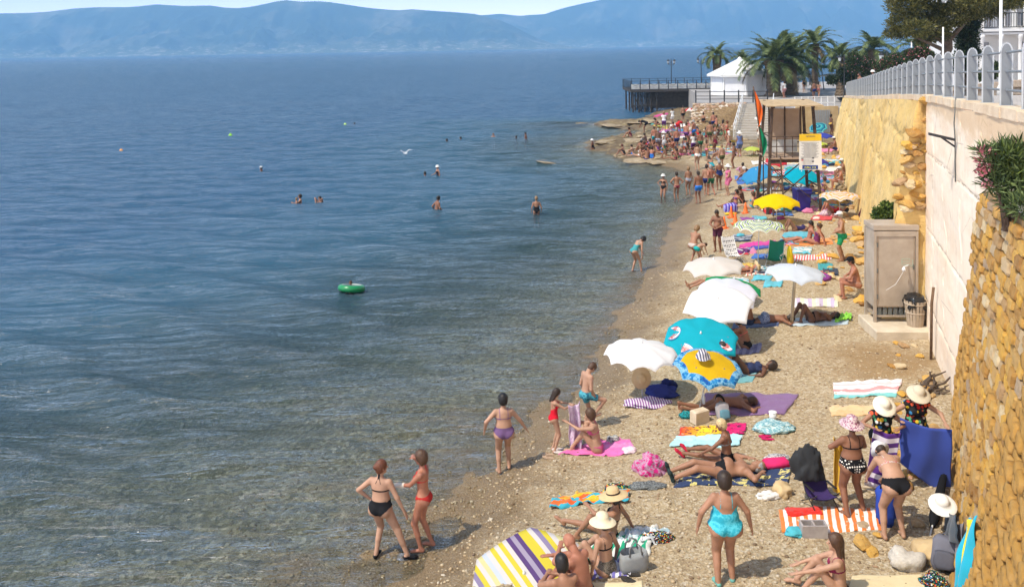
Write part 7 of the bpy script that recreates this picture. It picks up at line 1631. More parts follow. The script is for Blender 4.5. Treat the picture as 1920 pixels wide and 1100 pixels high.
# rocks along the wall foot
rs = random.Random(5); RK = [rockmesh(q+50, 2, .7, 'rock', m_stone) for q in range(6)]
for i in range(150):
    y = 25+35*rs.random()**1.4; off = .85+rs.random()**1.5*1.9-.012*(y-25); p = wp(y, off, 0); p.z = gz(p.x, p.y); s_ = rs.uniform(.06, .22)*(1.25-.3*off/2)
    if 22 < y < 25.3: continue
    o = bpy.data.objects.new('rock', rs.choice(RK)); COL.objects.link(o); o.location = p+Vector((0, 0, s_*.25)); o.scale = (s_*1.3, s_, s_*.8); o.rotation_euler = (rs.uniform(-.3, .3), rs.uniform(-.3, .3), rs.uniform(0, 6)); tag(o, 'loose golden stone lying along the foot of the yellow wall', 'stone', 'loose stones at the foot of the yellow wall')
for i in range(46):
    y = 12.5+10*rs.random(); base_off = .35+max(0, (18.4-y))*.2; off = base_off+rs.random()**1.6*.9; p = wp(y, off, 0); p.z = gz(p.x, p.y); s_ = rs.uniform(.05, .15)
    o = bpy.data.objects.new('rock', rs.choice(RK)); COL.objects.link(o); o.location = p+Vector((0, 0, s_*.25)); o.scale = (s_*1.3, s_, s_*.8); o.rotation_euler = (rs.uniform(-.3, .3), rs.uniform(-.3, .3), rs.uniform(0, 6)); tag(o, 'loose stone lying at the foot of the cream and stone walls', 'stone', 'loose stones below the near walls')
stone_thing('large pale boulder right of the long haired woman', (1700, 1062), .40, 3, mottled('pale_stone', (.50, .46, .40), (.68, .63, .55), 4, .9, .6, 15, .03)); stone_thing('round ochre boulder beside the dark rucksack', (1740, 1050), .42, 8, m_och)
# driftwood roots by the cream wall
e = empty('driftwood', gp(1742, 735), 0, 'tangle of brown roots at the foot of the cream wall', 'driftwood')
for i in range(14):
    a = Vector((rs.uniform(-.3, .1), rs.uniform(-.3, .3), 0)); P = [a]
    for k in range(4): P.append(P[-1]+Vector((rs.uniform(-.12, .22), rs.uniform(-.12, .15), rs.uniform(-.02, .16))))
    MB().tube(P, [.035, .03, .025, .02, .01], 6).build('root', m_bark, e, True)

# ------------------------------------------------------------------ lifeguard tower
m_tim = mottled('tower_timber', (.040, .025, .018), (.12, .075, .048), 6, .85, .4, 30, .01); m_timl = mottled('pale_planks', (.40, .28, .15), (.60, .44, .25), 4, .8, .3)
m_ply = mottled('tower_board', (.34, .24, .17), (.44, .32, .23), 1.5, .85, .2)
tb = gp(1478, 392); tw = empty('lifeguard_tower', tb, R(-4), 'wooden lifeguard tower with plank roof, ladder and cross brace', 'lifeguard tower')
zf, zr = 2.55, 5.05; bw, bd, tw_, td = 1.22, 1.15, .92, .85
def leg_at(sx, sy, z): k = z/zr; return Vector((sx*(bw+(tw_-bw)*k), sy*(bd+(td-bd)*k), z))
for sx in (-1, 1):
    for sy in (-1, 1): MB().bar(leg_at(sx, sy, -.1), leg_at(sx, sy, zr-(.0 if sy > 0 else .18)+.1), .12, .12).build('leg', m_tim, tw)
for k in range(9): a = -1.05+k*.262; MB().box((0, a, zf), (2.3, .24, .05)).build('floor_plank', m_ply, tw)
for sy in (-1, 1): MB().bar(leg_at(-1, sy, zf-.1)+Vector((0, sy*.08, 0)), leg_at(1, sy, zf-.1)+Vector((0, sy*.08, 0)), .06, .16).build('floor_beam', m_tim, tw)
for sy in (-1, 1):
    for a, b in ((-1, 1), (1, -1)): MB().bar(leg_at(a, sy, .35)+Vector((0, sy*(.07+.05*(a > 0)), 0)), leg_at(b, sy, zf-.3)+Vector((0, sy*(.07+.05*(a > 0)), 0)), .10, .035).build('cross_brace', m_tim, tw)
for sx in (-1, 1): MB().bar(leg_at(sx, -1, 1.2)+Vector((sx*.07, 0, 0)), leg_at(sx, 1, 1.2)+Vector((sx*.07, 0, 0)), .1, .035).build('side_brace', m_tim, tw)
for hh in (.55, 1.0):
    for sy in (-1, 1): MB().bar(leg_at(-1, sy, zf+hh), leg_at(1, sy, zf+hh), .07, .035).build('guard_rail', m_tim, tw)
    for sx in (-1, 1): MB().bar(leg_at(sx, -1, zf+hh), leg_at(sx, 1, zf+hh), .07, .035).build('guard_rail', m_tim, tw)
for k in range(4): MB().bar((-.75+k*.36, -.98, zf), (-.75+k*.36, -.98, zf+1.0), .035).build('guard_bar', m_tim, tw)
for k in range(2): MB().box((-.33+k*.80, .90, 3.98), (.78, .03, 1.50)).build('back_board', m_ply, tw)
for k in range(3): MB().bar((-.7+k*.75, .86, zf), (-.7+k*.75, .86, zr-.1), .06).build('stud', m_tim, tw)
MB().box((-.1, .93, 3.0), (1.5, .02, .75)).build('pale_sheet', m_pale, tw)
for k in range(9): y = -1.25+k*.30; MB().box((0, y, zr+.02+.06*(y)*.8), (2.55, .285, .04), M=rx(3)).build('roof_plank', m_timl, tw)
for sx in (-.9, .9): MB().bar((sx, -1.2, zr-.12), (sx, 1.25, zr+.05), .07).build('rafter', m_tim, tw)
for sx in (-1.12, -.62): MB().bar((sx, -1.9, 0), (sx, -1.15, zf+.1), .05, .09).build('ladder_side', m_tim, tw)
for k in range(8): q = (k+.7)/8.6; MB().bar((-1.12, -1.9+.75*q, (zf+.1)*q), (-.62, -1.9+.75*q, (zf+.1)*q), .04, .08).build('ladder_rung', m_tim, tw)
# notice hanging on the tower
nt = empty('safety_notice', tb+Vector((.62, -1.32, 2.0)), R(-4), 'long white safety notice with yellow header hanging on the tower', 'sign')
m_nw = mottled('notice_white', (.70, .69, .66), (.80, .79, .76), 2, .6, .1); m_ny = mat('notice_yellow', (.80, .52, .02), .6); m_nb = mat('notice_blue', (.02, .05, .25), .6); m_nd = mat('notice_print', (.10, .10, .12), .6); m_nr = mat('notice_red', (.55, .05, .05), .6); m_nyl = mat('notice_lemon', (.70, .70, .05), .6)
def sheet(name, x0, x1, z0, z1, m_, dy, par):
    V = []; Fq = []; nu, nz = 12, 12
    for s in (0, 1):
        for i in range(nu+1):
            for j in range(nz+1): x = x0+(x1-x0)*i/nu; z = z0+(z1-z0)*j/nz; V.append((x, -.03*math.sin(x*4+z*1.5)-.03*math.sin(x*2-z)-dy+s*.006, z))
    n = (nu+1)*(nz+1)
    for i in range(nu):
        for j in range(nz): a = i*(nz+1)+j; Fq.append((a, a+nz+1, a+nz+2, a+1)); Fq.append((n+a+1, n+a+nz+2, n+a+nz+1, n+a))
    return meshobj(name, V, Fq, m_, par, smooth=True)
sh_ = sheet('sheet', -.50, .50, .05, 1.70, m_nw, 0, nt); sheet('yellow_header', -.50, .50, 1.38, 1.70, m_ny, .008, sh_); sheet('blue_panel', -.36, .32, .08, .26, m_nb, .008, sh_)
def letters(txt, x, z, size, m_, par, name='lettering', wide=1.0):
    cu = bpy.data.curves.new(name, 'FONT'); cu.body = txt; cu.size = size; cu.align_x = 'CENTER'; cu.offset = .002; to = bpy.data.objects.new(name, cu); COL.objects.link(to)
    dg = bpy.context.evaluated_depsgraph_get(); me = bpy.data.meshes.new_from_object(to.evaluated_get(dg)); bpy.data.objects.remove(to); me.materials.clear(); me.materials.append(m_)
    for v in me.vertices: X_ = x+v.co.x*wide; Z_ = z+v.co.y; v.co = Vector((X_, -.03*math.sin(X_*4+Z_*1.5)-.03*math.sin(X_*2-Z_)-.018, Z_))
    o = bpy.data.objects.new(name, me); COL.objects.link(o); o.parent = par; return o
letters('ΠΡΟΣΟΧΗ', .0, 1.56, .085, m_nd, sh_); letters('CALL 112', -.02, .12, .12, m_nyl, sh_)
lines = MB()
for k in range(17):
    z = 1.30-k*.043; w_ = .40-.06*((k*7) % 3)
    lines.box((-.02-.03*((k*5) % 2), -.03*math.sin(z*1.5)-.03*math.sin(-z)-.02, z), (2*w_, .002, .011))
for k in range(4): lines.box((-.02, -.022, .55-k*.06-.02), (.7, .002, .010))
o = lines.build('printed_lines', m_nd, sh_); o['kind'] = 'stuff'
for x, z, m_ in ((-.38, .58, m_nd), (-.38, .50, m_nr), (.1, .60, m_nd), (.1, .44, m_nd)): MB().box((x, -.03, z), (.10, .003, .05)).build('pictogram', m_, sh_)
# flags at the tower
fp = empty('flag_pole', tb+Vector((-1.35, -.6, 0)), 0, 'pole with an orange flag above a green flag left of the tower', 'flag'); tpv = Vector((-.45, 0, 5.9)); MB().tube([(0, 0, 0), Vector((0, 0, 2.5)), tpv], .03, 8).build('pole', m_tim, fp, True)
for a, b, mm, nm, q in ((.985, .72, (.80, .14, .02), 'orange_flag', 1), (.70, .48, (.01, .22, .10), 'green_flag', 2)):
    P0 = tpv*a; P1 = tpv*b; P0.z = 2.5+(5.9-2.5)*((a-.42)/.58); P1.z = 2.5+(5.9-2.5)*((b-.42)/.58); P0.x = -.45*(a-.42)/.58; P1.x = -.45*(b-.42)/.58; V = []; Fq = []
    for i in range(9):
        for j in range(7): u = i/8; k = j/6; p = P0.lerp(P1, u); V.append(p+Vector((.30*k*math.sin(math.pi*min(1, u*.9+.1))+.02*k, .07*math.sin(k*7+u*4)*k, -.25*k)))
    n = len(V); V += [v+Vector((0, .008, 0)) for v in V]
    for i in range(8):
        for j in range(6): w_ = i*7+j; Fq += [(w_, w_+7, w_+8, w_+1), (n+w_+1, n+w_+8, n+w_+7, n+w_)]
    meshobj(nm, V, Fq, cloth(mm), fp, smooth=True)
bn = empty('blue_bin', gp(1503, 396), R(3), 'blue wheeled rubbish bin under the tower', 'waste bin'); m_bb = mat('bin_blue', (.025, .025, .26), .35, spec=.5)
V = [(-.27, -.30, .06), (.27, -.30, .06), (.27, .30, .06), (-.27, .30, .06), (-.33, -.37, 1.0), (.33, -.37, 1.0), (.33, .37, 1.0), (-.33, .37, 1.0)]
meshobj('bin_body', V, [(3, 2, 1, 0), (4, 5, 6, 7), (0, 1, 5, 4), (1, 2, 6, 5), (2, 3, 7, 6), (3, 0, 4, 7)], m_bb, bn); MB().box((0, 0, 1.04), (.72, .80, .09), bev=.03).build('lid', m_bb, bn); MB().box((0, -.37, .93), (.70, .06, .10)).build('rim', m_bb, bn)
for sx in (-.27, .27): MB().lathe([(.0, -.025), (.1, -.025), (.1, .025), (0, .025)], 14, (sx, .32, .1), ry(90)).build('wheel', m_black, bn, True)
b_ = empty('purple_bag', gp(1370, 402), 0, 'purple and yellow inflatable beach bag near the cones', 'bag', 'bags and clothes left on the beach'); superblob('bag_body', (.62, .4, .46), cloth((.10, .06, .40), pat='stripe', col2=(.35, .35, .75), sc=7), b_, (0, 0, .3), .55, .1, 1); superblob('yellow_base', (.56, .36, .16), m_ny, b_, (0, -.03, .07), .5, .05, 2)
# ------------------------------------------------------------------ pebbles, far rocks
g_ = np.random.default_rng(3); N_ = 34000
yy = 8.5+ (g_.random(N_)**1.7)*26; uu = g_.uniform(-.34, .56, N_); xx = uu*yy; sd_ = shore_sd(np.stack([xx, yy], 1)); ok = (sd_ > -4.5) & (xx < WA+WB*yy-.15); xx, yy, sd_ = xx[ok], yy[ok], sd_[ok]
zz = ground_np(xx, yy); n = len(xx); t5 = (1+5**.5)/2
ico = np.array([(-1, t5, 0), (1, t5, 0), (-1, -t5, 0), (1, -t5, 0), (0, -1, t5), (0, 1, t5), (0, -1, -t5), (0, 1, -t5), (t5, 0, -1), (t5, 0, 1), (-t5, 0, -1), (-t5, 0, 1)])/1.9
icf = np.array([(0, 11, 5), (0, 5, 1), (0, 1, 7), (0, 7, 10), (0, 10, 11), (1, 5, 9), (5, 11, 4), (11, 10, 2), (10, 7, 6), (7, 1, 8), (3, 9, 4), (3, 4, 2), (3, 2, 6), (3, 6, 8), (3, 8, 9), (4, 9, 5), (2, 4, 11), (6, 2, 10), (8, 6, 7), (9, 8, 1)])
r_ = .010+.026*g_.random(n)**3.2; r_ = np.where(sd_ < .3, r_*1.15, r_); sc3 = np.stack([r_*(1+.5*g_.random(n)), r_*(.7+.5*g_.random(n)), r_*(.4+.3*g_.random(n))], 1); a_ = g_.uniform(0, 6.28, n)
P = ico[None]*(1+.18*g_.normal(size=(n, 12, 1)))*sc3[:, None, :]; ca, sa = np.cos(a_)[:, None], np.sin(a_)[:, None]; X = P[..., 0]*ca-P[..., 1]*sa; Y = P[..., 0]*sa+P[..., 1]*ca
V = np.stack([X+xx[:, None], Y+yy[:, None], P[..., 2]+zz[:, None]+r_[:, None]*.2], -1).reshape(-1, 3); T3 = (icf[None]+12*np.arange(n)[:, None, None]).reshape(-1, 3)
m_peb = mat('pebble', (.5, .4, .3), .85, spec=.25); t = NT(m_peb); rn = t.new('NewGeometry').outputs['Random Per Island']; z = t.sep(t.coord('World'))[2]
c = t.ramp(rn, [(0, (.16, .11, .07)), (.25, (.40, .29, .17)), (.5, (.56, .45, .29)), (.75, (.52, .42, .28)), (.92, (.56, .49, .38)), (1, (.34, .22, .13))]); t.col(t.mix(t.ramp(z, [(0, (.75, .75, .75)), (.12, (0, 0, 0))]), c, (.15, .13, .07)))
me = bpy.data.meshes.new('pebbles'); me.vertices.add(len(V)); me.vertices.foreach_set('co', V.astype(np.float32).ravel()); me.loops.add(T3.size); me.loops.foreach_set('vertex_index', T3.astype(np.int32).ravel()); me.polygons.add(len(T3)); me.polygons.foreach_set('loop_start', np.arange(0, T3.size, 3, dtype=np.int32)); me.materials.append(m_peb); me.update(calc_edges=True)
o = bpy.data.objects.new('pebbles', me); COL.objects.link(o); tag(o, kind='stuff')
m_sd = mat('dry_seagrass', (.06, .04, .02), .95)      # dark flecks of dry weed along the wash line
# far rocks of the point
rs = random.Random(12)
def far_rock(px, py, w_, fl, lab, grp='flat rocks of the crowded point'):
    p = gp(px, py); s_ = w_*p.y/F/2; o = bpy.data.objects.new('rock', rs.choice(rocks)); COL.objects.link(o); o.location = p+Vector((0, 0, -.02)); o.scale = (s_, s_*1.1, fl); o.rotation_euler = (rs.uniform(-.08, .08), rs.uniform(-.08, .08), rs.uniform(0, 6)); tag(o, lab, 'rock', grp)
for px, py, w_, fl, lab in ((1138, 268, 52, .35, 'long flat rock spit reaching left into the water'), (1180, 266, 60, .42, 'broad yellowish rock behind the spit'), (1216, 262, 56, .4, 'brown rock ledge among the seated crowd'), (1160, 231, 60, .25, 'thin dark reef under the pier side of the point'), (1200, 231, 50, .35, 'dark rock joining the thin reef to the shore'), (1228, 226, 46, .4, 'rock left of the flat pink umbrella'), (1255, 232, 44, .4, 'rock right of the flat pink umbrella'), (1030, 303, 54, .13, 'low dark reef just breaking the water'), (1200, 300, 60, .3, 'low rock shelf at the seated bathers feet'), (1240, 305, 50, .25, 'wet rock shelf right of the seated bathers'), (1090, 231, 24, .12, 'small dark reef rock far out left of the pier')): far_rock(px, py, w_, fl, lab)
for i in range(150):
    x = rs.uniform(1150, 1400); y = rs.uniform(214, 300)
    p = gp(x, y)
    if shore_sd([[p.x, p.y]])[0] < -.6 or p.y > 82 or p.y < 58: continue
    far_rock(x, y, rs.uniform(10, 30), rs.uniform(.1, .3), 'uneven golden brown rock in the rocky ground of the point', 'small rocks of the crowded point')

# ------------------------------------------------------------------ the crowd: a few built figures, copied with their parts
def proto(pose, sex, wear, hair, hat=None, w=1.0, belly=0): return person('crowd figure', (0, 0, 0), 0, pose, sex, H=1.68, w=w, belly=belly, sk=TAN, wear=wear, hair=hair, hat=hat, h=.030)[0]
wht = cloth((.74, .73, .70))
PR = dict(
 mst=proto(P_(ST, cp=3), 'm', [('shorts', blk, .22)], ('short', 'dark'), w=1.1, belly=.03), mhip=proto(HIPS, 'm', [('brief', blk)], ('short', 'dark'), w=1.05), mwalk=proto(WALK, 'm', [('shorts', blk, .25)], ('short', 'dark'), w=1.08), mbend=proto(BEND, 'm', [('shirt', blk), ('shorts', blk)], ('short', 'dark')),
 wst=proto(P_(ST, Lh=(-.1, .3, 1.05)), 'f', [('high', blk), ('bikini', blk)], ('bob', 'dark'), w=1.12), wone=proto(P_(ST, Rh=(.2, .1, 1.0)), 'f', [('one', blk)], ('bun', 'dark'), w=1.2), whip=proto(P_(HIPS, Lh=None), 'f', [('high', blk), ('bikini', blk)], ('short', 'dark'), ('bucket', wht), w=1.08), wwalk=proto(WALK, 'f', [('brief', blk), ('bikini', blk)], ('long', 'dark')), wdress=proto(P_(ST, Lh=(-.12, .3, 1.0)), 'f', [('dress', blk, .36)], ('short', 'dark'), ('sun', wht), w=1.15), wskirt=proto(P_(ST, Rh=(.12, .32, 1.1)), 'f', [('shirt', wht), ('shorts', blk, .34)], ('bob', 'dark'), w=1.1),
 msit=proto(SITUP, 'm', [('shorts', blk, .2)], ('short', 'dark'), w=1.1), wsit=proto(SITUP, 'f', [('one', blk)], ('bun', 'dark'), w=1.1), wleg=proto(SITLEG, 'f', [('high', blk), ('bikini', blk)], ('bob', 'dark')), mch=proto(SITCH, 'm', [('shorts', blk, .2)], ('short', 'grey'), ('cap', wht), w=1.12, belly=.04), lie=proto(LIEK, 'f', [('one', blk)], ('bun', 'dark')), crouch=proto(CROUCH, 'f', [('one', blk)], ('long', 'dark')))
used_p = set()
def cp(name, loc, rz, s, sk, suit, label, group, hairc=None, hatc=None, z=None):
    src = PR[name]
    if name not in used_p: used_p.add(name); r = src
    else: r = copy_tree(src)
    r.location = loc; r.rotation_euler = (0, 0, R(rz)); r.scale = (s*1.68/1.72,)*3; tag(r, label, 'person', group)
    def setm(o, m_):
        for sl in o.material_slots: sl.link = 'OBJECT'; sl.material = m_
    top = [c for c in r.children if c.name.split('.')[0] in ('bikini_top', 'shirt')]
    for c in r.children:
        k = c.name.split('.')[0]
        if k == 'body': setm(c, skin(sk))
        elif k == 'hair' and hairc: setm(c, hairmat(hairc))
        elif k == 'hat' and hatc is not None: setm(c, cloth(hatc))
        elif k in ('shorts', 'swim_briefs', 'bikini_bottom', 'swimsuit', 'dress', 'bikini_top') and suit is not None: setm(c, cloth(suit))
        elif k == 'shirt' and suit is not None and name == 'mbend': setm(c, cloth(suit))
    return r
BK, NV, MR, RD, BL, GN, WT, PU, PK, TL, OL, GY = (.015, .015, .018), (.02, .03, .12), (.18, .02, .05), (.55, .03, .03), (.03, .18, .60), (.03, .14, .06), (.72, .70, .68), (.14, .05, .20), (.60, .16, .28), (.03, .30, .36), (.09, .10, .04), (.28, .30, .36)
CROWD = [
 (1244, 368, 'whip', 150, .98, TAN, BK, 'woman in white cap, leftmost of the row standing in the shallows', 'dark'),
 (1269, 372, 'mhip', 8, 1.0, TAN, MR, 'man with both hands on hips and maroon trunks in the shallows', 'dark'),
 (1291, 364, 'wst', 10, .98, TAN, GY, 'curly person with a grey wrap right of the hands on hips man', 'light'),
 (1310, 382, 'mst', 12, 1.02, BRN, BL, 'man in bright blue shorts nearest the camera in the standing row', 'dark'),
 (1325, 367, 'mst', -20, 1.02, TAN, NV, 'man in navy shorts, left one of the two behind the blue shorts', 'dark'),
 (1333, 366, 'mwalk', 15, 1.0, RED, GN, 'man in dark green shorts, right one of the two behind the blue shorts', 'grey'),
 (1349, 357, 'wone', 6, 1.02, BRN, NV, 'stout woman in navy swimsuit standing with her back turned', 'grey'),
 (1366, 366, 'wdress', 100, .98, FAIR, PK, 'woman in pale pink wrap left of the sky blue umbrella', 'grey'),
 (1354, 316, 'mst', 20, .95, FAIR, OL, 'pale backed man with olive trunks behind the standing row', 'light'),
 (1376, 316, 'mhip', 60, 1.0, BRN, BK, 'tanned man in black trunks turning left behind the sky blue umbrella', 'dark'),
 (1308, 319, 'wst', 10, 1.08, FAIR, WT, 'tall woman in white bikini in the middle of the crowd', 'brown'),
 (1341, 290, 'wone', 30, .98, BRN, MR, 'woman in dark red swimsuit right of the green trunks man', 'grey'),
 (1325, 300, 'wwalk', -30, .85, TAN, PK, 'girl in pink walking between the crowd and the steps', 'brown'),
 (1313, 289, 'mst', 5, 1.0, BRN, GN, 'man in green trunks with his back turned in the crowd', 'dark'),
 (1300, 290, 'wskirt', 20, .95, TAN, PU, 'woman with a violet skirt left of the green trunks man', 'dark'),
 (1269, 283, 'mst', 12, 1.04, RED, NV, 'big man in dark blue shorts among the seated bathers', 'grey'),
 (1245, 285, 'wdress', 80, .92, FAIR, WT, 'woman in white hat and white dress among the seated bathers', 'grey'),
 (1331, 272, 'mst', 0, 1.1, TAN, OL, 'broad backed man in olive trunks below the rubble bank', 'dark'),
 (1338, 248, 'mst', 2, 1.08, RED, NV, 'red backed man in navy trunks at the foot of the rubble bank', 'dark'),
 (1356, 263, 'wwalk', -70, 1.0, TAN, BK, 'slim woman in black striding towards the steps', 'dark'),
 (1364, 268, 'wst', 80, 1.05, RED, RD, 'woman in red bikini beside the foot of the steps', 'redb'),
 (1367, 288, 'wwalk', 40, .98, FAIR, BK, 'woman in black bikini at the bottom of the handrail', 'white'),
 (1387, 294, 'wdress', 10, 1.05, TAN, (.12, .16, .34), 'woman in blue grey dress standing at the bottom of the steps', 'white'),
 (1420, 250, 'wskirt', -10, 1.0, TAN, BK, 'person with a pink backpack halfway up the steps', 'dark'),
 (1425, 274, 'wdress', 0, 1.05, TAN, (.62, .56, .48), 'person in beige shirt and hat beside the tower leg', 'dark'),
 (1317, 228, 'wone', 60, .98, BRN, BK, 'dark person sorting things on the rocks under the bank', 'dark'),
 (1319, 244, 'wone', -30, .95, TAN, BK, 'woman in black swimsuit in front of the rubble bank', 'dark'),
 (1294, 244, 'crouch', 40, 1.0, RED, PK, 'crouching woman in pink left of the rubble bank', 'brown'),
 (1281, 230, 'mst', 10, 1.02, TAN, BK, 'man in dark shorts beside the red and white umbrella', 'dark'),
 (1261, 234, 'wskirt', 20, .98, TAN, WT, 'woman in white blouse below the flat pink umbrella', 'dark'),
 (1245, 248, 'wskirt', -10, 1.1, TAN, PU, 'woman in long purple skirt left of the red shirt person', 'light'),
 (1273, 252, 'mbend', -40, 1.05, BRN, RD, 'person in red shirt bending over on the rocks', 'dark'),
 (1233, 242, 'crouch', 100, 1.0, TAN, BK, 'crouching bather in black on the upper rocks', 'dark'),
 (1208, 248, 'mbend', 70, 1.05, BRN, BK, 'dark bather bending over at the left end of the rocks', 'dark'),
 (1182, 257, 'wsit', 80, 1.05, TAN, MR, 'person in maroon sitting alone on the yellow rock', 'dark'),
 (1169, 290, 'wsit', 60, .95, TAN, BK, 'leftmost seated bather at the edge of the water', 'redb'),
 (1187, 291, 'msit', 70, .95, FAIR, BL, 'seated bather in blue second from the left at the water edge', 'dark'),
 (1198, 294, 'wleg', 70, .95, FAIR, WT, 'pale bather stretching legs into the water', 'light'),
 (1205, 284, 'wsit', 50, 1.0, BRN, MR, 'seated bather in maroon behind the pale leg stretcher', 'dark'),
 (1213, 300, 'msit', 30, 1.05, TAN, NV, 'heavy bather sitting low on the wet shelf', 'dark'),
 (1222, 297, 'wsit', -20, 1.0, RED, BL, 'seated bather in blue at the right side of the wet shelf', 'dark'),
 (1216, 281, 'wleg', 80, 1.0, BRN, BK, 'seated bather in black leaning back among the rocks', 'dark'),
 (1224, 275, 'msit', 10, 1.0, RED, RD, 'seated red skinned man in the second row of bathers', 'dark'),
 (1211, 268, 'msit', 60, .95, DRK, BK, 'dark seated bather on the yellowish rock', 'dark'),
 (1234, 283, 'wsit', 40, .98, TAN, PU, 'seated woman in purple left of the white hat', 'grey'),
 (1236, 272, 'msit', -30, 1.0, RED, OL, 'seated man in olive behind the woman in purple', 'dark'),
 (1252, 296, 'lie', 80, 1.0, BRN, BK, 'bather lying down with raised knees on the wet rock', 'dark'),
 (1266, 300, 'wleg', 60, 1.0, BRN, MR, 'bather leaning back over the water right of the lying one', 'dark'),
 (1284, 279, 'msit', -40, 1.0, RED, RD, 'seated man with red trunks right of the big standing man', 'dark'),
 (1286, 289, 'wleg', 70, 1.0, DRK, BK, 'dark woman stretched out left of the violet skirt', 'dark'),
 (1256, 268, 'wsit', 20, .95, TAN, TL, 'seated woman in teal in the back row of the crowd', 'brown'),
 (1226, 262, 'wleg', 60, .95, TAN, PK, 'seated woman in pink near the middle of the rocks', 'light'),
 (1302, 262, 'msit', 10, 1.0, TAN, NV, 'seated man in navy below the crouching woman in pink', 'grey'),
 (1309, 256, 'wsit', 30, 1.0, RED, RD, 'seated woman in red beneath the rubble bank', 'dark'),
 (1288, 268, 'wsit', -60, 1.0, BRN, GN, 'seated woman in green in the thick of the crowd', 'dark'),
 (1348, 300, 'msit', 50, 1.0, TAN, GY, 'seated man in grey between the steps and the crowd', 'grey'),
 (1334, 320, 'crouch', 20, 1.0, TAN, TL, 'crouching bather in teal behind the blue shorts man', 'dark'),
 (1392, 332, 'msit', -30, 1.0, BRN, RD, 'seated bather in red left above the sky blue umbrella', 'dark'),
 (1399, 340, 'wsit', 60, 1.0, TAN, WT, 'seated bather in white right behind the seated one in red', 'white'),
 (1378, 388, 'wleg', 110, 1.0, RED, PU, 'seated woman in purple behind the purple bag', 'dark'),
 (1392, 380, 'msit', 80, 1.0, DRK, BK, 'dark seated man left of the tower legs', 'dark'),
 (1408, 392, 'wleg', 70, 1.0, FAIR, TL, 'seated woman in teal left of the yellow umbrella', 'brown'),
 (1418, 382, 'wsit', -30, 1.0, BRN, MR, 'seated woman in maroon between tower and yellow umbrella', 'dark'),
 (1425, 290, 'lie', 90, 1.0, TAN, BK, 'bather lying under the small lime umbrella', 'dark'),
 (1468, 358, 'lie', 80, 1.0, BRN, NV, 'bather lying in the shade between the tower legs', 'dark'),
 (1520, 352, 'msit', 60, 1.0, BRN, BK, 'seated man right of the cyan umbrella', 'dark'),
 (1542, 362, 'wleg', 80, 1.0, TAN, PU, 'seated woman in purple left of the two white caps', 'brown'),
 (1581, 338, 'mch', 85, 1.0, BRN, (.45, .30, .22), 'man in white cap sitting by the wall, the farther one of two', 'grey'),
 (1577, 356, 'mch', 80, 1.0, RED, (.55, .42, .34), 'man in white cap sitting by the wall, the nearer one of two', 'grey'),
 (1566, 290, 'mch', 75, 1.0, BRN, NV, 'man sitting by the wall beside the low lime umbrella', 'dark'),
 (1572, 272, 'wleg', 80, 1.0, RED, WT, 'woman seated by the wall right of the dark blue umbrella', 'white'),
 (1558, 254, 'wst', -80, 1.05, DRK, (.55, .35, .08), 'dark skinned person reaching towards the umbrellas by the wall', 'dark'),
 (1533, 240, 'msit', 20, 1.0, DRK, BK, 'person sitting behind the teal ring striped umbrella', 'dark'),
 (1560, 400, 'lie', 90, 1.0, RED, RD, 'bather lying in the shade of the orange striped umbrella', 'dark'),
 (1439, 398, 'msit', 10, 1.0, RED, RD, 'person in red sitting under the plain yellow umbrella', 'dark'),
]
cn_ = [(MR, 'maroon'), (BL, 'blue'), (GN, 'green'), (PK, 'pink'), (TL, 'teal'), (BK, 'black'), (PU, 'purple'), (RD, 'red'), (OL, 'olive'), (GY, 'grey'), (WT, 'white')]; wh_ = ['near the water side of the crowd', 'in the middle of the crowd', 'on the upper side of the crowd']
ii = 0
for cI in range(11):
    for wI in range(3):
        x = rs.uniform(1205, 1250) if wI == 0 else rs.uniform(1250, 1310) if wI == 1 else rs.uniform(1262, 1350); y = rs.uniform(268, 296) if wI == 0 else rs.uniform(262, 300) if wI == 1 else rs.uniform(232, 258)
        k_ = ('msit', 'wsit', 'wleg', 'mst', 'crouch')[(cI*2+wI) % 5]; verb = {'msit': 'seated man', 'wsit': 'seated woman', 'wleg': 'reclining woman', 'mst': 'standing man', 'crouch': 'crouching woman'}[k_]
        CROWD.append((x, y, k_, rs.uniform(-60, 120), rs.uniform(.92, 1.05), rs.choice((TAN, BRN, RED, DRK)), cn_[cI][0], '%s in %s %s' % (verb, cn_[cI][1], wh_[wI]), rs.choice(('dark', 'grey', 'brown'))))
for px, py, nm, rz, s, sk, su, lb, hc in CROWD:
    p = gp(px, py); p.z = gz(p.x, p.y)
    if nm == 'mch': stone_thing('stone seat under the %s' % lb.replace('by the wall, ', '').replace(' sitting', ''), None, .45, px % 7, at=p+Vector((0, 0, .0)))
    cp(nm, p, rz, s, sk, su, lb, 'crowd on the far beach and rocks', hc)
for px, py, D, zb, nm, rz, s, sk, su, lb in ((1471, 187, 90, pz_, 'wskirt', 30, 1.05, RED, (.5, .25, .25), 'person in reddish shirt standing between the thick palms'), (1527, 186, 88, pz_, 'mst', 20, 1.05, BRN, NV, 'dark clothed person behind the low white railing'), (1535, 184, 89, pz_, 'wwalk', -40, 1.0, TAN, MR, 'companion close beside the dark clothed plaza person'), (1612, 155, 60, None, 'mhip', 100, 1.0, BRN, BK, 'man looking over the railing at its far end, left one'), (1637, 148, 54, None, 'whip', 100, 1.0, TAN, WT, 'person in white hat leaning over the railing, right one'), (1508, 176, 100, pz_, 'wone', 0, 1, TAN, BK, 'woman in black on the plaza under the slender palm')):
    p = pd(px, py, D); z = zb if zb else zt(D); cp(nm, Vector((p.x, D, z)), rz, s, sk, su, lb, 'people on the plaza and promenade', 'dark')
for k, r in PR.items():
    if k not in used_p: [bpy.data.objects.remove(c) for c in list(r.children_recursive)]; bpy.data.objects.remove(r)
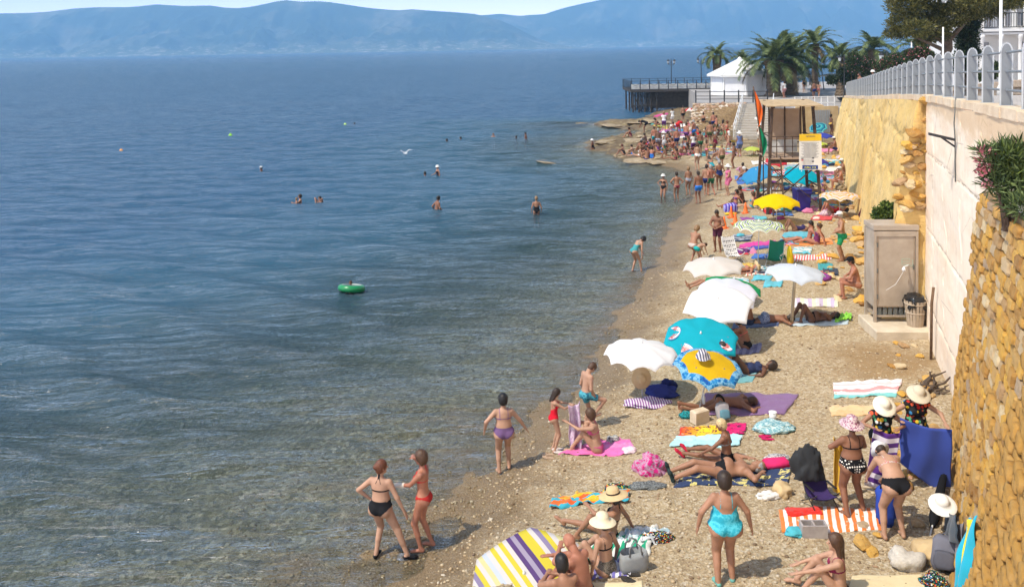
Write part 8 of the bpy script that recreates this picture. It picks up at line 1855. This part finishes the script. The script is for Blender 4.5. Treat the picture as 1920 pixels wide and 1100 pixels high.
# towels, bags and clothes strewn through the far crowd
pal = [(.55, .05, .06), (.05, .15, .45), (.70, .66, .60), (.04, .30, .34), (.25, .06, .28), (.70, .45, .05), (.02, .03, .06), (.62, .20, .35), (.08, .25, .10), (.35, .36, .40), (.10, .45, .55)]
names = 'red blue white teal violet ochre black pink green grey turquoise'.split()
kinds = ('bag', 'towel', 'clothes'); spots = []
for i in range(70):
    x = rs.uniform(1385, 1560); y = rs.uniform(300, 412)
    if x < 1400 and y > 395: continue
    spots.append((x, y))
for i in range(44): spots.append((rs.uniform(1205, 1375), rs.uniform(226, 300)))
for i in range(34): spots.append((rs.uniform(1525, 1600)+0, rs.uniform(262, 420)))
for i in range(26): spots.append((rs.uniform(1380, 1560), rs.uniform(440, 545)))
seen_l = {}
def uq(l, p):
    n = seen_l.get(l, 0); seen_l[l] = n+1
    return l+['', ', closer to the wall', ', farther off', ', nearest the sea', ', half hidden', ', smallest'][n % 6] if n else l
for i, (x, y) in enumerate(spots):
    p = gp(x, y); k = rs.randrange(len(pal))
    if shore_sd([[p.x, p.y]])[0] < 1.0 or p.x > wallx(p.y)-.7: continue
    s_ = rs.uniform(.3, .6); reg = 'between the tower legs' if 1420 < x < 1535 and y < 412 else 'left of the tower' if x <= 1420 and y > 300 else 'on the crowded rocks' if x < 1380 else 'along the yellow wall' if y < 425 else 'among the ring striped and post umbrellas'
    pat_ = rs.random() < .5
    if rs.random() < .55:
        w_ = rs.uniform(26, 44)*p.y/60*60/p.y; dy = rs.uniform(5, 8)*(1 if y < 420 else 1.6); sk_ = rs.uniform(-6, 6)
        towel(uq('%s%s towel spread %s' % (names[k], ' striped' if pat_ else '', reg), p), [(x-w_/2, y+dy/2), (x+w_/2, y+dy/2+rs.uniform(-2, 2)), (x+w_/2+sk_, y-dy/2), (x-w_/2+sk_, y-dy/2)], S1(pal[k], pal[(k+3) % 11] if pat_ else pal[k], rep=3 if pat_ else 1), .02, i % 9, group='towels spread in the far crowd', res=(12, 8))
    else: bundle(uq('%s%s bundle of clothes dropped %s' % (names[k], ' patterned' if pat_ else '', reg), p), None, (s_, s_*.7, s_*.55), cloth(pal[k], pat='blotch' if pat_ else None, col2=pal[(k+2) % 11] if pat_ else None, sc=4), i, at=p, group='bags and clothes in the far crowd', sub=3)
